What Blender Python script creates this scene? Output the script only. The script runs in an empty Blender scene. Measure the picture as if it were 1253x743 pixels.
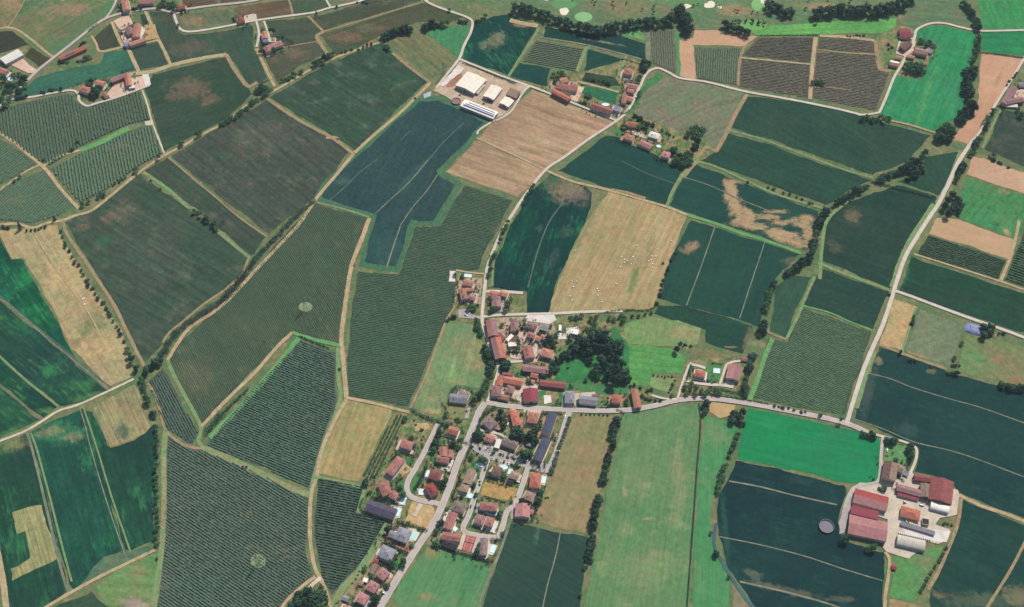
import bpy, bmesh, math, random
import numpy as np
from mathutils import Vector, Matrix

random.seed(7)
rng = np.random.default_rng(7)
S = bpy.context.scene
COL = S.collection

# ------------------------------------------------------------------ camera, sky, sun, exposure
TILT = math.radians(36.0)            # from straight down, looking towards +Y
TV = 0.24                            # tan of half the vertical field of view
W0, H0 = 1253.0, 743.0               # size of the survey sheet the plan below was traced on
DIST = 1700.0
CAM = Vector((0.0, -DIST * math.sin(TILT), DIST * math.cos(TILT)))
cd = bpy.data.cameras.new("camera"); cam = bpy.data.objects.new("camera", cd); COL.objects.link(cam)
cam.location = CAM; cam.rotation_euler = (TILT, 0, 0)
cd.sensor_fit = 'HORIZONTAL'; cd.angle = 2 * math.atan(TV * W0 / H0)
cd.clip_start = 5; cd.clip_end = 30000
S.camera = cam

HAZE = 0.00002
SUN_EL, SUN_AZ = math.radians(49), math.radians(32)      # azimuth clockwise from +Y
wd = bpy.data.worlds.new("World"); S.world = wd; wd.use_nodes = True
nt = wd.node_tree; nt.nodes.clear()
sky = nt.nodes.new('ShaderNodeTexSky'); sky.sky_type = 'NISHITA'; sky.sun_disc = False
sky.sun_elevation = SUN_EL; sky.sun_rotation = SUN_AZ
bg = nt.nodes.new('ShaderNodeBackground'); bg.inputs[1].default_value = 0.095
ow = nt.nodes.new('ShaderNodeOutputWorld')
nt.links.new(sky.outputs[0], bg.inputs[0]); nt.links.new(bg.outputs[0], ow.inputs[0])
ld = bpy.data.lights.new("sun", 'SUN'); ld.energy = 4.1; ld.angle = math.radians(0.5); ld.color = (1.0, 0.95, 0.88)
lo = bpy.data.objects.new("sun", ld); COL.objects.link(lo)
sd = Vector((math.sin(SUN_AZ) * math.cos(SUN_EL), math.cos(SUN_AZ) * math.cos(SUN_EL), math.sin(SUN_EL)))
lo.rotation_euler = sd.to_track_quat('Z', 'Y').to_euler(); lo.location = sd * 2500
S.view_settings.view_transform = 'Standard'; S.view_settings.look = 'None'
S.view_settings.exposure = 0.5; S.view_settings.gamma = 1
S.render.engine = 'CYCLES'
S.cycles.max_bounces = 5; S.cycles.diffuse_bounces = 2; S.cycles.volume_bounces = 0
S.cycles.use_denoising = True
S.cycles.transparent_max_bounces = 4

# ------------------------------------------------------------------ the plan: sheet position -> place on the land
CT, ST = math.cos(TILT), math.sin(TILT)
def at(px, py, z=0.0):
    x = (px - W0 / 2) / (H0 / 2) * TV; y = (H0 / 2 - py) / (H0 / 2) * TV
    d = (x, ST + y * CT, -CT + y * ST)
    t = (z - CAM.z) / d[2]
    return Vector((CAM.x + d[0] * t, CAM.y + d[1] * t, z))
def direction(p, q):
    a, b = at(*p), at(*q); return math.atan2(b.y - a.y, b.x - a.x)

def lin(c):
    return tuple((v / 255 / 12.92) if v / 255 <= 0.04045 else ((v / 255 + 0.055) / 1.055) ** 2.4 for v in c)
ALB = 0.62
AIR = (0.011, 0.019, 0.024)       # what the air already adds to every surface seen through it
def alb(c, k=1.0):
    return tuple(min(0.85, max(v - a, v * 0.38) * ALB * k) for v, a in zip(lin(c), AIR)) + (1.0,)

# ------------------------------------------------------------------ materials
def new_mat(name, rough=0.95, spec=0.1):
    m = bpy.data.materials.new(name); m.use_nodes = True
    b = m.node_tree.nodes['Principled BSDF']
    b.inputs['Roughness'].default_value = rough; b.inputs['Specular IOR Level'].default_value = spec
    return m, m.node_tree, b
class NB:
    """small node builder"""
    def __init__(s, t): s.t = t
    def n(s, kind, **kw):
        x = s.t.nodes.new(kind)
        for k, v in kw.items(): setattr(x, k, v)
        return x
    def l(s, a, b): s.t.links.new(a, b)
    def pos(s):
        return s.n('ShaderNodeNewGeometry').outputs['Position']
    def obj(s):
        return s.n('ShaderNodeTexCoord').outputs['Object']
    def noise(s, vec, scale, detail=4, rough=0.6, dist=0.0):
        x = s.n('ShaderNodeTexNoise'); x.inputs['Scale'].default_value = scale; x.inputs['Detail'].default_value = detail
        x.inputs['Roughness'].default_value = rough; x.inputs['Distortion'].default_value = dist
        s.l(vec, x.inputs['Vector']); return x.outputs['Fac']
    def remap(s, v, a, b, c=0.0, d=1.0):
        x = s.n('ShaderNodeMapRange'); x.interpolation_type = 'SMOOTHSTEP'
        for i, q in enumerate((a, b, c, d)): x.inputs[i + 1].default_value = q
        s.l(v, x.inputs[0]); return x.outputs[0]
    def mix(s, fac, a, b, mode='MIX'):
        x = s.n('ShaderNodeMix', data_type='RGBA', blend_type=mode)
        for sock, v in ((x.inputs['Factor'], fac), (x.inputs['A'], a), (x.inputs['B'], b)):
            if isinstance(v, (int, float)): sock.default_value = v
            elif isinstance(v, tuple): sock.default_value = v
            else: s.l(v, sock)
        return x.outputs['Result']
    def math(s, op, a, b=0.0):
        x = s.n('ShaderNodeMath', operation=op)
        for i, v in enumerate((a, b)):
            if isinstance(v, (int, float)): x.inputs[i].default_value = v
            else: s.l(v, x.inputs[i])
        return x.outputs[0]
    def scale(s, col, v):                       # col * (v,v,v)
        x = s.n('ShaderNodeVectorMath', operation='SCALE'); s.l(col, x.inputs[0])
        if isinstance(v, (int, float)): x.inputs['Scale'].default_value = v
        else: s.l(v, x.inputs['Scale'])
        return x.outputs[0]
    def rot(s, vec, ang, sc):
        x = s.n('ShaderNodeVectorRotate', rotation_type='Z_AXIS'); x.inputs['Angle'].default_value = -ang
        s.l(vec, x.inputs['Vector'])
        y = s.n('ShaderNodeVectorMath', operation='MULTIPLY'); s.l(x.outputs[0], y.inputs[0]); y.inputs[1].default_value = sc
        return y.outputs[0]

TINT_DRY = (1.10, .90, .92, 1); TINT_LUSH = (.80, 1.10, .92, 1)
def mat_land(name, c1, c2, ang=0.0, streak=0.25, fine=0.35, big=0.011, blobs=(), seed=0.0, width=0.16, c3=None, fleck=None):
    """soil or crop: two or three tones in broad patches, streaks along the working direction, fine grain,
    and blobs = soft-edged worn or lush places (centre, half sizes, tone, strength)"""
    m, t, b = new_mat(name, 1.0, 0.0); q = NB(t)
    p = q.pos()
    off = q.n('ShaderNodeVectorMath', operation='ADD'); q.l(p, off.inputs[0]); off.inputs[1].default_value = (seed * 131.7, seed * 57.3, seed * 11.0)
    v = off.outputs[0]
    n1 = q.noise(v, big, 5, 0.65, 0.6)
    col = q.mix(q.remap(n1, 0.36, 0.64), alb(c1), alb(c2))
    if c3: col = q.mix(q.math('MULTIPLY', q.remap(q.noise(v, big * 3.3, 4, 0.65), 0.52, 0.70), 0.8), col, alb(c3))
    if blobs:
        wob = q.noise(v, 0.03, 5, 0.7); wob2 = q.noise(v, 0.12, 3, 0.6); grain = q.noise(q.rot(v, ang, (.12, .5, .3)), 1.0, 4, 0.75)
        for (bp, br, bc, bs) in blobs:
            c = at(*bp); ex = abs(at(bp[0] + br[0], bp[1]).x - c.x); ey = abs(at(bp[0], bp[1] - br[1]).y - c.y)
            sub = q.n('ShaderNodeVectorMath', operation='SUBTRACT'); q.l(p, sub.inputs[0]); sub.inputs[1].default_value = (c.x, c.y, 0)
            if len(br) > 2:
                rv = q.rot(sub.outputs[0], br[2], (1 / ex, 1 / ey, 0))
            else:
                mu = q.n('ShaderNodeVectorMath', operation='MULTIPLY'); q.l(sub.outputs[0], mu.inputs[0]); mu.inputs[1].default_value = (1 / ex, 1 / ey, 0); rv = mu.outputs[0]
            ln = q.n('ShaderNodeVectorMath', operation='LENGTH'); q.l(rv, ln.inputs[0])
            d = q.math('ADD', ln.outputs['Value'], q.math('MULTIPLY', q.math('SUBTRACT', wob, 0.5), 2.4))
            d = q.math('ADD', d, q.math('MULTIPLY', q.math('SUBTRACT', wob2, 0.5), 1.1))
            d = q.math('ADD', d, q.math('MULTIPLY', q.math('SUBTRACT', grain, 0.5), 1.3))
            col = q.mix(q.remap(d, 0.42, 1.3, bs, 0.0), col, alb(bc))
    # uneven vigour: lusher, greener and drier places some tens of metres across
    tint = q.mix(q.remap(q.noise(v, 0.035, 6, 0.72, 0.4), 0.36, 0.66), TINT_DRY, TINT_LUSH)
    col = q.mix(min(1.0, fine * 1.5), col, tint, 'MULTIPLY')
    if fleck:                                   # thin lush streaks along the drilling direction
        fv = q.rot(v, ang, (0.035, 0.22, 0.0)); ff = q.math('MULTIPLY', q.noise(fv, 1.0, 6, 0.75), q.remap(q.noise(v, 0.02, 3, 0.6), 0.3, 0.7, .75, 1.2))
        col = q.mix(q.remap(ff, 0.5, 0.72, 0, .85), col, alb(fleck))
    n3 = q.noise(v, 0.16, 6, 0.78)
    k = q.remap(n3, 0.2, 0.8, 1 - fine * 1.15, 1 + fine * 1.15)
    col = q.scale(col, k)
    if streak:
        sv = q.rot(v, ang, (0.012, width, 0.0))
        n4 = q.noise(sv, 1.0, 5, 0.7)
        col = q.scale(col, q.remap(n4, 0.25, 0.75, 1 - streak, 1 + streak))
    q.l(col, b.inputs['Base Color'])
    return m

def mat_plain(name, c, rough=0.9, spec=0.2, var=0.15, sc=0.4, k=1.0):
    m, t, b = new_mat(name, rough, spec); q = NB(t)
    n = q.noise(q.pos(), sc, 6, 0.7)
    rgb = q.n('ShaderNodeRGB'); rgb.outputs[0].default_value = alb(c, k)
    col = q.scale(rgb.outputs[0], q.remap(n, 0.25, 0.75, 1 - var, 1 + var))
    n2 = q.noise(q.pos(), sc * 0.12, 4, 0.6)
    col = q.scale(col, q.remap(n2, 0.3, 0.7, 1 - var, 1 + var))
    q.l(col, b.inputs['Base Color']); return m

def mat_roof(name, c, c2, ribs=0.0, rough=0.85, spec=0.2, kk=1.0):
    """tiles or sheets: courses across the slope, weathered patches, per-building shade"""
    m, t, b = new_mat(name, rough, spec); q = NB(t)
    o = q.obj()
    info = q.n('ShaderNodeObjectInfo')
    add = q.n('ShaderNodeVectorMath', operation='ADD'); q.l(o, add.inputs[0]); q.l(info.outputs['Location'], add.inputs[1])
    n1 = q.noise(add.outputs[0], 0.22, 5, 0.7)
    col = q.mix(q.remap(n1, 0.38, 0.66), alb(c, .9 * kk), alb(c2, .88 * kk))
    n2 = q.noise(add.outputs[0], 1.6, 4, 0.7)
    col = q.scale(col, q.remap(n2, 0.2, 0.8, 0.78, 1.18))
    wv = q.n('ShaderNodeTexWave', wave_type='BANDS', bands_direction='X'); wv.inputs['Scale'].default_value = 0.9 if not ribs else ribs
    wv.inputs['Distortion'].default_value = 0.6; q.l(o, wv.inputs['Vector'])
    col = q.scale(col, q.remap(wv.outputs['Fac'], 0, 1, 0.9, 1.06))
    col = q.scale(col, q.remap(info.outputs['Random'], 0, 1, 0.86, 1.12))
    q.l(col, b.inputs['Base Color']); return m

def mat_leaf(name, c1, c2, rough=0.8):
    m, t, b = new_mat(name, rough, 0.15); q = NB(t)
    info = q.n('ShaderNodeObjectInfo')
    n = q.noise(q.pos(), 0.35, 4, 0.7)
    col = q.mix(q.remap(n, 0.3, 0.7), alb(c1), alb(c2))
    col = q.scale(col, q.remap(info.outputs['Random'], 0, 1, 0.75, 1.3))
    q.l(col, b.inputs['Base Color'])
    return m

# ------------------------------------------------------------------ mesh and object helpers
def tag(o, label=None, cat=None, group=None, kind=None):
    if label: o['label'] = label
    if cat: o['category'] = cat
    if group: o['group'] = group
    if kind: o['kind'] = kind
    return o
def link(name, me, parent=None):
    o = bpy.data.objects.new(name, me); COL.objects.link(o)
    if parent is not None: o.parent = parent
    return o
def mesh(name, verts, faces, mats, idx=None):
    me = bpy.data.meshes.new(name); me.from_pydata([tuple(v) for v in verts], [], faces)
    for m in (mats if isinstance(mats, (list, tuple)) else [mats]): me.materials.append(m)
    if idx is not None: me.polygons.foreach_set('material_index', idx)
    me.update(); return me
def mesh_np(name, v, f, mats, idx=None):
    v = np.asarray(v, dtype=np.float32); f = np.asarray(f, dtype=np.int32); k = f.shape[1]
    me = bpy.data.meshes.new(name); me.vertices.add(len(v)); me.vertices.foreach_set('co', v.ravel())
    me.loops.add(f.size); me.loops.foreach_set('vertex_index', f.ravel())
    me.polygons.add(len(f)); me.polygons.foreach_set('loop_start', np.arange(0, f.size, k, dtype=np.int32))
    me.polygons.foreach_set('loop_total', np.full(len(f), k, dtype=np.int32))
    for m in (mats if isinstance(mats, (list, tuple)) else [mats]): me.materials.append(m)
    if idx is not None: me.polygons.foreach_set('material_index', np.asarray(idx, dtype=np.int32))
    me.update(calc_edges=True); me.validate(); return me
def empty(name, loc, rz=0.0, sc=1.0):
    o = bpy.data.objects.new(name, None); COL.objects.link(o); o.location = loc; o.rotation_euler = (0, 0, rz)
    o.scale = (sc, sc, sc) if not isinstance(sc, tuple) else sc
    o.empty_display_size = 1; return o

class Geo:
    """collects boxes, prisms, tubes into ONE mesh"""
    def __init__(s): s.v = []; s.f = []; s.i = []
    def add(s, vs, fs, mi=0):
        n = len(s.v); s.v += [tuple(v) for v in vs]; s.f += [tuple(n + i for i in f) for f in fs]; s.i += [mi] * len(fs)
    def box(s, x0, x1, y0, y1, z0, z1, mi=0):
        s.add([(x0, y0, z0), (x1, y0, z0), (x1, y1, z0), (x0, y1, z0), (x0, y0, z1), (x1, y0, z1), (x1, y1, z1), (x0, y1, z1)],
              [(0, 3, 2, 1), (4, 5, 6, 7), (0, 1, 5, 4), (1, 2, 6, 5), (2, 3, 7, 6), (3, 0, 4, 7)], mi)
    def extrude_x(s, prof, x0, x1, mi=0, mis=None):     # prof: list of (y,z) anticlockwise seen from +x
        n = len(prof)
        vs = [(x0, y, z) for y, z in prof] + [(x1, y, z) for y, z in prof]
        fs = [tuple(range(n))[::-1], tuple(range(n, 2 * n))]
        for k in range(n):
            fs.append((k, (k + 1) % n, n + (k + 1) % n, n + k))
        b = len(s.f); s.add(vs, fs, mi)
        if mis:
            for k, m_ in mis.items(): s.i[b + 2 + k] = m_
    def tube(s, a, b, r0, r1, n=6, mi=0):
        a, b = Vector(a), Vector(b); d = (b - a).normalized(); u = d.orthogonal().normalized(); w = d.cross(u)
        vs = []
        for c, r in ((a, r0), (b, r1)):
            for k in range(n):
                an = 2 * math.pi * k / n; vs.append(c + u * (r * math.cos(an)) + w * (r * math.sin(an)))
        s.add(vs, [(k, (k + 1) % n, n + (k + 1) % n, n + k) for k in range(n)] + [tuple(range(n))[::-1], tuple(range(n, 2 * n))], mi)
    def make(s, name, mats): return mesh(name, s.v, s.f, mats, s.i)
    def build(s, name, mats, parent=None): return link(name, s.make(name, mats), parent)

ZL = {'field': 0.03, 'patch': 0.32, 'track': 0.46, 'apron': 0.70, 'pad': 0.79, 'road': 0.955}
STEP = 0.002
def layer(kind):
    z = ZL[kind]; ZL[kind] += STEP if kind != 'apron' else 0.0008; return z
def smooth(pts, per=6):
    """Catmull-Rom through the points"""
    if len(pts) < 3: 
        a, b = pts; return [a + (b - a) * (k / per) for k in range(per + 1)]
    out = []
    P = [pts[0] * 2 - pts[1]] + list(pts) + [pts[-1] * 2 - pts[-2]]
    for i in range(1, len(P) - 2):
        a, b, c, d = P[i - 1], P[i], P[i + 1], P[i + 2]
        for k in range(per):
            t = k / per
            out.append(0.5 * ((2 * b) + (c - a) * t + (2 * a - 5 * b + 4 * c - d) * t * t + (3 * b - a - 3 * c + d) * t ** 3))
    out.append(pts[-1]); return out
def outline(poly, jit=0.8, step=6.0):
    """plan polygon -> land outline whose edges wander a little"""
    pts = [at(*p) for p in poly]; out = []
    for a, b in zip(pts, pts[1:] + pts[:1]):
        L = (b - a).length; n = max(1, int(L / step)); nrm = Vector((-(b - a).y, (b - a).x, 0)).normalized()
        ph, ph2 = random.uniform(0, 6), random.uniform(0, 6)
        for k in range(n):
            t = k / n; s_ = L * t
            w = 1.4 * jit * (math.sin(s_ * 0.11 + ph) * 0.6 + math.sin(s_ * 0.037 + ph2) * 0.8 + random.uniform(-0.5, 0.5)) * min(1, 4 * t * (1 - t) * 3)
            out.append(a + (b - a) * t + nrm * w)
    return out
def sheet(name, poly, mat, lay, label, jit=0.8, kind='structure', cat=None):
    z = layer(lay); pts = outline(poly, jit)
    o = link(name, mesh(name, [(p.x, p.y, z) for p in pts], [tuple(range(len(pts)))], mat))
    if o.data.polygons[0].normal.z < 0: o.data.flip_normals()
    tag(o, label, cat or name.split('_')[-1], None, kind); return o
def ribbon(name, pts, w, mat, lay, label, jit=0.12, kind='structure', per=8):
    z = layer(lay); P = smooth([at(*p) for p in pts], per); vs = []; n = len(P)
    for i, p in enumerate(P):
        d = (P[min(i + 1, n - 1)] - P[max(i - 1, 0)]); d.z = 0; d.normalize(); nr = Vector((-d.y, d.x, 0))
        wl = w * 0.5 * (1 + random.uniform(-jit, jit)); wr = w * 0.5 * (1 + random.uniform(-jit, jit))
        a, b = p + nr * wl, p - nr * wr; vs += [(a.x, a.y, z), (b.x, b.y, z)]
    fs = [(2 * i, 2 * i + 1, 2 * i + 3, 2 * i + 2) for i in range(n - 1)]
    o = link(name, mesh(name, vs, fs, mat)); tag(o, label, name.split('_')[-1], None, kind); return o

ONES = ['', 'first', 'second', 'third', 'fourth', 'fifth', 'sixth', 'seventh', 'eighth', 'ninth', 'tenth', 'eleventh', 'twelfth', 'thirteenth',
        'fourteenth', 'fifteenth', 'sixteenth', 'seventeenth', 'eighteenth', 'nineteenth']
TENS = {2: 'twent', 3: 'thirt', 4: 'fort', 5: 'fift', 6: 'sixt'}
def ordinal(n):
    if n < 20: return ONES[n]
    t, u = divmod(n, 10)
    return TENS[t] + 'ieth' if u == 0 else TENS[t] + 'y-' + ONES[u]
# ------------------------------------------------------------------ the ground and the fields
TAN = (186, 160, 126); DRY = (150, 146, 110); GRS = (92, 132, 92); SOIL = (150, 120, 100)
ground_m = mat_land('ground_grass', (128, 132, 98), (98, 124, 90), streak=0.0, fine=0.3, big=0.02, c3=(158, 146, 112))
g = link('ground', mesh('ground', [(-4200, -2600, 0), (4200, -2600, 0), (4200, 5200, 0), (-4200, 5200, 0)], [(0, 1, 2, 3)], ground_m))
tag(g, 'dry olive and green farmland between the fields', 'ground', None, 'structure')

ROWS = []       # vine rows to plant later: polygon, direction, spacing, width, height, leaf material key, z
def field(name, poly, c1, c2, label, dirpts=None, streak=0.25, fine=0.3, blobs=(), c3=None, big=0.011, width=0.16, rows=None, jit=0.9, lay='field', fleck=None):
    ang = direction(*dirpts) if dirpts else random.uniform(0, 3)
    if name == 'crop_field' and c1[2] >= c1[1] * .97: c1, c2 = [(c[0] * 1.04, c[1] * 1.01, c[2] * .93) for c in (c1, c2)]
    if name == 'crop_field' and 84 <= c1[1] <= 115: c1, c2 = tuple(v * .9 for v in c1), tuple(v * .9 for v in c2)
    m = mat_land(name, c1, c2, ang, streak, fine, big, blobs, random.uniform(0, 9), width, c3, fleck)
    o = sheet(name, poly, m, lay, label, jit)
    if rows: ROWS.append((poly, ang, o.data.vertices[0].co.z) + rows + (label,))
    return o
VINE, CROP, MEAD, BARE, STUB = 'vineyard_ground', 'crop_field', 'meadow_field', 'bare_field', 'stubble_field'

# --- far side, from the upper edge of the land
field('meadow_field', [(33,-25),(150,-25),(142,0),(136,15),(123,28),(68,69),(52,55),(20,37),(10,33),(26,8)], (118,124,92), (92,126,92), 'big grey-green meadow with brown streaks beside the far country road', ((10,30),(60,0)), .22, c3=(158,136,108), blobs=[((75,12),(34,9),(160,136,112),.6),((30,25),(16,8),(120,118,92),.7),((140,2),(16,12),(80,135,92),.7)])
field('meadow_field', [(-40,-25),(30,-25),(24,8),(9,33),(-40,38)], (160,138,108), (132,124,92), 'brown meadow in the far corner of the land', None, .2, c3=(108,122,90))
field('crop_field', [(-30,39),(15,38),(36,55),(15,61),(-30,72)], (88,88,76), (74,84,74), 'dark brown plot above the white hall', None, .2)
field('crop_field', [(38,58),(63,72),(47,82),(30,69)], (84,88,72), (94,92,76), 'small dark olive plot beside the white hall', None, .15)
field('crop_field', [(16,121),(47,94),(85,84),(123,77),(127,65),(156,60),(167,86),(115,99),(95,104),(75,112),(52,115)], (70,118,96), (62,106,94), 'green crop strip between the country road and the walled farm', ((16,121),(123,77)), .16)
field('crop_field', [(116,46),(136,28),(147,57),(124,62)], (66,94,82), (84,92,78), 'small dark plot fenced by tan tracks', None, .2)
field('crop_field', [(160,59),(193,51),(206,79),(171,86)], (72,100,90), (84,98,88), 'square dark crop plot below the pale yard', None, .2)
field('crop_field', [(171,18),(177,17),(183,28),(175,31)], (64,90,80), (70,96,84), 'tiny dark plot beside the pale yard', None, .1)
field('crop_field', [(183,14),(205,14),(211,19),(218,38),(226,43),(256,41),(308,31),(311,61),(319,77),(327,96),(305,105),(278,66),(211,78),(191,46)], (72,104,88), (82,98,86), 'dark green crop bending under the upper lane', ((183,14),(210,78)), .2, c3=(104,100,88), blobs=[((235,60),(22,10),(108,102,90),.6)])
field('meadow_field', [(215,18),(281,12),(283,27),(226,36),(218,28)], (132,116,94), (100,116,92), 'brown meadow between the two upper lanes', None, .2, blobs=[((238,26),(12,6),(160,134,106),.7),((262,22),(12,6),(92,120,92),.7)])
field('crop_field', [(226,10),(268,7),(255,-25),(215,-25)], (112,102,86), (128,112,92), 'brown ploughed strip beyond the red-roofed lane house', ((226,10),(300,2)), .25)
field('crop_field', [(271,7),(320,0),(330,-25),(262,-25)], (108,98,84), (120,106,90), 'brown strip at the end of the upper lane', ((271,7),(320,0)), .25)
field('crop_field', [(285,11),(318,4),(352,0),(357,17),(316,23),(297,25)], (130,110,92), (112,104,86), 'brown field behind the small red house', ((285,11),(352,0)), .25)
field('crop_field', [(354,0),(390,-20),(404,9),(386,14),(360,17)], (86,112,90), (98,112,90), 'green brown plot beyond the upper lane', None, .2)
field('meadow_field', [(397,-20),(450,-20),(432,1),(407,8)], (138,132,106), (112,124,96), 'pale meadow at the upper edge', None, .2)
field('crop_field', [(325,27),(378,21),(395,38),(387,45),(389,51),(345,61),(338,50)], (82,102,86), (94,102,88), 'olive field behind the pink farmhouse', ((325,60),(389,50)), .2)
field('crop_field', [(321,68),(387,52),(399,66),(372,78),(339,101)], (84,106,88), (100,104,88), 'olive brown field below the pink farmhouse', ((321,68),(387,52)), .2, blobs=[((362,65),(16,7),(128,112,96),.7),((332,72),(8,5),(130,114,94),.6)])
field('crop_field', [(381,22),(440,5),(470,-20),(530,-20),(515,1),(397,37)], (86,100,84), (98,102,86), 'long olive field under the upper lane', ((381,30),(515,0)), .2, c3=(116,108,92))
field('crop_field', [(400,40),(517,4),(527,6),(567,22),(550,28),(515,27),(494,33),(466,42),(438,59),(412,68),(391,43)], (92,104,84), (104,104,86), 'long brown-green field before the dark hedge line', ((400,40),(517,4)), .22, blobs=[((420,45),(24,7),(138,114,94),.6),((452,34),(20,6),(122,112,94),.5),((430,60),(16,5),(72,112,92),.6)])
field('crop_field', [(330,119),(407,75),(466,53),(479,63),(523,100),(434,184),(412,169),(370,144)], (68,100,82), (76,98,86), 'broad green field below the hedge line', ((330,119),(434,185)), .3, c3=(94,108,94))
field('meadow_field', [(484,63),(475,50),(490,42),(512,39),(530,47),(552,66),(556,71),(545,86),(528,98)], (122,126,94), (104,122,90), 'olive triangular meadow above the white farm', ((490,45),(540,90)), .3, c3=(136,128,100))
field('meadow_field', [(513,38),(576,29),(560,71),(552,65),(530,46)], (72,136,96), (82,140,100), 'bright green wedge under the dark hedge', None, .22)
field('crop_field', [(580,29),(603,20),(624,17),(659,32),(638,66),(621,92),(600,84),(566,73)], (38,92,78), (44,84,82), 'dark green crop beyond the white farm', ((580,29),(620,92)), .25, blobs=[((607,50),(10,12,-.7),(160,150,116),.5),((590,55),(5,5),(120,140,110),.45),((641,30),(14,3),(180,150,122),.7)], fleck=(60,124,90))
field('crop_field', [(666,33),(722,41),(753,42),(790,54),(790,72),(768,67),(730,57),(664,47)], (46,84,80), (52,92,84), 'dark crop under the woodland belt', ((664,40),(790,65)), .15, blobs=[((740,52),(22,1.6,-.25),(150,150,120),.6)])
field('vineyard_ground', [(656,49),(716,60),(705,88),(640,75)], (106,110,95), (93,104,91), 'grey-green striped plot above the roofs', ((656,49),(716,60)), .2, rows=(4.0, 2.6, 1.0, 'a'))
field('crop_field', [(721,60),(764,73),(753,92),(714,86)], (40,80,78), (46,84,82), 'dark square plot beside the salmon house', None, .15)
field('crop_field', [(636,77),(674,84),(668,106),(623,93)], (42,80,76), (50,88,80), 'dark plot beside the farm hamlet', None, .15)
field('meadow_field', [(752,40),(791,36),(791,50)], (106,160,104), (118,160,108), 'bright green sliver under the woodland belt', None, .22)
field('vineyard_ground', [(796,38),(825,37),(827,90),(798,78)], (114,106,93), (98,102,89), 'narrow striped vineyard under the round wood', ((810,38),(812,85)), .2, rows=(3.6, 2.4, 1.1, 'a'))
field('meadow_field', [(826,37),(833,48),(833,92),(828,91)], (86,148,98), (92,150,100), 'thin bright grass strip beside the bare field', None, .1)
field('bare_field', [(851,27),(881,27),(881,40),(927,45),(911,56),(848,55),(851,97),(832,93),(831,49),(848,47)], (206,168,136), (198,160,130), 'bare tan L-shaped field under the woodland', None, .06, .12)
field('vineyard_ground', [(850,58),(906,60),(901,105),(853,97)], (106,106,89), (79,100,83), 'square vineyard beside the bare tan field', ((870,58),(868,100)), .2, rows=(3.6, 2.4, 1.1, 'a'))
field('vineyard_ground', [(908,68),(930,46),(996,46),(993,77)], (115,102,93), (102,100,89), 'brown striped vineyard by the bright grass strip', ((908,68),(993,72)), .2, rows=(3.3, 2.2, .9, 'b'), blobs=[((945,58),(18,8),(84,104,88),.6)])
field('vineyard_ground', [(907,72),(992,80),(989,120),(904,106)], (119,106,96), (106,100,91), 'brown striped vineyard along the concrete lane', ((907,72),(992,80)), .2, rows=(3.3, 2.2, .9, 'b'))
field('vineyard_ground', [(1003,46),(1069,50),(1070,65),(1000,60)], (117,100,91), (106,98,89), 'small brown striped vineyard near the red barn', ((1003,46),(1069,52)), .2, rows=(3.3, 2.2, .9, 'b'))
field('vineyard_ground', [(999,64),(1075,68),(1076,86),(1090,88),(1071,136),(994,120)], (117,102,95), (106,98,91), 'large brown striped vineyard below the red barn', ((999,64),(1075,72)), .2, rows=(3.3, 2.2, .9, 'b'))
field('meadow_field', [(915,37),(930,33),(966,26),(1097,23),(1094,40),(930,43)], (112,176,98), (98,160,96), 'bright green mown strip under the woodland', ((930,38),(1094,30)), .22, width=.3)
field('meadow_field', [(1121,36),(1138,32),(1155,32),(1196,42),(1189,69),(1180,97),(1181,128),(1172,146),(1150,153),(1145,161),(1110,152),(1091,146),(1076,140),(1094,93),(1127,96),(1148,56),(1123,50)], (58,142,96), (66,146,100), 'bright green crop beside the dark tree belt', ((1110,150),(1160,40)), .22, blobs=[((1135,112),(4,44,-.42),(104,164,100),.5)], c3=(72,140,104))
field('meadow_field', [(1109,15),(1125,-25),(1178,-25),(1189,12),(1198,36),(1163,28),(1138,27),(1120,31),(1103,30)], (112,128,98), (98,130,100), 'olive meadow beyond the curved white lane', ((1110,20),(1190,25)), .2, c3=(138,122,102))
field('meadow_field', [(1198,-25),(1300,-25),(1300,36),(1202,36),(1198,12)], (66,148,94), (82,144,96), 'bright green field in the far corner', None, .22)
field('meadow_field', [(1201,40),(1300,39),(1300,74),(1260,70),(1200,62)], (54,132,92), (62,140,94), 'bright green field below the white lane', ((1201,40),(1260,40)), .22)
field('bare_field', [(1200,64),(1251,72),(1217,132),(1203,147),(1195,169),(1186,177),(1163,171),(1178,153),(1191,143),(1198,118)], (208,166,134), (198,154,126), 'bare tan field along the dark tree belt', ((1190,165),(1240,75)), .07, .12, blobs=[((1222,95),(2,16,-.5),(160,140,110),.5)])
field('crop_field', [(1225,134),(1300,152),(1300,225),(1256,206),(1205,183)], (66,94,84), (82,98,88), 'dark olive field below the courtyard farm', ((1225,134),(1290,150)), .2, c3=(100,98,90))
# golf land along the far edge
field('meadow_field', [(560,-40),(1110,-40),(1108,12),(1090,22),(930,32),(900,38),(760,36),(700,30),(640,10),(600,12)], (118,132,100), (100,134,98), 'rough golf land beyond the woodland belt', None, .12, big=.02, c3=(140,128,102), blobs=[((770,8),(50,9),(142,130,102),.7),((900,12),(22,7),(176,140,112),.7),((1010,8),(30,5),(184,150,118),.6),((730,18),(16,8),(96,124,92),.6),((850,3),(60,4),(104,150,104),.7),((960,35),(60,5),(60,116,80),.7)])
for i, (c, r, col, what) in enumerate([((714,21),(11,6),(150,196,140),'putting green beside the pale bunker'),((928,6),(9,8),(140,190,124),'putting green near the far bunkers'),((922,31),(17,7),(128,178,110),'bright oval green beside the bare field'),((690,5),(16,7),(112,158,112),'mown fairway tongue behind the wood')]):
    poly = [(c[0] + r[0] * math.cos(a * .52), c[1] + r[1] * math.sin(a * .52)) for a in range(12)]
    sheet('golf_green', poly, mat_land('golf_green', col, tuple(v - 6 for v in col), streak=.05, fine=.08, big=.03), 'patch', what, .4, cat='green')
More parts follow.
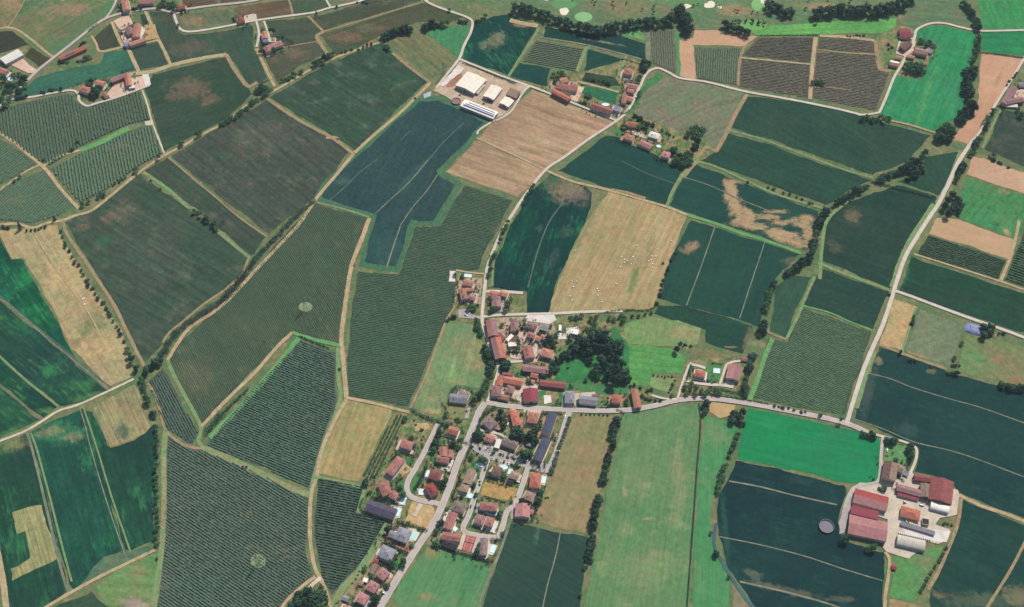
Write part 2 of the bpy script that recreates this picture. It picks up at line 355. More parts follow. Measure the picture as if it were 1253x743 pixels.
sand_m = mat_plain('bunker_sand', (246, 232, 208), 1.0, 0, .06)
for i, (c, r, what) in enumerate([((690,14),(7,5),'pale sand bunker behind the woodland belt'),((840,8),(6,3),'small sand bunker on the rough golf land'),((868,6),(8,5),'big sand bunker on the rough golf land'),((936,2),(6,3),'sand bunker beside the far putting green'),((881,9),(3,2),'tiny sand bunker'),((668,-2),(6,3),'sand bunker at the far edge')]):
    poly = [(c[0] + r[0] * math.cos(a * .52) * random.uniform(.7, 1.1), c[1] + r[1] * math.sin(a * .52) * random.uniform(.7, 1.1)) for a in range(12)]
    sheet('sand_bunker', poly, sand_m, 'patch', what, .3, cat='bunker')

# --- orchards on the far western side
field('vineyard_ground', [(-30,140),(0,132),(50,121),(86,114),(94,125),(105,132),(172,111),(184,147),(158,153),(98,180),(62,203),(47,198),(0,163),(-30,148)], (106,117,100), (95,110,95), 'wide-row orchard below the walled farm', ((35,125),(43,180)), .15, rows=(4.7, 3.0, 1.7, 'c'), blobs=[((95,140),(8,3),(150,128,108),.5)])
field('vineyard_ground', [(61,207),(102,186),(160,160),(186,152),(199,188),(170,204),(130,233),(98,249)], (106,114,98), (95,108,93), 'wide-row orchard above the western farm track', ((120,180),(129,232)), .15, rows=(4.7, 3.0, 1.7, 'c'), blobs=[((150,178),(10,4),(150,126,104),.6)])
field('vineyard_ground', [(-30,246),(25,219),(54,208),(93,252),(72,264),(38,274),(14,271),(-30,268)], (108,114,98), (96,110,95), 'orchard with slanting rows by the lone conifer', ((0,268),(54,215)), .15, rows=(4.2, 2.7, 1.6, 'c'), blobs=[((18,245),(14,7),(152,132,108),.6)])
field('vineyard_ground', [(-30,150),(0,170),(28,187),(45,202),(27,211),(0,226),(-30,238)], (104,114,96), (93,108,93), 'small orchard at the western edge', ((0,226),(45,190)), .15, rows=(4.2, 2.7, 1.6, 'c'))
field('crop_field', [(177,110),(187,91),(277,70),(308,115),(292,131),(271,150),(240,165),(220,175),(202,186),(190,148)], (64,94,80), (78,98,84), 'dark field with a brown heart beside the walled farm', ((187,90),(277,70)), .2, blobs=[((232,108),(26,12,-.3),(122,108,92),.75),((210,118),(9,7),(126,112,94),.6),((256,122),(14,8),(128,112,94),.65)])
# --- large vine lands
field('crop_field', [(79,272),(112,259),(133,241),(172,213),(205,238),(240,263),(304,316),(294,335),(276,352),(248,373),(217,400),(199,420),(177,446),(163,426),(138,371),(110,322)], (74,102,86), (86,102,90), 'great grey-green field between the ditch and the stream', ((79,272),(250,372)), .3, c3=(104,106,94), blobs=[((145,262),(26,8,.5),(122,114,98),.6),((100,278),(10,5),(128,118,98),.5),((128,295),(10,6),(72,116,90),.6),((180,320),(50,9,-.6),(72,100,90),.4)])
field('crop_field', [(177,209),(204,193),(262,240),(325,290),(307,313),(240,258)], (84,98,88), (78,100,86), 'narrow grey-green field between two tracks', ((177,209),(307,313)), .3, c3=(106,104,94))
field('crop_field', [(210,191),(325,123),(370,150),(427,184),(405,218),(387,240),(329,287),(265,238)], (82,100,88), (88,100,90), 'large grey field above the stream', ((210,191),(329,287)), .32, c3=(106,104,94), blobs=[((330,165),(40,18),(102,102,94),.4),((268,190),(14,6),(74,112,90),.5)])
field('vineyard_ground', [(384,249),(450,267),(438,295),(428,330),(420,380),(414,420),(357,406),(335,428),(310,452),(247,518),(206,441),(217,421),(270,374),(310,332),(345,291)], (76,91,78), (83,90,78), 'broad brown-green vineyard east of the stream', ((206,441),(247,519)), .25, c3=(120,114,96), blobs=[((240,460),(30,24),(150,132,104),.55),((365,300),(18,12),(116,108,92),.4),((395,320),(16,20),(76,108,92),.4),((300,400),(40,20),(112,110,94),.4)], rows=(2.7, 2.0, 0.55, 'd'))
D1 = [(515,122),(538,119),(560,131),(598,148),(582,167),(566,185),(539,211),(565,225),(534,274),(507,273),(487,331),(441,325),(457,267),(385,244),(397,224),(435,188),(480,148)]
field('meadow_field', [(512,120),(538,117),(561,129),(600,147),(584,168),(568,186),(543,210),(568,225),(537,277),(509,276),(488,334),(438,327),(455,269),(382,246),(395,223),(433,186),(480,145)], (80,122,96), (88,122,94), 'bright grass margin round the blue-green crop', None, .1)
field('crop_field', [(514,124),(538,123),(558,133),(592,150),(577,166),(560,184),(534,208),(538,216),(556,226),(530,270),(503,269),(484,326),(446,320),(461,264),(394,241),(402,225),(440,189),(482,150)], (58,91,101), (64,96,103), 'dark blue-green crop below the white farm', ((441,325),(540,140)), .14, blobs=[((470,300),(22,22),(66,104,100),.5),((505,215),(5,30,-.6),(76,118,108),.35),((419,222),(8,5),(86,118,108),.5),((530,150),(4,40,-.62),(50,82,92),.5)], lay='patch', jit=1.1)
field('stubble_field', [(651,110),(752,149),(700,186),(668,207),(634,242),(546,210),(590,165),(599,152),(618,141)], (180,152,124), (168,144,116), 'tan striped stubble field beside the white farm', ((630,125),(740,160)), .36, .2, width=.09, c3=(172,146,114), blobs=[((570,212),(24,6),(170,160,120),.5)])
field('vineyard_ground', [(569,227),(627,246),(614,270),(591,312),(586,330),(556,332),(549,345),(561,350),(558,375),(545,393),(522,447),(500,497),(426,485),(424,440),(431,375),(438,332),(487,336),(509,277),(537,277)], (71,94,81), (77,94,81), 'long dark vineyard above the village', ((426,486),(500,498)), .2, c3=(110,112,98), blobs=[((470,420),(20,24),(62,102,92),.35),((560,285),(16,10),(110,106,96),.4)], rows=(2.7, 2.0, 0.55, 'd'))
field('vineyard_ground', [(366,416),(410,431),(412,492),(390,554),(379,598),(320,571),(253,545),(263,528),(312,472)], (87,103,95), (95,103,95), 'dark vineyard enclosed by green banks', ((252,546),(379,599)), .2, rows=(3.2, 2.0, 1.4, 'e'), blobs=[((345,480),(40,26),(72,112,92),.5)])
field('vineyard_ground', [(182,467),(200,450),(222,492),(243,531),(236,544),(205,526),(198,511)], (92,102,95), (85,98,92), 'narrow vineyard beside the ditch trees', ((200,450),(243,532)), .2, rows=(3.2, 1.9, 1.4, 'e'))
field('vineyard_ground', [(205,534),(232,551),(250,551),(320,581),(377,611),(379,640),(374,676),(384,703),(345,740),(335,775),(189,775),(199,690),(203,600)], (100,103,97), (92,102,95), 'largest vineyard with a round clearing in it', ((270,668),(318,699)), .2, rows=(3.2, 1.9, 1.3, 'e'), c3=(136,124,108), blobs=[((345,675),(14,10),(156,130,106),.5),((240,720),(40,20),(88,116,100),.4)])
field('vineyard_ground', [(388,585),(446,596),(438,627),(475,637),(446,685),(406,728),(393,706),(384,655)], (92,103,93), (85,100,90), 'vineyard between the white track and the houses', ((388,590),(440,600)), .2, rows=(3.3, 2.2, 1.4, 'e'))
field('stubble_field', [(425,490),(479,502),(479,508),(457,553),(439,589),(390,580),(393,553),(405,530)], (178,160,114), (158,148,106), 'straw yellow stubble above the vineyard', ((425,490),(395,575)), .25, .25, c3=(146,146,100))
field('vineyard_ground', [(485,505),(499,508),(478,552),(457,588),(443,589),(458,552)], (142,133,98), (133,129,95), 'strip of six wide vine rows beside the straw field', ((490,506),(450,588)), .1, rows=(4.3, 2.9, 2.2, 'f'))
field('meadow_field', [(551,393),(581,397),(591,420),(597,444),(593,460),(586,475),(558,471),(548,484),(539,510),(505,500),(523,457),(544,400)], (132,150,106), (118,146,106), 'pale green mown meadow by the village bend', ((551,393),(520,500)), .2, c3=(158,150,112), blobs=[((580,430),(12,20),(156,152,112),.6),((543,475),(22,8),(88,140,100),.5),((555,455),(5,7),(128,168,106),.6),((530,504),(14,4),(186,164,120),.7)])
# --- western edge
field('stubble_field', [(-10,283),(70,276),(76,292),(100,330),(128,375),(146,400),(160,435),(165,459),(134,473),(110,449),(85,424),(73,395),(59,368),(50,350),(28,316),(15,317),(0,288)], (186,166,124), (172,158,120), 'long tan stubble wedge beside the ditch bushes', ((40,285),(140,440)), .2, c3=(150,148,112), blobs=[((110,400),(14,20,-.5),(120,132,96),.7),((50,300),(20,10),(178,170,136),.4),((86,425),(10,16,-.6),(136,134,98),.6)])
field('crop_field', [(-30,296),(0,291),(14,318),(27,317),(60,376),(82,420),(100,447),(129,473),(70,424),(10,373),(-30,338)], (42,108,82), (40,88,78), 'rich green crop beside the tan wedge', ((0,300),(120,470)), .3, blobs=[((30,340),(10,40,-.6),(40,136,84),.6),((75,410),(12,24,-.6),(36,84,78),.6),((8,350),(14,18),(44,90,86),.5)], fleck=(56,136,86))
field('crop_field', [(-30,344),(0,368),(131,478),(97,493),(72,497),(0,436),(-30,412)], (44,78,80), (46,86,80), 'dark crop with green flecks beside the tractor lines', ((0,370),(131,478)), .3, blobs=[((58,455),(10,8),(64,134,88),.7),((102,470),(14,8),(66,124,84),.6),((30,405),(20,6,-.7),(52,118,90),.5),((110,485),(24,4,.3),(104,140,84),.6)], fleck=(72,132,84))
field('crop_field', [(-30,414),(0,438),(70,498),(53,511),(0,471),(-30,450)], (48,98,80), (44,84,78), 'green crop strip in the western fields', ((0,438),(70,498)), .3, blobs=[((60,503),(14,5),(108,150,86),.6)], fleck=(76,140,84))
field('crop_field', [(-30,452),(0,474),(49,514),(0,536),(-30,548)], (40,76,78), (46,92,80), 'dark crop corner above the straight track', ((0,474),(49,514)), .3, blobs=[((14,528),(24,5,.5),(88,140,88),.6)], fleck=(70,124,84))
field('crop_field', [(-30,560),(0,546),(35,530),(43,556),(63,634),(84,722),(55,744),(12,760),(0,695),(-30,640)], (44,78,76), (42,84,76), 'dark green crop holding a straw-coloured patch', ((33,531),(83,727)), .3, blobs=[((14,545),(22,10),(140,140,100),.75)], fleck=(64,128,88))
field('crop_field', [(37,529),(101,500),(110,526),(117,556),(136,616),(153,674),(118,690),(108,707),(90,721),(85,716),(64,634),(43,556)], (44,82,76), (44,92,78), 'dark green strip between two grass lines', ((41,527),(88,715)), .3, blobs=[((72,530),(30,14),(72,128,96),.8),((60,528),(16,6),(150,144,108),.6),((90,535),(14,5),(148,144,108),.5)], fleck=(60,132,88))
field('crop_field', [(101,501),(113,504),(135,548),(165,539),(189,519),(192,552),(190,600),(189,662),(160,674),(153,672),(136,616),(117,553)], (42,76,76), (44,88,78), 'dark green strip beside the ditch trees', ((113,510),(156,670)), .25, fleck=(64,128,88))
field('stubble_field', [(114,500),(140,484),(165,471),(178,498),(188,517),(178,530),(164,538),(135,547),(121,513)], (160,150,112), (146,142,108), 'rectangular straw field by the ditch trees', ((114,500),(135,548)), .4, width=.3, blobs=[((150,527),(12,10),(78,104,94),.7),((120,508),(6,10),(96,122,92),.6)])
field('stubble_field', [(15,627),(51,618),(60,650),(70,684),(15,711),(13,696),(37,683),(31,650),(21,654)], (168,162,118), (150,150,108), 'straw-coloured hooked patch in the dark crop', ((51,618),(70,685)), .4, lay='patch', width=.3)
field('meadow_field', [(110,700),(128,681),(150,675),(186,666),(188,671),(155,688),(130,700),(100,720)], (86,120,98), (104,128,100), 'pale grass bank along the lower track', None, .2, lay='patch')
field('meadow_field', [(192,677),(189,760),(140,760),(118,718),(150,692)], (128,150,102), (106,146,96), 'rough grass corner by the lower track', None, .2, c3=(160,140,112), blobs=[((166,738),(20,9),(170,146,140),.85),((170,700),(9,14),(150,138,108),.5)])
field('crop_field', [(66,744),(112,724),(135,744),(140,775),(40,775)], (64,92,80), (74,104,84), 'dark striped corner below the lower track', ((66,744),(112,724)), .35, width=.4)
# --- middle
field('crop_field', [(683,209),(740,167),(755,168),(776,179),(800,188),(814,196),(835,208),(816,251),(745,230)], (42,78,80), (46,84,82), 'dark crop below the barn with the pink roof', ((683,209),(816,252)), .12, .2, fleck=(50,86,80))
field('crop_field', [(836,217),(851,201),(940,237),(1001,259),(999,300),(985,306),(938,292),(876,272),(818,252)], (44,80,82), (48,86,84), 'dark crop with a sandy hook worn into it', ((836,217),(1000,262)), .2, .2, blobs=[((903,220),(11.6,4.66),(186,160,124),.85),((893,224),(7.28,6.21),(186,160,124),.85),((895,234),(7.28,9.32),(186,160,124),.85),((897,246),(8.01,10.9),(186,160,124),.85),((901,257),(10.2,9.32),(186,160,124),.85),((912,264),(11.6,6.99),(186,160,124),.85),((908,272),(14.6,6.21),(186,160,124),.85),((925,277),(16,4.97),(186,160,124),.85),((942,266),(13.1,3.73),(186,160,124),.85),((945,285),(16,6.21),(186,160,124),.85),((960,272),(13.1,4.04),(186,160,124),.85),((962,291),(16,6.99),(186,160,124),.85),((978,298),(13.1,9.32),(186,160,124),.85),((990,284),(10.2,14),(186,160,124),.85),((978,274),(11.6,4.66),(186,160,124),.85),((985,268),(11.6,4.66),(186,160,124),.85),((950,259),(13.1,2.79),(186,160,124),.85)])
field('crop_field', [(646,240),(675,212),(708,222),(724,236),(722,256),(704,295),(684,337),(670,385),(643,386),(645,357),(602,352),(603,331),(624,276)], (40,84,78), (46,78,80), 'dark green crop strip left of the big stubble', ((690,225),(650,380)), .22, blobs=[((702,236),(22,13,.2),(116,106,102),.95),((690,228),(26,14),(150,136,106),.5),((693,284),(8,7),(78,98,92),.6),((660,280),(5,5),(90,106,96),.5),((630,300),(8,40,-.4),(38,98,80),.4),((676,318),(5,18,-.4),(76,88,92),.5)], fleck=(52,112,84))
field('stubble_field', [(744,234),(790,247),(840,264),(832,285),(825,310),(814,333),(804,364),(799,377),(740,383),(671,387),(684,342),(704,300),(722,266)], (182,160,120), (168,152,112), 'big golden stubble field north of the village', ((800,262),(740,380)), .2, .22, width=.22, c3=(160,150,108), blobs=[((776,340),(3.5,20,-.32),(104,140,90),.75),((796,300),(3,26,-.3),(136,142,100),.5),((716,280),(8,40,-.42),(138,142,104),.7),((776,322),(18,7),(158,142,112),.5),((810,280),(10,20),(186,170,130),.4)])
field('crop_field', [(846,270),(900,287),(936,297),(978,311),(962,328),(945,346),(929,400),(905,391),(807,366),(813,336),(834,290)], (44,80,80), (48,86,82), 'dark crop with two tractor lines', ((905,286),(880,380)), .12, .2, blobs=[((847,302),(9,7,-.5),(168,140,118),.85),((838,308),(8,3,-.6),(150,130,108),.6),((968,320),(10,5),(130,126,104),.5)], fleck=(50,86,80))
field('crop_field', [(806,373),(840,375),(920,399),(922,408),(909,433),(864,419),(864,404),(800,384)], (50,78,80), (46,84,78), 'dark tilled crop above the villa', ((806,373),(920,400)), .22, blobs=[((893,425),(8,2),(150,136,108),.7),((915,415),(6,16,-.3),(142,132,104),.6)])
field('meadow_field', [(761,400),(780,392),(796,388),(830,392),(858,402),(854,421),(820,424),(758,421)], (112,154,102), (130,152,104), 'pale green meadow beside the village park', None, .15, c3=(158,148,110), blobs=[((838,408),(18,8,-.2),(176,154,118),.6),((790,420),(20,8),(100,164,98),.4)])
field('meadow_field', [(760,423),(820,426),(842,441),(834,457),(797,457),(794,472),(771,471),(768,445)], (100,160,94), (88,148,94), 'bright green meadow behind the salmon barn', ((760,430),(840,440)), .22, c3=(112,158,96))
field('meadow_field', [(797,459),(827,463),(822,481),(795,474)], (140,160,110), (128,152,106), 'hedged square pasture near the villa', None, .12)
field('meadow_field', [(846,424),(908,437),(900,444),(846,441)], (134,130,98), (120,126,94), 'weedy waste strip behind the villa', None, .25, c3=(170,140,112))
field('crop_field', [(1097,227),(1145,240),(1147,246),(1125,280),(1102,310),(1089,353),(1003,318),(1012,269),(1036,249),(1075,235)], (54,86,78), (62,90,80), 'dark green field east of the wooded stream', ((1003,318),(1089,353)), .18, blobs=[((1044,264),(10,10),(124,116,94),.7),((1020,300),(10,10),(104,108,92),.5)])
field('crop_field', [(1136,191),(1181,184),(1160,234),(1147,239),(1098,222),(1120,215)], (60,96,82), (66,98,84), 'green field corner beside the tall copse', None, .15)
field('crop_field', [(914,118),(990,127),(1050,141),(1139,166),(1115,193),(1090,206),(1068,214),(969,181),(935,168),(894,156)], (58,92,82), (68,98,84), 'long dark green field below the brown vineyards', ((914,118),(1068,214)), .2)
field('crop_field', [(892,163),(935,175),(969,188),(1066,221),(1047,230),(1010,251),(933,223),(857,196),(861,182),(879,186)], (62,98,84), (58,92,82), 'dark green field with a pale upper track', ((892,163),(1047,230)), .2)
field('meadow_field', [(810,92),(832,98),(909,112),(914,117),(895,148),(877,183),(862,172),(838,165),(776,138),(784,116)], (118,132,104), (128,128,108), 'grey-green rough pasture beside the hamlet', None, .2, c3=(140,132,114), blobs=[((862,135),(14,14),(142,130,114),.5),((850,165),(10,8),(106,138,96),.5)])
field('meadow_field', [(792,97),(808,89),(812,92),(800,104),(785,116),(778,132),(774,132),(784,112)], (84,140,92), (70,128,86), 'bright green verge at the hamlet lane bend', None, .2, lay='patch')
field('crop_field', [(949,350),(967,337),(993,340),(978,371),(961,413),(942,405)], (66,102,88), (74,108,90), 'small green field beside the stream trees', None, .15)
field('crop_field', [(1003,329),(1088,357),(1068,403),(1030,390),(983,372)], (54,88,80), (60,92,82), 'dark green field west of the straight road', ((983,372),(1068,404)), .18)
field('vineyard_ground', [(981,376),(1066,407),(1053,454),(1043,472),(1033,508),(975,499),(921,487),(941,414),(964,418)], (74,91,76), (80,94,78), 'dark vineyard in the angle of the straight road', ((981,400),(1060,432)), .2, rows=(2.7, 2.0, 0.55, 'd'), blobs=[((1020,430),(30,14),(110,108,92),.4)])
field('bare_field', [(1094,366),(1122,375),(1103,429),(1076,420)], (198,168,124), (188,164,122), 'tan bare strip beside the straight road', None, .1, blobs=[((1089,392),(5,8),(142,158,108),.7)])
field('meadow_field', [(1126,379),(1181,397),(1168,434),(1160,451),(1108,430)], (126,136,108), (116,130,104), 'grey-green pasture behind the bush row', None, .15, blobs=[((1120,435),(14,3,-.3),(182,154,116),.6)])
field('meadow_field', [(1183,407),(1235,420),(1300,436),(1300,486),(1256,474),(1171,455),(1178,421)], (118,142,98), (134,132,98), 'rusty meadow beside the lavender mound', None, .15, c3=(164,128,102), blobs=[((1190,437),(10,4),(96,156,106),.6),((1220,440),(8,5),(180,120,100),.5)])
field('crop_field', [(1076,425),(1110,436),(1158,455),(1256,481),(1300,492),(1300,655),(1256,636),(1174,603),(1163,590),(1119,577),(1124,548),(1046,512),(1066,455)], (40,70,78), (44,78,82), 'very dark crop east of the crossroads', ((1060,460),(1256,520)), .1, .22, blobs=[((1062,480),(7,30,-.35),(82,98,92),.7),((1075,442),(5,5),(150,140,108),.7),((1140,455),(6,3),(150,140,112),.5),((1110,525),(16,8),(70,98,92),.6),((1074,428),(4,4),(80,104,90),.6)], fleck=(50,86,80))
field('crop_field', [(1115,314),(1180,336),(1256,360),(1300,374),(1300,424),(1256,408),(1180,384),(1128,367),(1100,355)], (52,90,76), (58,92,80), 'dark green field above the side lane', ((1115,314),(1256,360)), .15, blobs=[((1106,335),(6,20,-.4),(70,132,96),.6)])
field('vineyard_ground', [(1137,288),(1231,319),(1220,343),(1123,310)], (64,84,67), (58,80,65), 'small dark vineyard below the tan strip', ((1137,288),(1231,319)), .2, rows=(3.2, 2.2, 1.2, 'd'))
field('bare_field', [(1146,267),(1168,268),(1205,281),(1243,295),(1236,318),(1136,286)], (200,168,132), (192,160,126), 'tan bare strip above the small vineyard', ((1146,267),(1243,295)), .08, .12)
field('meadow_field', [(1180,217),(1204,224),(1256,241),(1300,255),(1300,290),(1256,276),(1243,293),(1171,266)], (74,140,92), (90,140,94), 'patchy bright green field beside the copse', None, .2, big=.03, c3=(60,112,84), blobs=[((1232,285),(4,4),(196,158,126),.8),((1228,235),(10,3),(150,136,108),.6)])
field('bare_field', [(1189,191),(1204,194),(1256,212),(1300,226),(1300,252),(1256,239),(1182,213)], (206,170,140), (196,160,132), 'tan bare field by the northbound lane', None, .08, .12)
field('vineyard_ground', [(1254,282),(1300,296),(1300,370),(1256,352),(1228,343)], (80,103,80), (74,99,78), 'striped vineyard at the eastern edge', ((1254,285),(1290,297)), .2, rows=(4.6, 2.4, 1.7, 'd'))
# --- near side
field('meadow_field', [(764,506),(810,499),(855,493),(857,506),(853,560),(847,640),(841,775),(710,775),(720,720),(730,676),(742,604),(754,555)], (98,140,98), (112,144,102), 'long striped green meadow below the east road', ((810,500),(770,740)), .15, .22, width=.3, c3=(140,152,112), blobs=[((775,585),(14,16),(134,148,106),.4),((830,590),(8,60,-.05),(146,152,112),.6),((790,700),(40,26),(138,152,112),.5),((765,603),(3,6),(172,158,118),.7),((792,635),(6,2),(176,160,120),.7),((790,593),(10,3),(160,156,116),.5)])
field('meadow_field', [(861,510),(888,515),(905,523),(890,560),(872,610),(869,640),(874,672),(891,706),(896,775),(845,775),(851,640),(858,553)], (84,146,98), (92,148,102), 'green meadow strip beyond the thin ditch', ((870,515),(866,740)), .14, .2, width=.3, c3=(110,150,106), blobs=[((876,530),(14,18),(130,150,108),.5),((855,706),(4,8),(120,136,96),.5)])
field('meadow_field', [(895,700),(925,745),(930,775),(897,775)], (150,134,112), (136,136,106), 'dry reddish grass by the stream bend', None, .15)
field('stubble_field', [(705,506),(752,508),(747,550),(740,590),(720,654),(690,648),(652,640),(663,604),(683,553)], (156,142,106), (144,140,104), 'dry tan field beside the street trees', ((705,506),(655,640)), .15, .25, c3=(166,144,112), blobs=[((725,530),(18,20),(130,140,100),.5),((690,620),(30,20),(164,142,110),.5)])
field('crop_field', [(622,641),(651,644),(720,658),(714,700),(705,775),(580,775),(600,710)], (58,90,90), (64,96,92), 'blue-green crop with fine slanting lines', ((600,680),(690,740)), .25, .12, width=.45, blobs=[((657,655),(3,10,-.2),(96,140,104),.4)])
field('meadow_field', [(523,669),(560,678),(593,687),(598,692),(582,775),(470,775),(487,744),(480,731),(499,700)], (92,144,100), (104,144,102), 'green mown field at the village end', ((525,672),(490,740)), .18, .2, width=.3, c3=(126,144,104), blobs=[((527,676),(10,7),(160,144,104),.7),((520,730),(12,6),(154,142,106),.6),((570,720),(8,34,-.3),(70,132,92),.5)])
field('crop_field', [(915,500),(960,508),(1075,536),(1078,560),(1074,590),(1036,591),(903,561),(906,538)], (44,142,92), (52,134,94), 'vivid green crop below the crossroads', ((915,500),(1075,536)), .14, .15, blobs=[((1020,528),(16,5),(70,130,96),.5),((940,520),(20,6),(66,150,100),.4)])
field('crop_field', [(900,564),(960,577),(1033,594),(1035,606),(1025,640),(1030,660),(1055,668),(1082,676),(1080,775),(945,775),(925,745),(892,697),(879,655),(879,610)], (38,66,76), (42,74,80), 'very dark crop west of the red-roofed farm', ((900,564),(1033,594)), .1, .2, blobs=[((960,722),(44,5,-.25),(120,122,104),.6),((1030,733),(16,4),(122,122,104),.5),((920,702),(14,5,-.4),(120,128,108),.5),((1020,610),(10,8),(54,92,88),.4),((888,650),(4,50),(60,104,90),.5)], fleck=(50,86,80))
field('crop_field', [(1179,612),(1256,644),(1300,660),(1300,775),(1145,775),(1138,731),(1139,721),(1164,662)], (40,72,76), (46,80,80), 'dark crop east of the red-roofed farm', ((1180,612),(1256,644)), .12, .2, blobs=[((1200,735),(60,10),(104,116,94),.6),((1245,728),(18,12),(150,140,108),.5),((1150,728),(12,6),(150,132,108),.6)], fleck=(50,86,80))
field('meadow_field', [(1093,704),(1092,681),(1125,673),(1155,668),(1138,700),(1117,737),(1089,731)], (92,156,92), (104,140,98), 'green paddock behind the beige tunnel barn', None, .12, c3=(120,140,98), blobs=[((1130,685),(14,8),(140,134,106),.5)])
field('meadow_field', [(1082,541),(1111,546),(1112,576),(1082,567)], (108,152,102), (118,150,102), 'small lawn at the farm entrance', None, .1)
field('meadow_field', [(1088,733),(1118,740),(1160,775),(1084,775)], (172,144,108), (150,140,104), 'dry tan ground below the paddock', None, .15)
# villages
vill = mat_land('garden_ground', (98,126,86), (158,144,110), streak=0.0, fine=.45, big=.06, c3=(70,112,76))
sheet('garden_ground', [(500,504),(545,514),(590,500),(700,502),(703,510),(683,553),(652,640),(622,640),(598,688),(523,667),(499,699),(462,760),(395,760),(408,730),(448,687),(478,638),(441,627),(449,597),(460,590),(480,553)], vill, 'field', 'gardens of the housing estate', 1.0)
sheet('garden_ground', [(552,332),(600,334),(603,353),(643,358),(643,386),(760,384),(764,400),(768,470),(830,490),(770,502),(700,500),(596,492),(585,478),(610,446),(592,400),(578,396),(560,392),(556,375),(562,350)], vill, 'field', 'gardens and yards of the old village', 1.0)
sheet('garden_ground', [(621,94),(668,106),(690,86),(712,90),(760,74),(790,74),(795,86),(776,118),(766,138),(754,147),(700,124)], vill, 'field', 'gardens of the far hamlet', 1.0)
sheet('garden_ground', [(756,140),(780,140),(838,164),(862,172),(878,186),(860,196),(836,206),(812,196),(780,178),(752,160)], vill, 'field', 'gardens beyond the hamlet lane', 1.0)
sheet('garden_ground', [(1072,46),(1100,30),(1120,36),(1122,50),(1148,56),(1127,96),(1094,92),(1074,86)], vill, 'field', 'gardens round the far red hall', 1.0)
sheet('garden_ground', [(838,440),(905,438),(915,445),(906,478),(870,486),(828,488)], vill, 'field', 'villa garden ground', 1.0)
core = mat_land('village_yard', (196,172,150), (168,156,128), streak=0.0, fine=.3, big=.07, c3=(112,126,92))
sheet('village_yard', [(600,390),(640,388),(676,388),(680,404),(674,418),(662,426),(660,440),(640,444),(618,444),(612,430),(604,410)], core, 'patch', 'dusty yards between the old village roofs', .8, cat='yard')
sheet('village_yard', [(606,470),(614,458),(640,462),(660,470),(662,478),(640,494),(606,488)], core, 'patch', 'dusty yards round the orange farm roofs', .8, cat='yard')
sheet('village_yard', [(560,341),(590,341),(589,372),(562,372)], core, 'patch', 'dusty yards of the northern houses', .8, cat='yard')
sheet('village_yard', [(672,100),(708,100),(712,112),(698,124),(676,114)], core, 'patch', 'dusty yard of the far hamlet farm', .8, cat='yard')
sheet('village_yard', [(764,104),(782,104),(776,124),(760,126)], core, 'patch', 'dusty yards on the hamlet lane', .8, cat='yard')
field('meadow_field', [(711,104),(757,113),(754,128),(738,124),(716,117)], (70,124,92), (60,114,88), 'green garden meadow inside the hamlet', None, .15, lay='patch')
field('crop_field', [(716,89),(752,95),(760,106),(735,106),(711,99)], (72,94,80), (58,84,76), 'dark overgrown garden strip in the hamlet', None, .3, lay='patch')
park = mat_land('park_grass', (72,138,86), (60,122,82), streak=0.0, fine=.2, big=.03, c3=(96,148,92))
sheet('park_grass', [(676,466),(690,440),(708,430),(716,416),(752,400),(768,420),(770,470),(690,468)], park, 'patch', 'bright green lawn of the village park', 1.0)
sheet('park_grass', [(688,469),(768,471),(769,482),(730,482),(692,474)], mat_land('park_grass', (88,138,94), (76,128,90), streak=.1, fine=.2), 'patch', 'long lawn behind the grey roadside houses', .6)
lawn = mat_land('lawn', (92,142,92), (78,126,84), streak=0.0, fine=.2, big=.06)
for poly, what in [([(523,560),(540,556),(536,572)],'lawn behind the pink angular house'),([(575,566),(588,560),(592,572),(576,580)],'lawn by the oval pool'),([(485,592),(496,590),(497,604),(490,606)],'lawn beside the street curve'),([(497,560),(508,560),(506,568),(499,567)],'lawn of the long pink house'),([(578,612),(587,612),(583,628),(577,630)],'lawn beside the estate street'),([(575,630),(582,624),(580,648),(576,652)],'corner lawn by the street bend'),([(653,480),(668,478),(668,486),(655,487)],'lawn beside the crimson barn'),([(681,470),(700,474),(694,496),(686,494)],'lawn beside the grey hip house'),([(630,454),(640,456),(640,466),(632,462)],'lawn behind the orange roofs'),([(850,452),(868,448),(882,452),(880,466),(862,470),(846,464)],'lawn round the villa'),([(872,446),(884,447),(880,468),(870,462)],'lawn round the villa pool'),([(508,578),(520,576),(512,600),(503,600)],'narrow lawn along the tall hedge'),([(480,688),(492,684),(494,694),(484,700)],'lawn beside the grey villa'),([(456,728),(466,720),(470,730),(462,738)],'lawn at the lower house'),([(752,156),(766,158),(762,166),(752,164)],'round lawn at the lane fork')]:
    sheet('lawn', poly, lawn, 'patch', what, .5)
# bare building lots and pads
lot = mat_land('lot_soil', (206,178,132), (190,160,116), streak=0.0, fine=.25, big=.08, c3=(214,196,160))
sheet('building_lot', [(505,613),(530,617),(532,627),(522,648),(494,641)], lot, 'patch', 'sandy empty lot inside the street curve', .5, cat='lot')
sheet('building_lot', [(595,587),(608,591),(634,598),(628,613),(588,606)], mat_land('lot_soil', (190,156,104), (176,146,98), streak=0.0, fine=.3, big=.08, c3=(206,178,128)), 'patch', 'sandy empty lot behind the car park', .5, cat='lot')
sheet('building_lot', [(508,518),(524,518),(526,525),(508,528)], lot, 'patch', 'dry sandy corner at the street end', .5, cat='lot')
sheet('sand_arena', [(869,492),(900,496),(898,508),(880,512),(868,504)], mat_land('arena', (196,170,124), (184,158,116), streak=0, fine=.15), 'patch', 'sandy yard at the roadside copse', .5, cat='yard')
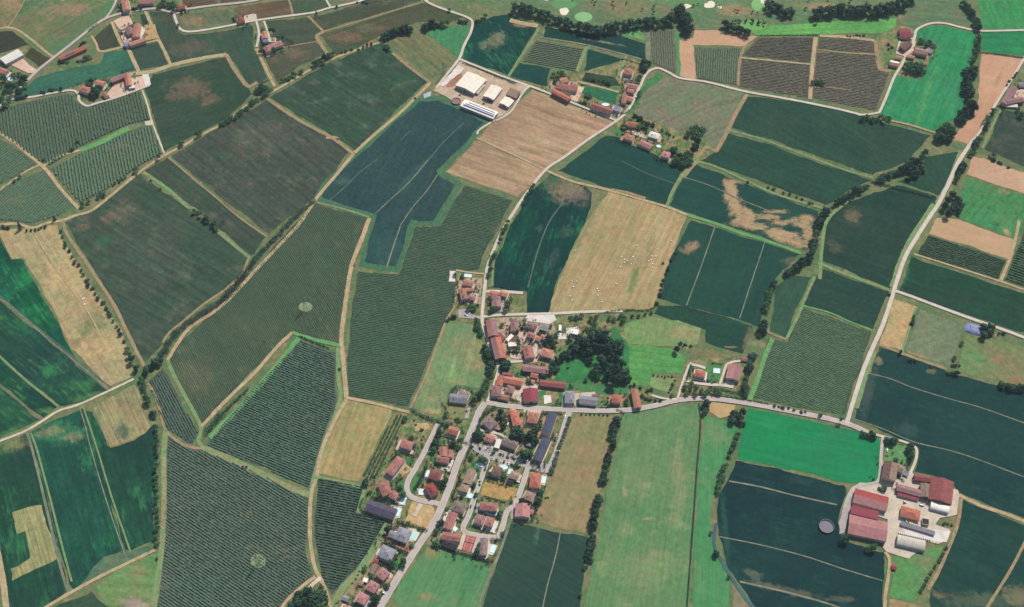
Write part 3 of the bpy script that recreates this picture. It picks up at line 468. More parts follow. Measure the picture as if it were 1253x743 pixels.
# ------------------------------------------------------------------ farm tracks, grass lines, ditches, roads
dirt = mat_land('track_dirt', (200,176,142), (184,164,128), streak=0, fine=.22, big=.05, c3=(150,146,110))
earth = mat_land('track_earth', (176,150,120), (160,146,114), streak=0, fine=.25, big=.05, c3=(128,130,100))
grass_tr = mat_land('track_grass', (126,160,112), (146,152,112), streak=0, fine=.25, big=.05, c3=(104,144,100))
bright_tr = mat_land('track_lush', (104,164,104), (124,168,110), streak=0, fine=.2, big=.05)
faint = mat_land('tractor_line', (104,122,112), (92,114,106), streak=0, fine=.3, big=.06)
tan_ln = mat_land('pale_line', (150,148,126), (122,132,114), streak=0, fine=.25, big=.06)
gravel = mat_land('gravel', (224,208,184), (206,190,164), streak=0, fine=.12, big=.06)
ditch_m = mat_land('ditch_water', (46,76,68), (60,92,74), streak=0, fine=.3, big=.06)
T = ribbon
for pts, w, m, lab in [
 ([(0,35),(10,34),(22,37),(40,50),(58,65),(67,71)],4,dirt,'tan track from the country road into the brown meadow'),
 ([(10,33),(22,16),(33,-6)],2.5,earth,'faint track through the far brown meadow'),
 ([(112,44),(118,54),(123,63),(148,58)],3.5,dirt,'tan track round the small fenced plot'),
 ([(137,27),(142,40),(150,57)],5,dirt,'tan drive beside the pale yard'),
 ([(157,59),(163,73),(170,88)],6,dirt,'tan track down from the pale yard'),
 ([(178,14),(186,32),(194,49),(203,66),(209,80)],5,dirt,'tan track between the far dark fields'),
 ([(128,64),(150,58),(178,53),(194,49)],3,dirt,'tan track in front of the pale yard'),
 ([(158,91),(185,88),(210,80),(245,72),(277,67)],8,dirt,'wide tan track above the walled farm'),
 ([(277,67),(285,82),(296,98),(304,106),(315,101)],6,earth,'tan track bending to the pond'),
 ([(314,60),(319,71),(327,88),(336,106)],5,dirt,'tan track past the pink farmhouse'),
 ([(174,110),(181,130),(186,149),(201,188)],2.6,gravel,'thin pale track from the walled farm to the road'),
 ([(-5,160),(14,172),(36,190),(47,199),(60,212),(78,236),(97,256)],5,dirt,'tan track between the western orchards'),
 ([(-5,236),(12,224),(30,211),(48,202)],3.5,dirt,'tan track to the western orchard crossing'),
 ([(98,184),(122,175),(158,157)],9,bright_tr,'bright grass strip across the orchard'),
 ([(52,204),(72,192),(98,184)],4,dirt,'tan end of the orchard grass strip'),
 ([(-5,276),(20,274),(40,279),(58,273),(76,270),(92,264),(112,258),(133,242),(172,210),(202,190),(222,180),(245,166),(272,152),(296,134),(312,121),(322,118),(345,106),(372,90),(405,73),(440,60),(468,51)],4.5,dirt,'long tan track along the hedge line'),
 ([(76,271),(84,290),(106,322),(126,352),(140,374),(155,405),(168,432),(178,450)],4.5,earth,'tan track beside the ditch bushes'),
 ([(176,210),(206,193),(235,217),(262,240),(285,262),(306,315)],0.1,earth,'x') if 0 else ([(176,211),(206,232),(228,252),(240,258),(272,288),(306,316)],5,grass_tr,'grassy strip with a tree clump in the grey field'),
 ([(206,193),(232,215),(262,240),(295,268),(327,290)],2.2,earth,'thin pinkish track in the grey field'),
 ([(327,121),(350,137),(372,151),(405,168),(432,188)],5,earth,'tan track between the grey and green fields'),
 ([(399,168),(410,169),(413,172)],7,earth,'bare spot on the field track'),
 ([(434,187),(455,168),(490,138),(515,113),(527,101)],5,dirt,'tan track along the blue-green crop'),
 ([(480,65),(500,82),(522,98),(526,102)],4.5,earth,'tan track below the olive triangle'),
 ([(396,39),(420,32),(470,17),(517,3)],3,earth,'thin tan track through the far olive fields'),
 ([(396,39),(388,44),(391,52),(401,66)],6,earth,'tan bend of the far field track'),
 ([(377,20),(388,31),(396,39)],4,earth,'tan link from the upper lane'),
 ([(352,-4),(356,8),(358,17)],3,earth,'tan edge in the far brown fields'),
 ([(340,60),(365,55),(389,51)],2,earth,'thin edge below the pink farmhouse'),
 # stream banks
 ([(304,317),(296,336),(278,353),(250,372),(226,392),(207,408),(199,420)],3.5,earth,'tan bank track on the upper side of the stream'),
 ([(433,188),(410,216),(388,242),(368,272),(348,294),(312,332),(272,374),(234,400),(218,420),(205,441)],5,dirt,'tan bank track on the lower side of the stream'),
 ([(205,441),(214,462),(228,488),(240,510),(246,525),(243,540),(250,549)],5,grass_tr,'grassy track along the small vineyard'),
 ([(247,522),(275,492),(310,458),(340,424),(358,407)],5,dirt,'tan track above the vineyard hedge'),
 ([(256,536),(284,508),(316,474),(345,440),(366,414)],7,bright_tr,'lush green bank above the enclosed vineyard'),
 ([(358,407),(385,416),(415,423)],5,bright_tr,'green bank at the vineyard head'),
 ([(384,247),(420,256),(452,266)],3,grass_tr,'grassy headland under the blue-green crop'),
 ([(452,267),(440,300),(430,326),(424,362),(418,410),(420,440),(424,487)],6,dirt,'long tan track beside the long vineyard'),
 ([(414,425),(414,460),(416,490),(402,530),(390,565),(381,600)],6,grass_tr,'grassy verge west of the straw field'),
 ([(424,488),(410,515),(394,550),(388,582),(381,605),(379,650),(384,690),(392,708),(400,727),(406,745)],4.5,dirt,'tan track down to the grove'),
 ([(424,487),(455,493),(482,500),(503,505)],4,dirt,'tan headland below the long vineyard'),
 ([(502,500),(523,455),(545,395),(556,375),(558,350)],3,earth,'tan edge of the long vineyard'),
 ([(177,466),(188,480),(198,510),(203,527),(220,542),(235,548),(250,549)],3.5,earth,'tan track under the small vineyard'),
 ([(203,527),(200,560),(201,610),(199,660),(194,700),(188,745)],7,grass_tr,'green verge beside the largest vineyard'),
 ([(201,560),(201,590),(200,620),(200,645)],3,earth,'worn wheel line on the vineyard verge'),
 ([(250,549),(285,564),(320,580),(350,595),(379,606)],8,grass_tr,'grass strip between two large vineyards'),
 ([(258,553),(320,581),(378,607)],2,earth,'worn line in the grass strip'),
 ([(386,706),(372,716),(352,734),(343,748)],4,dirt,'tan track to the grove'),
 ([(392,707),(382,716),(378,722)],5,gravel,'pale turning place by the grove'),
 ([(382,583),(415,590),(447,597)],5,grass_tr,'grass headland under the straw field'),
 ([(447,597),(438,628)],5,grass_tr,'grass headland beside the terrace'),
 ([(476,638),(460,668),(440,698),(420,720),(408,742)],9,grass_tr,'grass strip behind the lower gardens'),
 ([(478,644),(462,674),(442,704),(424,726),(412,745)],2.5,earth,'worn path behind the lower gardens'),
 # western fields
 ([(-5,542),(30,528),(51,516),(72,503),(97,495),(130,480),(164,464)],3.2,gravel,'pale straight track through the western fields'),
 ([(-5,364),(10,372),(35,394),(70,424),(110,457),(133,477)],2,tan_ln,'thin pale tractor line in the western crops'),
 ([(-5,358),(14,374),(40,396),(74,424),(112,456),(136,474)],1.6,faint,'second tractor line in the western crops'),
 ([(-5,432),(30,464),(72,498)],3,grass_tr,'grass line between western crops'),
 ([(-5,466),(20,488),(51,514)],1.4,tan_ln,'pale line in the western crops'),
 ([(97,497),(104,520),(112,552),(130,612),(148,665),(158,690)],1.4,tan_ln,'pale edge line between the dark strips'),
 ([(102,499),(111,525),(120,553),(138,612),(160,676)],2,grass_tr,'green edge line between the dark strips'),
 ([(33,530),(40,552),(58,626),(72,686),(84,727)],3,tan_ln,'pale line between the dark western crops'),
 ([(38,530),(46,553),(62,612),(76,668),(88,712)],2.4,grass_tr,'green line beside the pale western line'),
 ([(52,746),(84,727),(120,707),(157,689),(190,673)],4,dirt,'lower western track'),
 ([(-8,650),(2,700),(9,750)],7,dirt,'tan lane at the western edge'),
 ([(40,283),(58,312),(84,350),(108,382),(124,412)],2,dirt,'faint pale line in the tan wedge'),
 # tractor lines
 ([(398,250),(420,231),(442,210),(462,195)],1.5,faint,'short tractor line in the blue-green crop'),
 ([(459,262),(476,246),(500,224),(524,196)],1.4,tan_ln,'pale tractor line in the blue-green crop'),
 ([(524,196),(545,172),(568,150)],1.4,faint,'faint tractor line in the blue-green crop'),
 ([(490,276),(505,254),(522,234),(537,212)],1.4,tan_ln,'second pale tractor line in the blue-green crop'),
 ([(473,328),(482,300),(490,277)],2,tan_ln,'pale tractor line near the crop foot'),
 ([(502,160),(490,172)],1.2,faint,'tiny tractor line'),
 ([(583,169),(625,188),(667,208)],3,dirt,'tan path across the stubble field'),
 ([(646,352),(658,308),(672,272),(690,247)],2,faint,'tractor line in the dark strip'),
 ([(840,374),(858,326),(875,277)],1.4,tan_ln,'pale tractor line in the dark crop'),
 ([(905,390),(920,344),(936,296)],1.4,tan_ln,'second pale tractor line in the dark crop'),
 ([(760,197),(790,212),(828,226)],1.4,faint,'faint tractor line below the barn'),
 ([(836,217),(870,228),(900,242),(940,258)],1.4,tan_ln,'pale tractor line by the sandy hook'),
 ([(1062,457),(1090,464),(1115,474),(1160,488),(1200,499),(1256,519)],1.4,tan_ln,'pale tractor line in the very dark crop'),
 ([(1048,514),(1080,525),(1118,541),(1160,551),(1195,562),(1256,585)],1.4,tan_ln,'second pale tractor line in the very dark crop'),
 ([(892,589),(930,596),(970,606),(1024,618)],2,tan_ln,'pale tractor line west of the farm'),
 ([(880,657),(930,667),(985,681),(1030,696),(1080,711)],1.4,tan_ln,'second pale tractor line west of the farm'),
 ([(905,712),(950,722),(1000,735),(1040,748)],2.2,tan_ln,'third pale tractor line west of the farm'),
 ([(1174,606),(1200,619),(1230,629),(1256,639)],4.5,dirt,'tan track east of the farm'),
 ([(1256,660),(1235,700),(1206,746)],3.4,earth,'tan track in the lower dark crop'),
 ([(1176,610),(1172,640),(1160,672),(1148,700),(1136,722)],4,earth,'tan edge track beside the farm row trees'),
 ([(686,650),(680,680),(670,716),(663,748)],1.4,tan_ln,'pale line in the slanting-lined crop'),
 ([(624,640),(610,680),(596,714),(584,748)],3,tan_ln,'pale edge of the slanting-lined crop'),
 # east and centre margins
 ([(893,160),(933,171),(969,184),(1030,207),(1068,218)],3.4,grass_tr,'pale grass track between the dark fields'),
 ([(855,198),(880,206),(940,234),(975,246),(1010,256)],4,grass_tr,'grass margin under the dark field'),
 ([(817,253),(840,263),(876,274),(905,285),(938,295),(980,310)],5,bright_tr,'bright grass line above the crop lines'),
 ([(669,209),(700,222),(745,233),(790,246),(817,254),(840,263)],4,dirt,'tan track above the golden stubble'),
 ([(816,252),(824,232),(836,213),(850,198),(858,186),(866,178)],4.5,grass_tr,'grass track up to the hamlet copse'),
 ([(836,218),(848,203),(856,198)],5,earth,'bare end of the grass track'),
 ([(914,116),(900,140),(888,165),(876,186)],6,earth,'tan track beside the grey pasture'),
 ([(877,186),(864,181),(856,190)],5,earth,'tan bend by the hamlet copse'),
 ([(911,57),(905,75),(903,105)],4,earth,'tan track beside the square vineyard'),
 ([(906,71),(950,75),(992,79)],3,dirt,'tan path across the brown vineyards'),
 ([(998,46),(994,80),(991,122)],6,dirt,'tan track between the brown vineyards'),
 ([(1000,61),(1035,65),(1072,67)],2.4,earth,'tan path in the brown vineyard'),
 ([(995,107),(1020,108),(1043,111)],1.8,earth,'short tan path in the brown vineyard'),
 ([(1003,44),(1040,46),(1070,50)],6,dirt,'tan strip above the brown vineyard'),
 ([(1071,50),(1073,68),(1077,85),(1090,87)],6,earth,'tan corner by the small barns'),
 ([(755,98),(765,72),(768,68)],5,grass_tr,'grass track beside the salmon house'),
 ([(706,88),(716,62),(722,58)],6,grass_tr,'grass track above the hamlet farm'),
 ([(660,46),(700,52),(725,57),(768,68),(788,74)],3,tan_ln,'pale track under the dark crop'),
 ([(622,95),(634,75),(648,54),(660,34)],4,grass_tr,'grass track by the dark green crop'),
 ([(792,40),(793,58),(792,76)],7,tan_ln,'pale strip beside the narrow vineyard'),
 ([(706,100),(735,107),(757,113)],3.5,dirt,'tan path above the hamlet meadow'),
 ([(624,25),(640,29),(658,32)],9,dirt,'tan strip under the woodland belt'),
 ([(945,415),(935,440),(925,470),(917,490)],6,bright_tr,'bright grass strip beside the stream trees'),
 ([(997,339),(985,365),(975,390),(962,415)],4,grass_tr,'grass track beside the small green field'),
 ([(962,416),(942,408),(940,404)],3,earth,'tan headland of the small green field'),
 ([(1001,322),(1030,334),(1060,345),(1090,356)],5,grass_tr,'grass track to the crossroads'),
 ([(981,374),(1015,383),(1040,394),(1067,405)],2.4,bright_tr,'bright grass line in the dark vineyard'),
 ([(1143,250),(1120,285),(1104,315),(1092,352)],8,grass_tr,'grass verge along the straight road'),
 ([(1176,186),(1160,226),(1146,250)],7,grass_tr,'grass verge of the northbound lane'),
 ([(1118,311),(1160,324),(1222,344),(1256,356)],3,dirt,'tan track below the small vineyard'),
 ([(1247,270),(1238,310),(1224,344)],4,dirt,'tan track beside the eastern vineyard'),
 ([(1121,376),(1113,400),(1104,432)],3,grass_tr,'grass line of the bush row'),
 ([(1003,342),(1006,300),(1012,270),(1035,248),(1050,236)],5,grass_tr,'grass margin of the wooded stream'),
 ([(1076,422),(1110,435),(1158,452)],4,earth,'tan headland above the very dark crop'),
 ([(1070,430),(1058,462),(1048,500)],6,grass_tr,'grass verge of the straight road foot'),
 ([(855,494),(857,520),(853,570),(848,640),(840,748)],2.0,ditch_m,'thin dark ditch through the green meadow'),
 ([(748,232),(768,236),(790,243)],4,earth,'worn top of the golden stubble'),
 ([(876,640),(874,668),(885,690),(905,722),(925,748)],4,mat_land('stream_water',(88,122,122),(74,108,110),streak=0,fine=.2),'grey-green stream at the dark crop edge'),
 ([(558,516),(572,500),(584,490)],3,earth,'dry margin below the village meadow'),
 ([(602,352),(606,310),(622,276),(640,246)],3,grass_tr,'grass verge of the tree-lined lane'),
 ([(1224,135),(1214,155),(1202,182)],3.5,grass_tr,'grass track below the courtyard farm'),
]: T('farm_track' if 'ditch' not in lab.split(' through')[0] else 'ditch', pts, w, m, 'track', lab)
# round clearings of the pylons
for c, r, lab in [((316,687),(9.6,8.6),'round grassy clearing in the largest vineyard'), ((374,376),(8.5,6),'small clearing in the broad vineyard')]:
    sheet('clearing', [(c[0] + r[0] * math.cos(a * .35), c[1] + r[1] * math.sin(a * .35)) for a in range(18)],
          mat_land('clearing', (152,158,124), (126,152,112), streak=0, fine=.25, big=.2, c3=(172,150,128)), 'track', lab, .2, cat='clearing')

# ------------------------------------------------------------------ pads and yards
conc = mat_land('yard_concrete', (222,206,186), (206,192,174), streak=0, fine=.12, big=.06, c3=(190,174,158))
white_pad = mat_land('yard_white', (238,230,220), (222,212,200), streak=0, fine=.1, big=.1)
grey_pad = mat_land('yard_grey', (190,180,174), (176,168,164), streak=0, fine=.12, big=.06)
pink_pad = mat_land('yard_pinkish', (226,196,176), (214,182,160), streak=0, fine=.12, big=.06)
for poly, m, lab in [
 ([(1042,597),(1052,591),(1075,590),(1080,578),(1092,590),(1104,583),(1116,578),(1120,584),(1172,600),(1174,606),(1171,630),(1150,634),(1144,642),(1162,648),(1158,662),(1148,666),(1132,662),(1122,676),(1112,684),(1084,675),(1080,670),(1086,636),(1046,622),(1040,612)], conc, 'pale concrete yard of the red-roofed farm'),
 ([(1103,643),(1140,648),(1163,650),(1158,664),(1145,663),(1108,655)], white_pad, 'white silage apron of the farm'),
 ([(1026,640),(1034,612),(1040,604),(1043,612),(1036,640),(1033,652),(1027,654)], grey_pad, 'grey concrete strip beside the crimson barn'),
 ([(563,75),(572,80),(600,92),(625,100),(648,106),(640,112),(620,140),(606,146),(598,146),(560,127),(545,118),(534,113),(530,112),(535,104),(552,90)], mat_land('yard_gravel',(206,182,158),(190,166,142),streak=0,fine=.18,big=.06,c3=(214,198,178)), 'gravel yard of the white farm'),
 ([(538,104),(550,92),(560,80),(568,84),(552,100),(542,106)], white_pad, 'white concrete lane of the white farm'),
 ([(545,106),(552,98),(560,92),(566,90),(566,97),(556,106),(548,108)], mat_land('yard_brick',(178,128,112),(160,124,104),streak=0,fine=.25,big=.1), 'reddish manure pad of the white farm'),
 ([(518,116),(528,112),(527,118),(519,121)], mat_land('puddle_pad',(176,196,200),(190,200,200),streak=0,fine=.1), 'pale bluish wet pad at the yard end'),
 ([(139,26),(150,21),(158,20),(163,29),(150,37),(146,36)], pink_pad, 'pale pink parking yard of the far farm'),
 ([(148,44),(160,42),(164,48),(158,54),(151,52)], pink_pad, 'inner courtyard of the far farm'),
 ([(170,34),(179,34),(176,42),(171,46)], white_pad, 'white rubble beside the far farm'),
 ([(176,32),(190,30),(194,47),(178,50)], mat_land('dry_yard',(190,162,120),(178,156,116),streak=0,fine=.2), 'dry tan paddock of the far farm'),
 ([(14,80),(28,72),(36,80),(46,86),(42,90),(34,90),(22,84)], pink_pad, 'pale yard of the white hall'),
 ([(128,119),(141,103),(158,97),(168,95),(182,91),(184,105),(165,113),(140,121)], pink_pad, 'pale yard of the walled farm'),
 ([(174,92),(181,91),(185,104),(178,105)], white_pad, 'white rubble heap ground of the walled farm'),
 ([(298,20),(311,17),(313,25),(300,28)], conc, 'pale forecourt of the small red house'),
 ([(328,46),(338,46),(338,52),(329,52)], conc, 'pale courtyard of the pink farmhouse'),
 ([(177,149),(187,147),(187,154),(178,154)], conc, 'pale pad on the thin track'),
 ([(550,332),(557,332),(557,345),(549,345)], white_pad, 'white concrete pad at the vineyard corner'),
 ([(561,379),(574,379),(576,385),(588,387),(587,391),(561,389)], grey_pad, 'grey car court by the village entrance'),
 ([(646,386),(678,385),(681,392),(672,397),(640,392)], white_pad, 'pale forecourt along the lane'),
 ([(682,408),(692,408),(692,402),(708,400),(708,414),(682,416)], white_pad, 'white courtyard of the white house'),
 ([(638,400),(656,404),(654,418),(640,420),(634,430),(640,440),(624,438),(622,428)], pink_pad, 'pinkish yards in the old village'),
 ([(612,470),(622,472),(632,482),(620,487),(612,482)], conc, 'courtyard of the orange roofs'),
 ([(640,472),(660,470),(658,476),(641,478),(640,492),(634,492),(630,482)], conc, 'pale yard beside the crimson barn'),
 ([(665,484),(674,484),(675,493),(666,495)], white_pad, 'white round pad beside the crimson barn'),
 ([(694,495),(700,495),(700,500),(693,500)], white_pad, 'white driveway of the grey hip house'),
 ([(703,482),(728,480),(729,486),(704,490),(705,498),(703,498)], conc, 'pale yard of the grey workshop'),
 ([(596,544),(608,541),(604,552),(598,550)], white_pad, 'white pad beside the white flat roof'),
 ([(578,541),(602,548),(640,559),(673,569),(664,579),(640,572),(594,561),(577,549)], grey_pad, 'grey car park behind the terraces'),
 ([(643,496),(668,498),(660,508),(650,512),(640,504)], pink_pad, 'pinkish forecourt of the hip house'),
 ([(558,352),(568,352),(578,358),(588,362),(586,366),(560,360)], pink_pad, 'pale yard of the northern houses'),
 ([(508,627),(513,616),(518,618),(509,633),(503,630)], conc, 'paved pool terrace of the dark terrace block') ,
 ([(486,608),(497,609),(496,619),(486,618)], conc, 'pool terrace of the pink house'),
 ([(479,618),(492,620),(490,634),(480,636)], conc, 'pool terrace of the dark terrace block'),
 ([(599,666),(609,668),(603,680),(597,678)], white_pad, 'pool terrace of the last villa'),
 ([(592,623),(610,623),(610,632),(592,629)], white_pad, 'pool terrace with the blue deck'),
 ([(601,646),(612,648),(606,675),(590,680),(560,672),(563,655)], conc, 'paved surround of the tennis court') if 0 else ([(560,672),(567,652),(585,655),(584,668),(579,677)], conc, 'paved surround of the tennis court'),
 ([(612,563),(620,566),(618,575),(610,573)], conc, 'pool terrace of the brown hip house'),
 ([(661,579),(669,581),(667,595),(660,593)], conc, 'pool terrace of the orange-red villa'),
 ([(524,575),(528,576),(524,586),(519,584)], conc, 'pool terrace of the red hip house'),
 ([(510,598),(522,600),(524,606),(512,606)], conc, 'pool terrace of the orange-red house'),
 ([(468,655),(476,656),(506,672),(503,678),(480,668),(467,660)], mat_land('drive_brick',(190,134,112),(176,126,108),streak=0,fine=.15), 'red brick driveway of the grey villa'),
 ([(500,646),(511,648),(506,664),(498,662)], conc, 'pool terrace of the grey villa'),
 ([(476,700),(482,704),(478,708),(472,704)], conc, 'short driveway of the solar house'),
 ([(462,718),(472,724),(470,728),(462,723)], conc, 'short driveway of the middle red house'),
 ([(540,570),(553,571),(550,578),(540,576)], conc, 'pale driveway of the red hip house'),
 ([(506,575),(498,580),(492,584),(488,578),(496,568)], lot, 'dry forecourt of the long pink house'),
 ([(888,464),(900,466),(898,474),(886,472)], conc, 'pale apron before the villa barn'),
 ([(761,92),(775,93),(772,101),(764,100)], grey_pad, 'pale drive of the salmon hip house'),
 ([(706,106),(716,107),(712,114),(706,112)], mat_land('dry_pad',(226,208,170),(214,196,160),streak=0,fine=.1), 'pale dry pad behind the hamlet farm'),
 ([(698,112),(712,114),(706,126),(692,124)], pink_pad, 'yard of the hamlet farm'),
 ([(798,170),(810,168),(808,174),(800,175)], pink_pad, 'terrace of the white hip house'),
 ([(774,160),(792,166),(790,170),(772,164)], conc, 'drive beyond the hamlet lane'),
 ([(1236,112),(1260,108),(1260,126),(1244,124)], pink_pad, 'pale yard of the courtyard farm'),
 ([(1098,60),(1112,62),(1116,54),(1121,50),(1118,62),(1108,70),(1096,66)], pink_pad, 'yard between the far barns'),
 ([(545,497),(557,485),(566,486),(574,492),(574,512),(560,515),(550,512)], mat_land('dry_garden',(150,146,104),(128,136,96),streak=0,fine=.25,big=.1), 'dry garden of the grey villa'),
 ([(570,497),(576,500),(573,513),(569,512)], grey_pad, 'grey driveway of the grey villa'),
]: sheet('paved_yard', poly, m, 'pad', lab, .4, cat='yard')

# ------------------------------------------------------------------ roads
asph = mat_land('road_asphalt', (202,188,180), (192,180,174), streak=0, fine=.1, big=.04, c3=(208,194,184))
pale = mat_land('road_concrete', (222,208,192), (212,198,184), streak=0, fine=.12, big=.05)
kerb_m = mat_plain('kerb_stone', (214,204,192), .9, .1, .08)
ROADS = []
def road(pts, w, m, lab, per=8, kerb=False):
    w *= .9
    ROADS.append((np.array([p[:2] for p in smooth([at(*q) for q in pts], 12)]), w))
    if kerb:
        ribbon('pavement', pts, w + 1.7, kerb_m, 'pad', 'pale kerbed edge of the ' + lab, .04, per=per)
    return ribbon('road', pts, w, m, 'road', lab, .06, per=per)
road([(458,756),(466,742),(489,704),(512,668),(532.5,637.4),(548,601.6),(560,567),(571.8,540.4),(577.5,527),(582,515),(587,503),(594,493)], 7.2, asph, 'asphalt street through the housing estate', 8, True)
road([(597,492),(606,468),(610,452),(607,440),(600,425),(594,408),(590,392),(591,372),(593,354),(595,335),(598,322)], 5, pale, 'pale village street bending to the north')
road([(595,493),(620,497),(660,500),(700,502),(735,503),(770,502),(800,497),(830,490),(865,488),(910,493),(970,504),(1010,512),(1040,520),(1062,530)], 5.6, asph, 'asphalt east road leaving the village', 8, True)
road([(1036,518),(1046,485),(1056,454),(1068,425),(1080,398),(1090,368),(1097,345),(1108,314),(1122,290),(1136,268),(1148,250),(1160,226),(1172,200),(1186,178)], 6, pale, 'pale straight road to the crossroads')
road([(1186,178),(1190,172),(1200,160),(1217,130),(1238,97),(1254,70),(1262,56)], 4, pale, 'pale lane past the courtyard farm')
road([(1094,356),(1112,362),(1128,368),(1160,380),(1190,391),(1225,403),(1258,415),(1300,428)], 5, pale, 'pale side lane to the lavender mound')
road([(598,322),(604,306),(614,284),(626,264),(645,236),(668,208),(690,193),(720,171),(752,150),(766,138),(776,122),(783,106),(790,92),(797,86),(806,84),(818,89),(832,96),(866,101),(910,112),(955,120),(992,127),(1030,135),(1054,141)], 4.6, pale, 'pale lane through the far hamlet')
road([(1076,138),(1084,120),(1094,95),(1103,80),(1109,68),(1115,58),(1119,46),(1121,38),(1128,33),(1140,29),(1156,29),(1176,34),(1197,38),(1228,38),(1300,36)], 4.4, pale, 'curved white lane by the far red hall')
road([(1050,141),(1066,140),(1076,138)], 4, pale, 'lane link at the thicket')
road([(1090,148),(1112,153),(1144,163)], 4, mat_land('lane_earth',(186,160,130),(172,152,122),streak=0,fine=.2), 'earth lane under the bright green crop')
road([(1098,46),(1106,47),(1117,48)], 4, pale, 'short lane in front of the red hall')
road([(1098,66),(1099,58),(1101,50)], 3.5, pale, 'short lane beside the brown barn')
road([(-30,139),(0,130),(13,120),(30,103),(46,87),(67,70),(84,57),(104,41),(124,26),(144,18),(170,13),(190,11),(204,14),(212,15),(226,12),(262,7),(300,3),(330,-3)], 5.4, asph, 'country road in the far corner')
road([(128,24),(136,14),(141,4),(146,-10)], 4, asph, 'side road beyond the country road')
road([(212,15),(216,27),(220,35),(228,39),(246,38),(280,32),(310,26),(345,21),(382,16),(404,10),(436,3),(470,-8)], 4.6, pale, 'upper lane along the far olive fields')
road([(394,-12),(399,0),(405,10)], 3.6, pale, 'short lane joining the upper lane')
road([(312,18),(314,27),(317,42),(314,58)], 4, pale, 'lane past the pink farmhouse')
road([(323,26),(327,38),(330,47)], 3.4, pale, 'drive of the pink farmhouse')
road([(12,122),(40,119),(66,114),(88,111),(96,116),(97,123),(106,130),(118,127),(145,119),(172,109),(183,105)], 4.2, pale, 'pale lane round the walled farm')
road([(514,-10),(522,2),(536,9),(556,16),(570,21),(578,27),(576,40),(568,56),(562,72),(548,90),(534,108)], 4.6, pale, 'pale lane to the white farm')
road([(563,73),(580,80),(610,92),(640,103),(660,110),(690,122),(720,134),(754,148)], 4.2, pale, 'pale lane along the stubble field')
road([(606,147),(598,152),(586,160),(584,165)], 3.5, pale, 'lane behind the striped white barn')
road([(648,106),(640,114),(624,138),(607,148)], 3.6, pale, 'lane beside the stubble field')
road([(591,388),(610,386),(640,385),(680,384),(720,382),(762,381)], 4.6, pale, 'pale lane along the golden stubble')
road([(594,357),(610,357),(640,359)], 5, pale, 'short lane to the northern houses')
road([(558,331),(575,334),(597,336)], 3, dirt, 'dirt drive at the northern end')
road([(655,434),(656,425),(655,412),(650,404)], 3.2, pale, 'alley in the old village')
road([(612,443),(630,443),(655,441)], 4, pale, 'cross alley in the old village')
road([(536,519),(528,536),(518,556),(508,574),(500,588),(498,599),(503,608),(516,613),(533,616),(541,619)], 5.2, asph, 'inner estate street curving round the sandy lot', 8, True)
road([(597,562),(591,580),(582,605),(574,630),(567,645),(570,652),(582,655),(604,658),(610,657),(616,641),(620,627),(628,619),(634.5,607),(640,592),(646,573)], 5, asph, 'estate loop street behind the car park', 8, True)
road([(697,502),(691,522),(684,546),(676,566),(670,580)], 8.5, asph, 'wide street beside the dark terraces')
road([(584,526),(600,529),(614,533),(626,542),(632,548)], 3.4, pale, 'curving drive between the villas')
road([(1062,530),(1074,533),(1090,537),(1106,541),(1120,548),(1121,560),(1117,572),(1112,582)], 3.6, pale, 'farm lane along the hedge')
road([(1080,536),(1078,556),(1077,576),(1073,590),(1055,594),(1044,598),(1038,608),(1033,622)], 4.4, asph, 'asphalt farm drive')
road([(1083,676),(1088,685),(1087,705),(1083,730),(1082,760)], 4.4, dirt, 'dirt lane south of the farm')
road([(829,488),(834,472),(842,450),(846,444)], 3.2, pale, 'villa drive')
road([(844,446),(854,448),(863,451)], 4.5, pale, 'upper villa drive')
road([(838,466),(850,469),(868,471),(884,472),(897,474)], 4.4, pale, 'lower villa drive')
road([(889,446),(885,458),(881,470)], 3.6, pale, 'drive beside the villa pool')
road([(889,446),(898,443),(907,442)], 3.6, pale, 'drive behind the villa barn')
road([(797,484),(812,488),(828,489)], 3, pale, 'path behind the roadside hedge')
# parking bays painted on the car park
lines = Geo(); mk = mat_plain('road_paint', (236,232,226), .8, .1, .05)
for k in range(26):
    for s_, off in ((0, (0, 0)), (1, (-3.2, 9.4))):
        p = at(582 + k * 3.2 + off[0], 545.5 + k * .95 + off[1]); q = at(581.2 + k * 3.2 + off[0], 549.0 + k * .95 + off[1])
        d = (q - p).normalized(); n = Vector((-d.y, d.x, 0)) * .09
        z = 1.04; lines.add([(p + n).to_tuple()[:2] + (z,), (p - n).to_tuple()[:2] + (z,), (q - n).to_tuple()[:2] + (z,), (q + n).to_tuple()[:2] + (z,)], [(0, 1, 2, 3)])
tag(lines.build('parking_marking', mk), 'white bay lines painted on the car park', 'marking', None, 'structure')
# dashed centre line on the estate street
lines = Geo(); P = smooth([at(*p) for p in [(458,756),(466,742),(489,704),(512,668),(532.5,637.4),(548,601.6),(560,567),(571.8,540.4),(577.5,527),(582,515),(587,503),(594,493)]], 14)
for a, b in list(zip(P, P[1:])):
    d = (b - a); L = d.length; d.normalize(); n = Vector((-d.y, d.x, 0)) * .08
    m_ = a + d * min(3, L * .5)
    lines.add([(v.x, v.y, 1.04) for v in (a + n, a - n, m_ - n, m_ + n)], [(0, 1, 2, 3)])
tag(lines.build('road_marking', mk), 'dashed white centre line of the estate street', 'marking', None, 'structure')

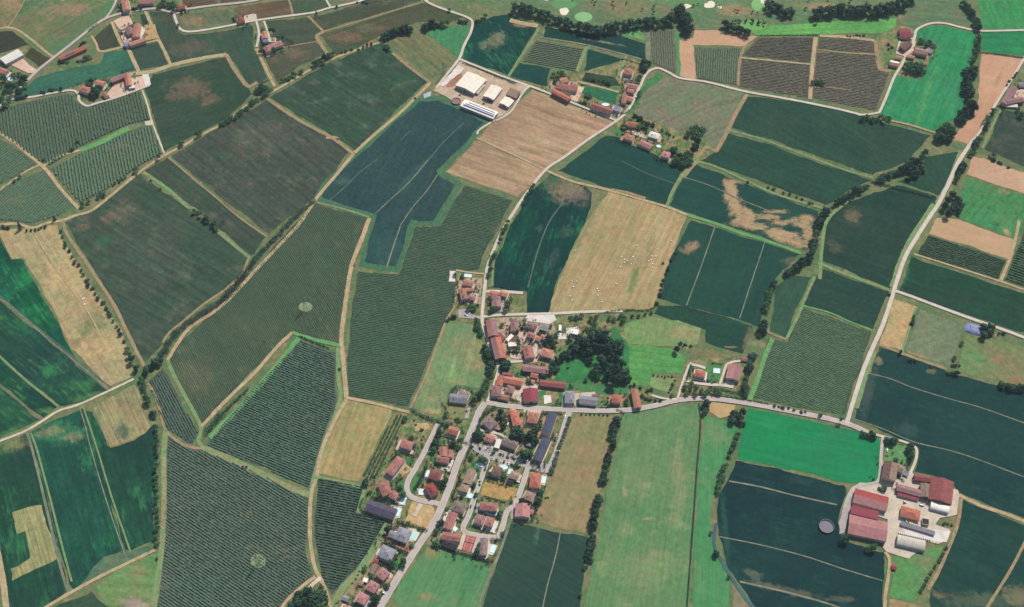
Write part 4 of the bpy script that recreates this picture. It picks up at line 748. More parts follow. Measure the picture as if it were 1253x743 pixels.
# ------------------------------------------------------------------ vine rows
leafm = {
 'a': mat_leaf('vine_leaf_grey', (100,122,100), (120,138,108)), 'b': mat_leaf('vine_leaf_brown', (100,108,92), (118,114,98)),
 'c': mat_leaf('orchard_leaf', (80,112,90), (96,124,94)), 'd': mat_leaf('vine_leaf_dull', (74,106,84), (90,116,88)), 'e': mat_leaf('vine_leaf_dark', (74,106,90), (92,118,96))}
def vine_rows(poly, ang, z, spacing, width, height, key, what):
    P = np.array([at(*p)[:2] for p in poly]); c, s_ = math.cos(ang), math.sin(ang)
    u = P @ np.array([c, s_]); v = P @ np.array([-s_, c]); n = len(P)
    V, F, cnt = [], [], 0
    st = 1.9
    for t in np.arange(v.min() + spacing * .6, v.max(), spacing):
        xs = []
        for i in range(n):
            j = (i + 1) % n
            if (v[i] - t) * (v[j] - t) < 0: xs.append(u[i] + (u[j] - u[i]) * (t - v[i]) / (v[j] - v[i]))
        xs.sort()
        for a, b in zip(xs[::2], xs[1::2]):
            a += 2.2; b -= 2.2
            if b - a < 6: continue
            k = int((b - a) / st) + 2
            uu = np.linspace(a, b, k)
            w = width * .5 * rng.uniform(.5, 1.25, k); h = height * rng.choice([.35, .8, 1.0, 1.15], k, p=[.22, .26, .3, .22] if key not in 'ca' else [.05, .25, .4, .3]); o = rng.normal(0, width * .08, k)
            gap = rng.random(k) < .04; h[gap] *= .3; w[gap] *= .4
            prof = [(-1, 0.0), (-.75, .8), (0, 1.0), (.75, .8), (1, 0.0)]
            blk = np.empty((k, 5, 3))
            for q, (pu, pz) in enumerate(prof):
                vv = t + o + pu * w
                blk[:, q, 0] = uu * c - vv * s_; blk[:, q, 1] = uu * s_ + vv * c; blk[:, q, 2] = z + pz * h * (1 if pz == 0 else rng.uniform(.85, 1.12, k))
            n0 = cnt; cnt += k * 5; V.append((blk.reshape(-1, 3), 0))
            i0 = n0 + np.arange(k - 1)[:, None] * 5 + np.arange(4)[None, :]
            F.append(np.stack([i0, i0 + 5, i0 + 6, i0 + 1], -1).reshape(-1, 4))
    if not V: return
    o = link('vine_rows', mesh_np('vine_rows', np.concatenate([b_[0] for b_ in V]), np.concatenate(F), leafm[key]))
    tag(o, 'leafy rows growing on the ' + what.split(' with ')[0], 'vine rows', None, 'stuff')
leafm['f'] = mat_leaf('vine_leaf_deep', (44,76,60), (62,94,68))
for poly, ang, z, sp, w_, h_, key, what in ROWS: vine_rows(poly, ang, z, sp, w_, h_, key, what)
# ------------------------------------------------------------------ buildings
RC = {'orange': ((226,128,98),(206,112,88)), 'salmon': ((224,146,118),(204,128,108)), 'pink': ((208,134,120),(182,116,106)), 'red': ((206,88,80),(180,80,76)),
 'crimson': ((188,82,96),(170,76,90)), 'mauve': ((184,134,130),(162,118,116)), 'slate': ((104,114,142),(90,100,126)), 'purple': ((108,100,130),(92,88,112)), 'grey': ((168,166,176),(148,148,160)),
 'taupe': ((170,144,138),(148,128,124)), 'tan': ((190,156,130),(166,138,118)), 'brown': ((150,112,98),(128,98,90)), 'white': ((246,242,230),(236,230,216)), 'cream': ((240,232,214),(230,220,200)),
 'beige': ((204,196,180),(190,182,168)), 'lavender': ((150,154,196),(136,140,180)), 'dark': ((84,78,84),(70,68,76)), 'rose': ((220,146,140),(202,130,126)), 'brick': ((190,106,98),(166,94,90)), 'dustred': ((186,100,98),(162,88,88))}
def mute(c, f=.2, k=.97):
    g_ = .35 * c[0] + .45 * c[1] + .2 * c[2]; return tuple((v + (g_ - v) * f) * k for v in c)
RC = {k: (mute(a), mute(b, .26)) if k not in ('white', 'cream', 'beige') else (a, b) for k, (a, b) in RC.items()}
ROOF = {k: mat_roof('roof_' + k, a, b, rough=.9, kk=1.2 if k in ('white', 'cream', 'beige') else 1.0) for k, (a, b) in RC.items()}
WALL = {k: mat_plain('wall_' + k, c, .95, .05, .08, .5) for k, c in {'cream': (232,214,186), 'white': (236,230,220), 'ochre': (222,186,140), 'pinkish': (226,190,170), 'brick': (180,128,104), 'grey': (186,182,178), 'concrete': (200,194,186)}.items()}
glass_m, _, gb = new_mat('window_glass', .15, .5); gb.inputs['Base Color'].default_value = (.03, .04, .05, 1)
frame_m = mat_plain('window_frame', (224,216,204), .7, .2, .05)
door_m = mat_plain('door_wood', (120,84,62), .8, .2, .1); gate_m = mat_plain('barn_door', (110,104,100), .8, .2, .1)
pv_m = mat_roof('solar_glass', (70,84,150), (60,74,134), rough=.3, spec=.5)
chim_m = mat_plain('chimney_brick', (178,120,100), .95, .05, .1)
fascia_m = mat_plain('fascia', (150,110,96), .9, .1, .1)

def win_mesh(w, h, name):
    G = Geo(); G.box(-w / 2, w / 2, -.05, .04, 0, h, 0); G.box(-w / 2 + .1, w / 2 - .1, .04, .06, .1, h - .1, 1); return G.make(name, [frame_m, glass_m])
WIN = win_mesh(1.2, 1.5, 'window'); WIN_W = win_mesh(2.6, 1.0, 'window')
def door_mesh(w, h, m):
    G = Geo(); G.box(-w / 2 - .1, w / 2 + .1, -.05, .03, 0, h + .1, 0); G.box(-w / 2, w / 2, .03, .07, 0, h, 1); return G.make('door', [frame_m, m])
DOOR = door_mesh(1.1, 2.2, door_m); GATE = door_mesh(4.0, 4.0, gate_m)
G = Geo(); G.box(-.45, .45, -.35, .35, 0, 1.7, 0); G.box(-.55, .55, -.45, .45, 1.7, 1.9, 0); G.box(-.3, .3, -.2, .2, 1.9, 2.1, 1); CHIM = G.make('chimney', [chim_m, fascia_m])

def building(name, label, cat, p, q, width, h, kind, roof, wall='cream', rise=.34, back=None, pv=(), wins=None, chim=None, group=None, gates=0, over=.5):
    """p, q: the two ends of the roof's long axis on the plan (at eave height); width and height in metres"""
    A, B = at(*p, h + .4), at(*q, h + .4); c = (A + B) / 2; L = (B - A).length; L, width = (L * 1.04, width * 1.07) if cat in ('house', 'villa', 'terrace', 'farmhouse') else (L, width); rz = math.atan2(B.y - A.y, B.x - A.x)
    if width > L * 1.02 and kind == 'hip':            # keep the ridge on the long side
        L, width = width, L; rz += math.pi / 2
    root = empty(name, (c.x, c.y, 0), rz); tag(root, label, cat, group); HOUSES.append((c.x, c.y, L, width, rz, cat, label))
    W = width; x0, x1, y0, y1 = -L / 2, L / 2, -W / 2, W / 2
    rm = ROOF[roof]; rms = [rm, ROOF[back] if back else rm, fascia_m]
    G = Geo(); top = h
    if kind in ('gable', 'mono', 'barrel'):
        if kind == 'gable': prof = [(y0, -.3), (y1, -.3), (y1, h), (0, h + W / 2 * rise - .02), (y0, h)]
        elif kind == 'mono': prof = [(y0, -.3), (y1, -.3), (y1, h + W * rise * .5), (y0, h)]
        else: prof = [(y0, -.3), (y1, -.3), (y1, h), (y0, h)]
        G.extrude_x(prof, x0, x1)
    else: G.box(x0, x1, y0, y1, -.3, h)
    G.build('wall', WALL[wall], root)
    R = Geo(); o = over; t = .22
    if kind == 'gable':
        zr = h + W / 2 * rise; ze = h - o * rise
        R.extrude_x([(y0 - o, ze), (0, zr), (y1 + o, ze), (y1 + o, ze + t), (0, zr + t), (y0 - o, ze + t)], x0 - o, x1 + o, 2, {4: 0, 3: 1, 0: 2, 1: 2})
        rh = lambda y: zr - abs(y) * rise + t
    elif kind == 'mono':
        s_ = rise * .5; R.extrude_x([(y0 - o, h - o * s_), (y1 + o, h + (W + o) * s_), (y1 + o, h + (W + o) * s_ + t), (y0 - o, h - o * s_ + t)], x0 - o, x1 + o, 2, {2: 0})
        rh = lambda y: h + (y - y0) * s_ + t
    elif kind == 'barrel':
        n = 12; out = []; inn = []
        for k in range(n + 1):
            a = math.pi * k / n
            out.append((math.cos(a) * (W / 2 + .25), h - .2 + math.sin(a) * W * rise)); inn.append((math.cos(a) * (W / 2 + .05), h - .2 + math.sin(a) * (W * rise - .25)))
        R.extrude_x([(y0 - .25, h - .25)] + [(y1 + .25, h - .25)] + out[1:-1] , x0 - .2, x1 + .2, 0)
        rh = lambda y: h + W * rise
    elif kind == 'flat':
        R.box(x0 - .15, x1 + .15, y0 - .15, y1 + .15, h, h + .3, 0)
        R.box(x0 - .2, x1 + .2, y0 - .2, y0 + .05, h + .05, h + .65, 2); R.box(x0 - .2, x1 + .2, y1 - .05, y1 + .2, h + .05, h + .65, 2)
        R.box(x0 - .2, x0 + .05, y0 + .06, y1 - .06, h + .05, h + .65, 2); R.box(x1 - .05, x1 + .2, y0 + .06, y1 - .06, h + .05, h + .65, 2)
        rms = [rm, rm, WALL[wall]]; rh = lambda y: h + .3
    else:  # hip
        ze = h - .1; zt = ze + t; zr = zt + (W / 2 + o) * rise; rx = max(L / 2 - W / 2, .0) + .01
        X0, X1, Y0, Y1 = x0 - o, x1 + o, y0 - o, y1 + o
        R.add([(X0, Y0, ze), (X1, Y0, ze), (X1, Y1, ze), (X0, Y1, ze), (X0, Y0, zt), (X1, Y0, zt), (X1, Y1, zt), (X0, Y1, zt), (-rx, 0, zr), (rx, 0, zr)],
              [(3, 2, 1, 0), (0, 1, 5, 4), (1, 2, 6, 5), (2, 3, 7, 6), (3, 0, 4, 7), (4, 5, 9, 8), (6, 7, 8, 9), (5, 6, 9), (7, 4, 8)])
        for k_ in (0, 1, 2, 3, 4): R.i[k_] = 2
        rh = lambda y: zr - abs(y) * rise
    ro = R.build('roof', rms, root)
    sm = W * L < 45 or h < 3.2
    # chimney, windows, doors
    if chim is None: chim = 0 if (sm or cat not in ('house', 'farmhouse', 'villa', 'terrace')) else (1 if L < 16 else 2)
    for k in range(chim):
        cx = L * random.uniform(.12, .3) * (1 if k else -1); cy = W * random.choice([-.18, .16])
        c_ = link('chimney', CHIM, ro); c_.location = (cx, cy, rh(cy) - .9)
    if wins is None: wins = cat in ('house', 'farmhouse', 'villa', 'terrace')
    sides = [(y0, math.pi, L, 0), (y1, 0, L, 0), (x0, math.pi / 2, W, 1), (x1, -math.pi / 2, W, 1)]
    door_side = random.choice([0, 1])
    for si, (pos, ra, span, isx) in enumerate(sides):
        if wins:
            n = max(1, min(6, int(span / 3.6))); fl = 2 if h > 5 else 1
            for f in range(fl):
                for k in range(n):
                    s_ = -span / 2 + span * (k + .5) / n
                    if f == 0 and si == door_side and k == n // 2:
                        d = link('door', DOOR, root); d.location = (s_, pos, .02); d.rotation_euler = (0, 0, ra); continue
                    w_ = link('window', WIN, root); w_.rotation_euler = (0, 0, ra)
                    w_.location = (pos, s_, 1.0 + f * 2.8) if isx else (s_, pos, 1.0 + f * 2.8)
        elif not sm and cat in ('barn', 'hall', 'workshop'):
            if isx and h > 4.3:
                d = link('door', GATE, root); d.location = (pos, 0, .02); d.rotation_euler = (0, 0, ra)
            elif not isx:
                n = max(1, min(7, int(span / 6)))
                for k in range(n):
                    w_ = link('window', WIN_W, root); w_.rotation_euler = (0, 0, ra); w_.location = (-span / 2 + span * (k + .5) / n, pos, h - 1.6)
        elif sm and si == door_side and min(L, W) > 3:
            d = link('door', DOOR, root); d.location = (0, pos, .02); d.rotation_euler = (0, 0, ra)
    for (u0, u1, v0, v1) in pv:                     # solar panels lying on the slopes; u along, v across from ridge in metres (sign = side)
        P_ = Geo(); zz = .12
        ya, yb = v0, v1
        P_.add([(u0 * L, ya, rh(ya) + zz), (u1 * L, ya, rh(ya) + zz), (u1 * L, yb, rh(yb) + zz), (u0 * L, yb, rh(yb) + zz),
                (u0 * L, ya, rh(ya) + .03), (u1 * L, ya, rh(ya) + .03), (u1 * L, yb, rh(yb) + .03), (u0 * L, yb, rh(yb) + .03)],
               [(0, 1, 2, 3), (4, 7, 6, 5), (0, 4, 5, 1), (1, 5, 6, 2), (2, 6, 7, 3), (3, 7, 4, 0)])
        P_.build('solar_panel', pv_m, ro)
    return root
HOUSES = []
HS, BN, SH = 'house', 'barn', 'shed'
def H_(label, p, q, w, roof, kind='hip', h=6, cat=HS, name=None, **k):
    return building(name or {HS: 'house', BN: 'barn', SH: 'shed', 'hall': 'hall', 'workshop': 'workshop', 'terrace': 'terrace_block', 'farmhouse': 'farmhouse', 'villa': 'villa'}[cat], label, cat, p, q, w, h, kind, roof, **k)

# estate, lower row beside the street
H_('red hip-roofed house lowest on the estate street', (438.2,729.6), (448.1,734.6), 10.5, 'rose')
H_('red hip-roofed house with a small solar panel by the big garden tree', (450.6,714.7), (460.6,720.5), 10.5, 'rose', pv=[(.05,.3,1.2,3.4)])
H_('red hip-roofed house with a wide solar panel beside the hedge', (463.9,698.6), (472.6,705.3), 10.5, 'rose', pv=[(-.15,.25,1.2,3.9)])
H_('low brown-roofed outbuilding behind the solar house', (460.6,690.4), (453.9,701.1), 5.5, 'mauve', 'gable', 3.2, SH)
H_('grey hip-roofed villa with a long lawn', (465.5,673), (481,680), 14, 'grey', cat='villa')
H_('grey hip-roofed villa above the brick driveway', (485.5,651.5), (500,657), 15, 'grey', cat='villa')
H_('low grey wing beside the brick driveway', (476.5,653), (485,655.5), 7, 'grey', 'gable', 4, HS, chim=0)
H_('tiny red-roofed shed by the grey villa pool', (458.3,684.8), (462.8,686.4), 4.5, 'red', 'gable', 2.8, SH)
H_('small rose-roofed garden shed behind the middle red house', (439,713), (444,714.6), 4.5, 'rose', 'gable', 2.8, SH)
H_('white flat garden canopy behind the middle red house', (444.6,708.6), (450,710.4), 5.5, 'white', 'flat', 2.6, SH)
H_('grey shed at the end of the lower gardens', (419.5,730.8), (426,733.2), 5.5, 'grey', 'gable', 2.8, SH)
H_('orange-roofed cottage at the frame edge of the lower gardens', (419,744), (426,746.5), 7, 'orange', 'hip', 4)
# estate, upper row
H_('long purple-grey terrace block of four dwellings beside the vineyard', (450,617.5), (483,629), 12.5, 'purple', 'gable', 6, 'terrace', back='purple')
H_('rose gable house above the purple terrace', (467.8,590.2), (473.9,604.8), 11, 'pink', 'hip')
H_('small rose wing house by the blue pool', (478.5,604), (486,608), 8.5, 'pink', 'hip', 5)
H_('long salmon-pink house beside the vine row strip', (490.3,560.6), (476.3,579), 10, 'pink', 'hip')
H_('rose square house at the top of the inner street', (491,542), (504,546), 10, 'pink', 'hip')
H_('orange gable house at the street corner', (549,525.3), (560,528.4), 9.5, 'orange', 'gable', back='salmon')
H_('front wing of the angular pink house', (534.8,560.3), (549,563), 7.5, 'pink', 'gable')
H_('middle wing of the angular pink house', (542.3,547.5), (542.6,558), 8, 'pink', 'gable', 6.4)
H_('street wing of the angular pink house', (550.3,551), (549.8,559), 7, 'pink', 'gable')
H_('red hip house with a roof panel above the round tree', (526,579), (539,582.5), 10.5, 'brick', pv=[(-.05,.22,.8,3)])
H_('orange-red hip house with blue panel at the street bend', (524.5,593), (531.5,604.5), 10, 'red', pv=[(.05,.35,-3.4,-1)])
H_('grey angular villa in the dry garden under the mown meadow', (551,486.5), (571,488.5), 11, 'grey', 'gable', 5.5, 'villa')
H_('low grey wing of the villa under the mown meadow', (562,480.5), (573,484), 7, 'taupe', 'hip', 4.5, HS, chim=0)
# between the street and the car park
H_('taupe pyramid-roofed house at the village fork', (594.5,513), (604,521.5), 12, 'taupe')
H_('flat salmon garage beside the pyramid-roofed house', (607,521), (612.4,523.2), 7.5, 'salmon', 'flat', 3, SH)
H_('orange house between the dark hedges', (629,505), (632.5,520), 9, 'orange', 'hip', back=None)
H_('low orange wing beside the dark hedges', (623.5,503.5), (629,505.5), 7, 'orange', 'gable', 5, HS, chim=0)
H_('salmon hip house on the pinkish forecourt', (653.3,505.2), (651,517), 11.5, 'salmon')
H_('small rose house above the car park', (594.6,534.5), (604,538), 8.5, 'pink', 'gable', 5)
H_('white flat-roofed hall above the car park', (611.3,537), (607.5,548), 6.5, 'white', 'flat', 4, 'hall')
H_('taupe house with broken roofline above the car park', (616,539), (632,545.5), 9.5, 'taupe', 'gable', 5.5)
H_('upper slate-blue terrace beside the wide street', (676.3,506.2), (667.8,531.2), 10, 'slate', 'gable', 6, 'terrace')
H_('lower slate-blue terrace beside the wide street', (668.6,537), (657.8,561.5), 10.5, 'slate', 'gable', 6, 'terrace')
H_('small grey shed between the terraces and dark trees', (645,542.5), (652,544.5), 5, 'grey', 'gable', 3, SH)
# estate, eastern blocks
H_('tan-roofed long house beside the estate street', (577.6,575), (571,591), 8.5, 'tan', 'gable')
H_('tan-roofed front wing below the long tan house', (563.6,596), (572.6,598.2), 8.5, 'tan', 'hip', 5.5)
H_('brown hip house by the pool behind the car park', (603,575), (613,577.5), 11, 'brown')
H_('tan gable house on the loop street corner', (624.5,580), (634,583), 9, 'tan', 'gable', 5.5)
H_('dark low roof behind the tan corner house', (621,588.3), (628.5,590), 5.5, 'dark', 'gable', 3.2, SH)
H_('grey-taupe angular house by the junction', (555,618), (568.5,622.5), 11, 'taupe', 'hip', back=None)
H_('curved pink house above the deep blue pool', (588,618.5), (608,620.5), 9, 'pink', 'hip')
H_('mauve twin house, the western of the pair on the loop lawn', (582,634), (592,637), 10.5, 'mauve')
H_('rose twin house, the eastern of the pair on the loop lawn', (594.8,637), (603.4,639.5), 10, 'pink')
H_('long pink terrace house beside the tennis court', (554.6,628), (547.6,646.5), 10, 'pink', 'gable')
H_('pink lower terrace wing beside the tennis court', (541.5,655), (563,658.5), 8.5, 'pink', 'gable')
H_('dark gabled block at the meadow edge of the estate', (543.5,662), (559.5,668.5), 9, 'dark', 'gable', 5, back='dark')  # dark-toned gabled block just below the pink terrace wing
H_('taupe villa between the tennis court and the last pool', (592.4,659.5), (590.4,678.5), 8.5, 'taupe', 'gable', 5.5)
H_('orange-red hip house below the car park', (656,579.6), (654,595.8), 11.5, 'orange')
H_('tan hip house behind the dry field edge', (643,605), (653,609.5), 10, 'tan')
H_('large pink gable house at the estate corner', (640,617), (639,632), 16, 'rose', 'gable', 6)
H_('small rose annex of the corner house', (647.5,625.5), (652.5,627), 5.5, 'rose', 'gable', 3.4, SH)
# old village
H_('long mauve-red farm roof at the village bend', (600.4,391.8), (603.6,411), 13, 'pink', 'gable', 7, 'barn', wall='brick', back='mauve')
H_('second long mauve-red farm roof along the village street', (606.3,413.5), (612.3,438.5), 13, 'mauve', 'gable', 7, 'barn', wall='brick', back='orange')
H_('short low red roof behind the farm roofs', (609,409), (616,415), 6, 'brick', 'mono', 4, SH)
H_('brown-pink house at the lane head', (629.6,393), (629.3,405), 8.5, 'mauve', 'gable')
H_('mauve house along the lane', (645.5,396.5), (656,400), 7.5, 'mauve', 'gable')
H_('pale grey-green roof along the lane', (662,400), (670,402.5), 7, 'grey', 'mono', 4, SH)
H_('rose house amid the pinkish yards', (646,408.5), (654,411), 7, 'pink', 'gable', 5)
H_('small orange roof, western piece by the round dark tree', (656,413), (661.5,415), 6, 'salmon', 'gable', 4.5, HS, chim=0)
H_('small orange roof, eastern piece by the round dark tree', (662.5,411.5), (669,413.5), 6, 'salmon', 'gable', 5)
H_('red-pink house on the inner alley', (644.8,424), (648.4,437.5), 11.5, 'pink', 'gable')
H_('pink hip house east of the inner alley', (663,430), (675.5,433.5), 11, 'salmon')
H_('cream flat roof in the middle yard', (622,421.5), (632,420.5), 7, 'cream', 'flat', 4, SH)
H_('cream long canopy in the middle yard', (620.5,416.5), (627,410), 4, 'cream', 'mono', 3.4, SH)
H_('small brown roof beside the cream canopy', (628,418), (633,411.5), 5, 'brown', 'gable', 4, SH)
H_('low orange-edged shed by the street trees', (615,432), (618,441), 5, 'salmon', 'mono', 4, SH)
H_('long mauve roof behind the red hall', (640,449.5), (671,453.5), 9.5, 'mauve', 'gable', 6, BN, wall='brick')
H_('small pink house below the long mauve roof', (650,458.5), (658,460), 6, 'salmon', 'gable', 5)
H_('tiny salmon shed beside the small pink house', (649.5,466.5), (654,467.5), 5, 'salmon', 'gable', 3, SH)
H_('long dark red hall beside the park', (661,468), (691.6,471.5), 8.5, 'dustred', 'gable', 4.8, 'hall', wall='brick')
H_('red-brown roof with panel behind the orange roof', (615,458), (627,459.6), 6, 'brick', 'gable', 6, pv=[(-.3,.1,-2.4,-.6)])
H_('bright orange long farm roof', (617,463.5), (639,467.5), 10, 'orange', 'gable', 6, BN, wall='pinkish', back='salmon')
H_('orange cross wing of the bright farm roof', (612.8,460.5), (611,471.5), 7.5, 'orange', 'gable', 6, HS)
H_('mauve farmhouse roof at the street fork', (608,472), (607,484), 11, 'mauve', 'hip', 6, 'farmhouse')
H_('low pink roof along the east road', (609.5,484), (622.5,487), 6.5, 'salmon', 'gable', 4.5, SH)
H_('mauve-pink hip house inside the courtyard', (620,475), (628.5,477.5), 9, 'mauve')
H_('crimson gable barn beside the east road', (648.8,476), (649.8,491), 18, 'crimson', 'gable', 5.5, BN)
H_('white modern flat house by the lane', (699,404.5), (707.5,406.5), 8, 'white', 'flat', 5, HS)
H_('narrow white flat annex by the lane', (685.8,397.5), (685.2,404.5), 3.5, 'white', 'flat', 3, SH)
H_('salmon cottage among the park trees', (731,405), (739,407), 6, 'salmon', 'gable', 4.5)
H_('small mauve and white shed among the park trees', (742,408), (747,410), 5, 'mauve', 'gable', 3.4, SH)
# northern houses
H_('mauve-pink house below the northern pool', (567.5,345), (578,347.5), 7, 'pink', 'gable')
H_('long salmon house by the vineyard corner', (565.5,354), (568.5,365.5), 8, 'salmon', 'gable', pv=[(.2,.4,-2.6,-.8)])
H_('low salmon wing of the long salmon house', (570,354.5), (578,353.5), 5, 'salmon', 'gable', 4, SH)
H_('small grey-pink house behind the car court', (574,363), (581,365), 6, 'mauve', 'gable', 4.5)
H_('bright orange house on the northern lane', (599.5,358.5), (608.5,360.5), 8, 'orange', 'gable')
H_('mauve-pink house behind the bright orange house', (606.8,363.5), (607.8,375), 11, 'mauve', 'gable')
H_('pale pink house at the dark crop edge', (611.5,358), (620.5,360.5), 7, 'salmon', 'gable', 5)
# east road
H_('light grey hip house on the east road', (697.4,479), (697.2,492.5), 11, 'grey', 'hip')
H_('long grey workshop on the east road', (709,488.5), (730.5,491), 11, 'grey', 'gable', 5, 'workshop', wall='white')
H_('small red roof behind the grey workshop', (725,484), (730.5,485), 4.5, 'dustred', 'gable', 3.4, SH)
H_('orange hip house on the east road', (749.5,487.5), (759.5,488.5), 10, 'orange')
H_('long salmon barn beside the pasture', (776.3,477), (780.6,498.5), 8.5, 'salmon', 'gable', 6, BN, wall='pinkish')
H_('orange hip villa in the fenced garden', (851,456), (862.5,458), 9, 'orange', cat='villa')
H_('mauve-pink barn beside the villa', (899.8,447), (896.3,464), 17, 'rose', 'gable', 5.5, BN, back='mauve')
H_('tiny mauve shed behind the villa barn', (908,438.5), (914.5,440), 5, 'mauve', 'gable', 3, SH)
# far hamlet
H_('salmon hip house at the top of the hamlet', (764,86.5), (774,88), 12, 'salmon')
H_('red-pink house on the hamlet lane', (768.5,104), (779,106), 8.5, 'rose', 'gable')
H_('small brown-pink house on the hamlet lane', (768,110), (776,111.5), 6, 'salmon', 'gable', 5)
H_('narrow pink outbuilding in the hamlet', (764.5,115), (763,126), 7, 'pink', 'gable', 5, SH)
H_('salmon house above the lane bend', (767,119.5), (774,121.5), 8, 'salmon', 'gable', 5)
H_('long red farm roof of the hamlet', (681,104.5), (706,108), 10, 'pink', 'gable', 6.5, 'farmhouse', back='brick')
H_('orange front farm roof by the stubble field', (676.5,110.5), (697,121.5), 8, 'orange', 'gable', 6.5, BN, wall='brick')
H_('salmon tower house of the hamlet farm', (686,99), (694,97), 8.5, 'salmon', 'gable', 7)
H_('low brown farm wing above the yard', (684,113), (698,116), 5, 'brown', 'gable', 5, SH)
H_('long red house beside the oval pool', (725,128.5), (748.5,136.5), 9, 'brick', 'gable', 6, back='pink')
H_('lavender flat house in the hamlet', (751,131.5), (759,134), 9, 'lavender', 'flat', 5.5)
H_('salmon house below the lane fork', (768,151), (778,152.5), 8, 'orange', 'gable', 5.5)
H_('orange-tan house at the dark crop edge', (764.5,166), (775,169.5), 9.5, 'salmon', 'hip', 5.5)
H_('pink metal barn at the dark crop edge', (783,173.2), (797.5,180), 9.5, 'rose', 'gable', 5, BN)
H_('white hip house beyond the hamlet lane', (795,163.5), (806,167), 10, 'white', 'hip', 5, HS)
H_('red house with tall dark trees beside it', (811,188), (819.5,190), 9.5, 'rose', 'hip')
# white farm
FR = {'cat': BN, 'wall': 'concrete', 'wins': None}
H_('largest cream barn of the white farm', (583.5,92.6), (568.8,109), 34, 'cream', 'gable', 6.5, BN, wall='concrete', rise=.14)
H_('narrow cream lean hall beside the largest barn', (587.5,100), (579,111.5), 5.5, 'cream', 'gable', 4, BN, wall='concrete', rise=.25)
H_('narrow outer cream hall of the white farm', (591.5,103.5), (583,114), 5, 'beige', 'gable', 3.6, BN, wall='concrete', rise=.25)
H_('middle cream barn of the white farm', (607.8,106), (597.6,119.6), 18, 'cream', 'gable', 6, BN, wall='concrete', rise=.2)
H_('small cream barn near the stubble field', (623.6,120.6), (616.6,128.2), 16, 'cream', 'gable', 5.5, BN, wall='concrete', rise=.18)
H_('brown roof barn at the yard end of the white farm', (622,112), (634,117), 13, 'tan', 'mono', 5, BN, wall='brick')
H_('white barn striped with three long solar rows', (566.5,125.5), (606.5,141.3), 15, 'white', 'gable', 5, BN, wall='concrete', rise=.2, pv=[(-.36,.44,2.6,4.6), (-.4,.46,-1.6,-.3), (-.44,.48,-5.4,-3.2)])
# far western farms
H_('long salmon house of the far pale-yard farm', (168,30), (166.5,45), 10, 'salmon', 'gable', 6.5, 'farmhouse')
H_('salmon cross wing of the far pale-yard farm', (158.5,54), (177.5,48), 8, 'salmon', 'gable', 6, BN, wall='pinkish')
H_('lavender-blue roof corner of the far farm', (152.5,54.6), (158.5,52.8), 8, 'lavender', 'gable', 5, SH)
H_('mauve roof beside the far pale yard', (156,34), (160,41.5), 9, 'mauve', 'gable', 5.5, HS)
H_('tall salmon house beyond the country road', (152.3,-2), (154.5,12), 10, 'salmon', 'gable', 6.5)
H_('dusty pink barn beyond the country road', (171,1.5), (188,0.5), 12, 'pink', 'gable', 5.5, BN, wall='pinkish')
H_('small red house by the dark round trees', (217,9), (226,7.5), 8, 'red', 'gable', 5)
H_('wide white hall with stepped roof edge', (3.5,74.8), (25,63.5), 17, 'white', 'gable', 5.5, 'hall', wall='white', rise=.1)
H_('long red roof beside the country road', (72.7,71.5), (104,57.5), 8.5, 'orange', 'gable', 5, BN, wall='brick', back='orange', pv=[(-.3,.05,-3.2,-1)])
H_('small mauve shed behind the long red roof', (95,72), (105,69), 6, 'mauve', 'gable', 4, SH)
H_('pink house in the dark corner trees', (-2,85), (8,88), 9, 'salmon', 'gable', 6)
H_('pink hip house by the big dark garden tree', (99,107), (110,111), 11.5, 'salmon', 'hip')
H_('pale pink house between tree and courtyard', (117.5,100.5), (127,102.5), 9, 'salmon', 'gable')
H_('small pink shed at the lane of the walled farm', (126.5,113.5), (131,118.5), 6.5, 'pink', 'gable', 4, SH)
H_('mauve wing of the walled courtyard', (136,98.5), (152.5,92), 8, 'mauve', 'gable', 6, BN, wall='brick')
H_('red wing of the walled courtyard', (155.3,90), (157.8,104), 7.5, 'orange', 'gable', 6.5, 'farmhouse', back='salmon')
H_('white box shed at the walled courtyard', (158,106.6), (165,105.6), 6, 'white', 'flat', 4, SH)
H_('narrow salmon wing of the pink farmhouse', (323,39), (324.3,46.5), 8, 'salmon', 'gable', 6)
H_('grey-blue link of the pink farmhouse', (322,50), (327.5,49), 6, 'lavender', 'gable', 5, SH)
H_('long pink wing of the pink farmhouse', (327,58.5), (344.5,52), 9.5, 'rose', 'gable', 6, 'farmhouse')
H_('pink end block of the pink farmhouse', (326,57), (328.5,63), 7, 'pink', 'gable', 6)
H_('small bright red house on the upper lane', (291,25), (298.5,23.3), 9, 'red', 'hip', 5)
# far eastern hamlet
H_('square bright red hall on the curved lane', (1101,40.3), (1114.4,40.6), 19, 'crimson', 'gable', 5.5, 'hall', rise=.16)
H_('brown barn below the red hall', (1103.5,59.5), (1113,52), 11, 'brown', 'gable', 5.5, BN, wall='brick')
H_('tan-mauve farmhouse below the tree clump', (1120,61), (1135,64.4), 11, 'mauve', 'gable', 6, 'farmhouse', back='tan')
H_('grey lean-to of the tan-mauve farmhouse', (1134,60), (1140,64), 7, 'grey', 'mono', 3.6, SH)
H_('salmon barn with white roof edge on the lane', (1089.5,76.5), (1099.5,78.5), 10, 'salmon', 'gable', 5, BN, wall='pinkish', back='white')
H_('small salmon shed by the lane', (1096.5,70.3), (1103,71), 5, 'salmon', 'gable', 3.5, SH)
H_('low salmon roof in front of the conifer block', (1109.5,68.3), (1119,70), 5, 'salmon', 'gable', 3.8, SH)
H_('tiny rose hut beside the conifer block', (1130,77.3), (1134.4,78), 4.5, 'rose', 'gable', 3, SH)
H_('long mauve wing of the courtyard farm', (1241.5,107), (1228.5,126), 9, 'mauve', 'gable', 6, 'farmhouse')
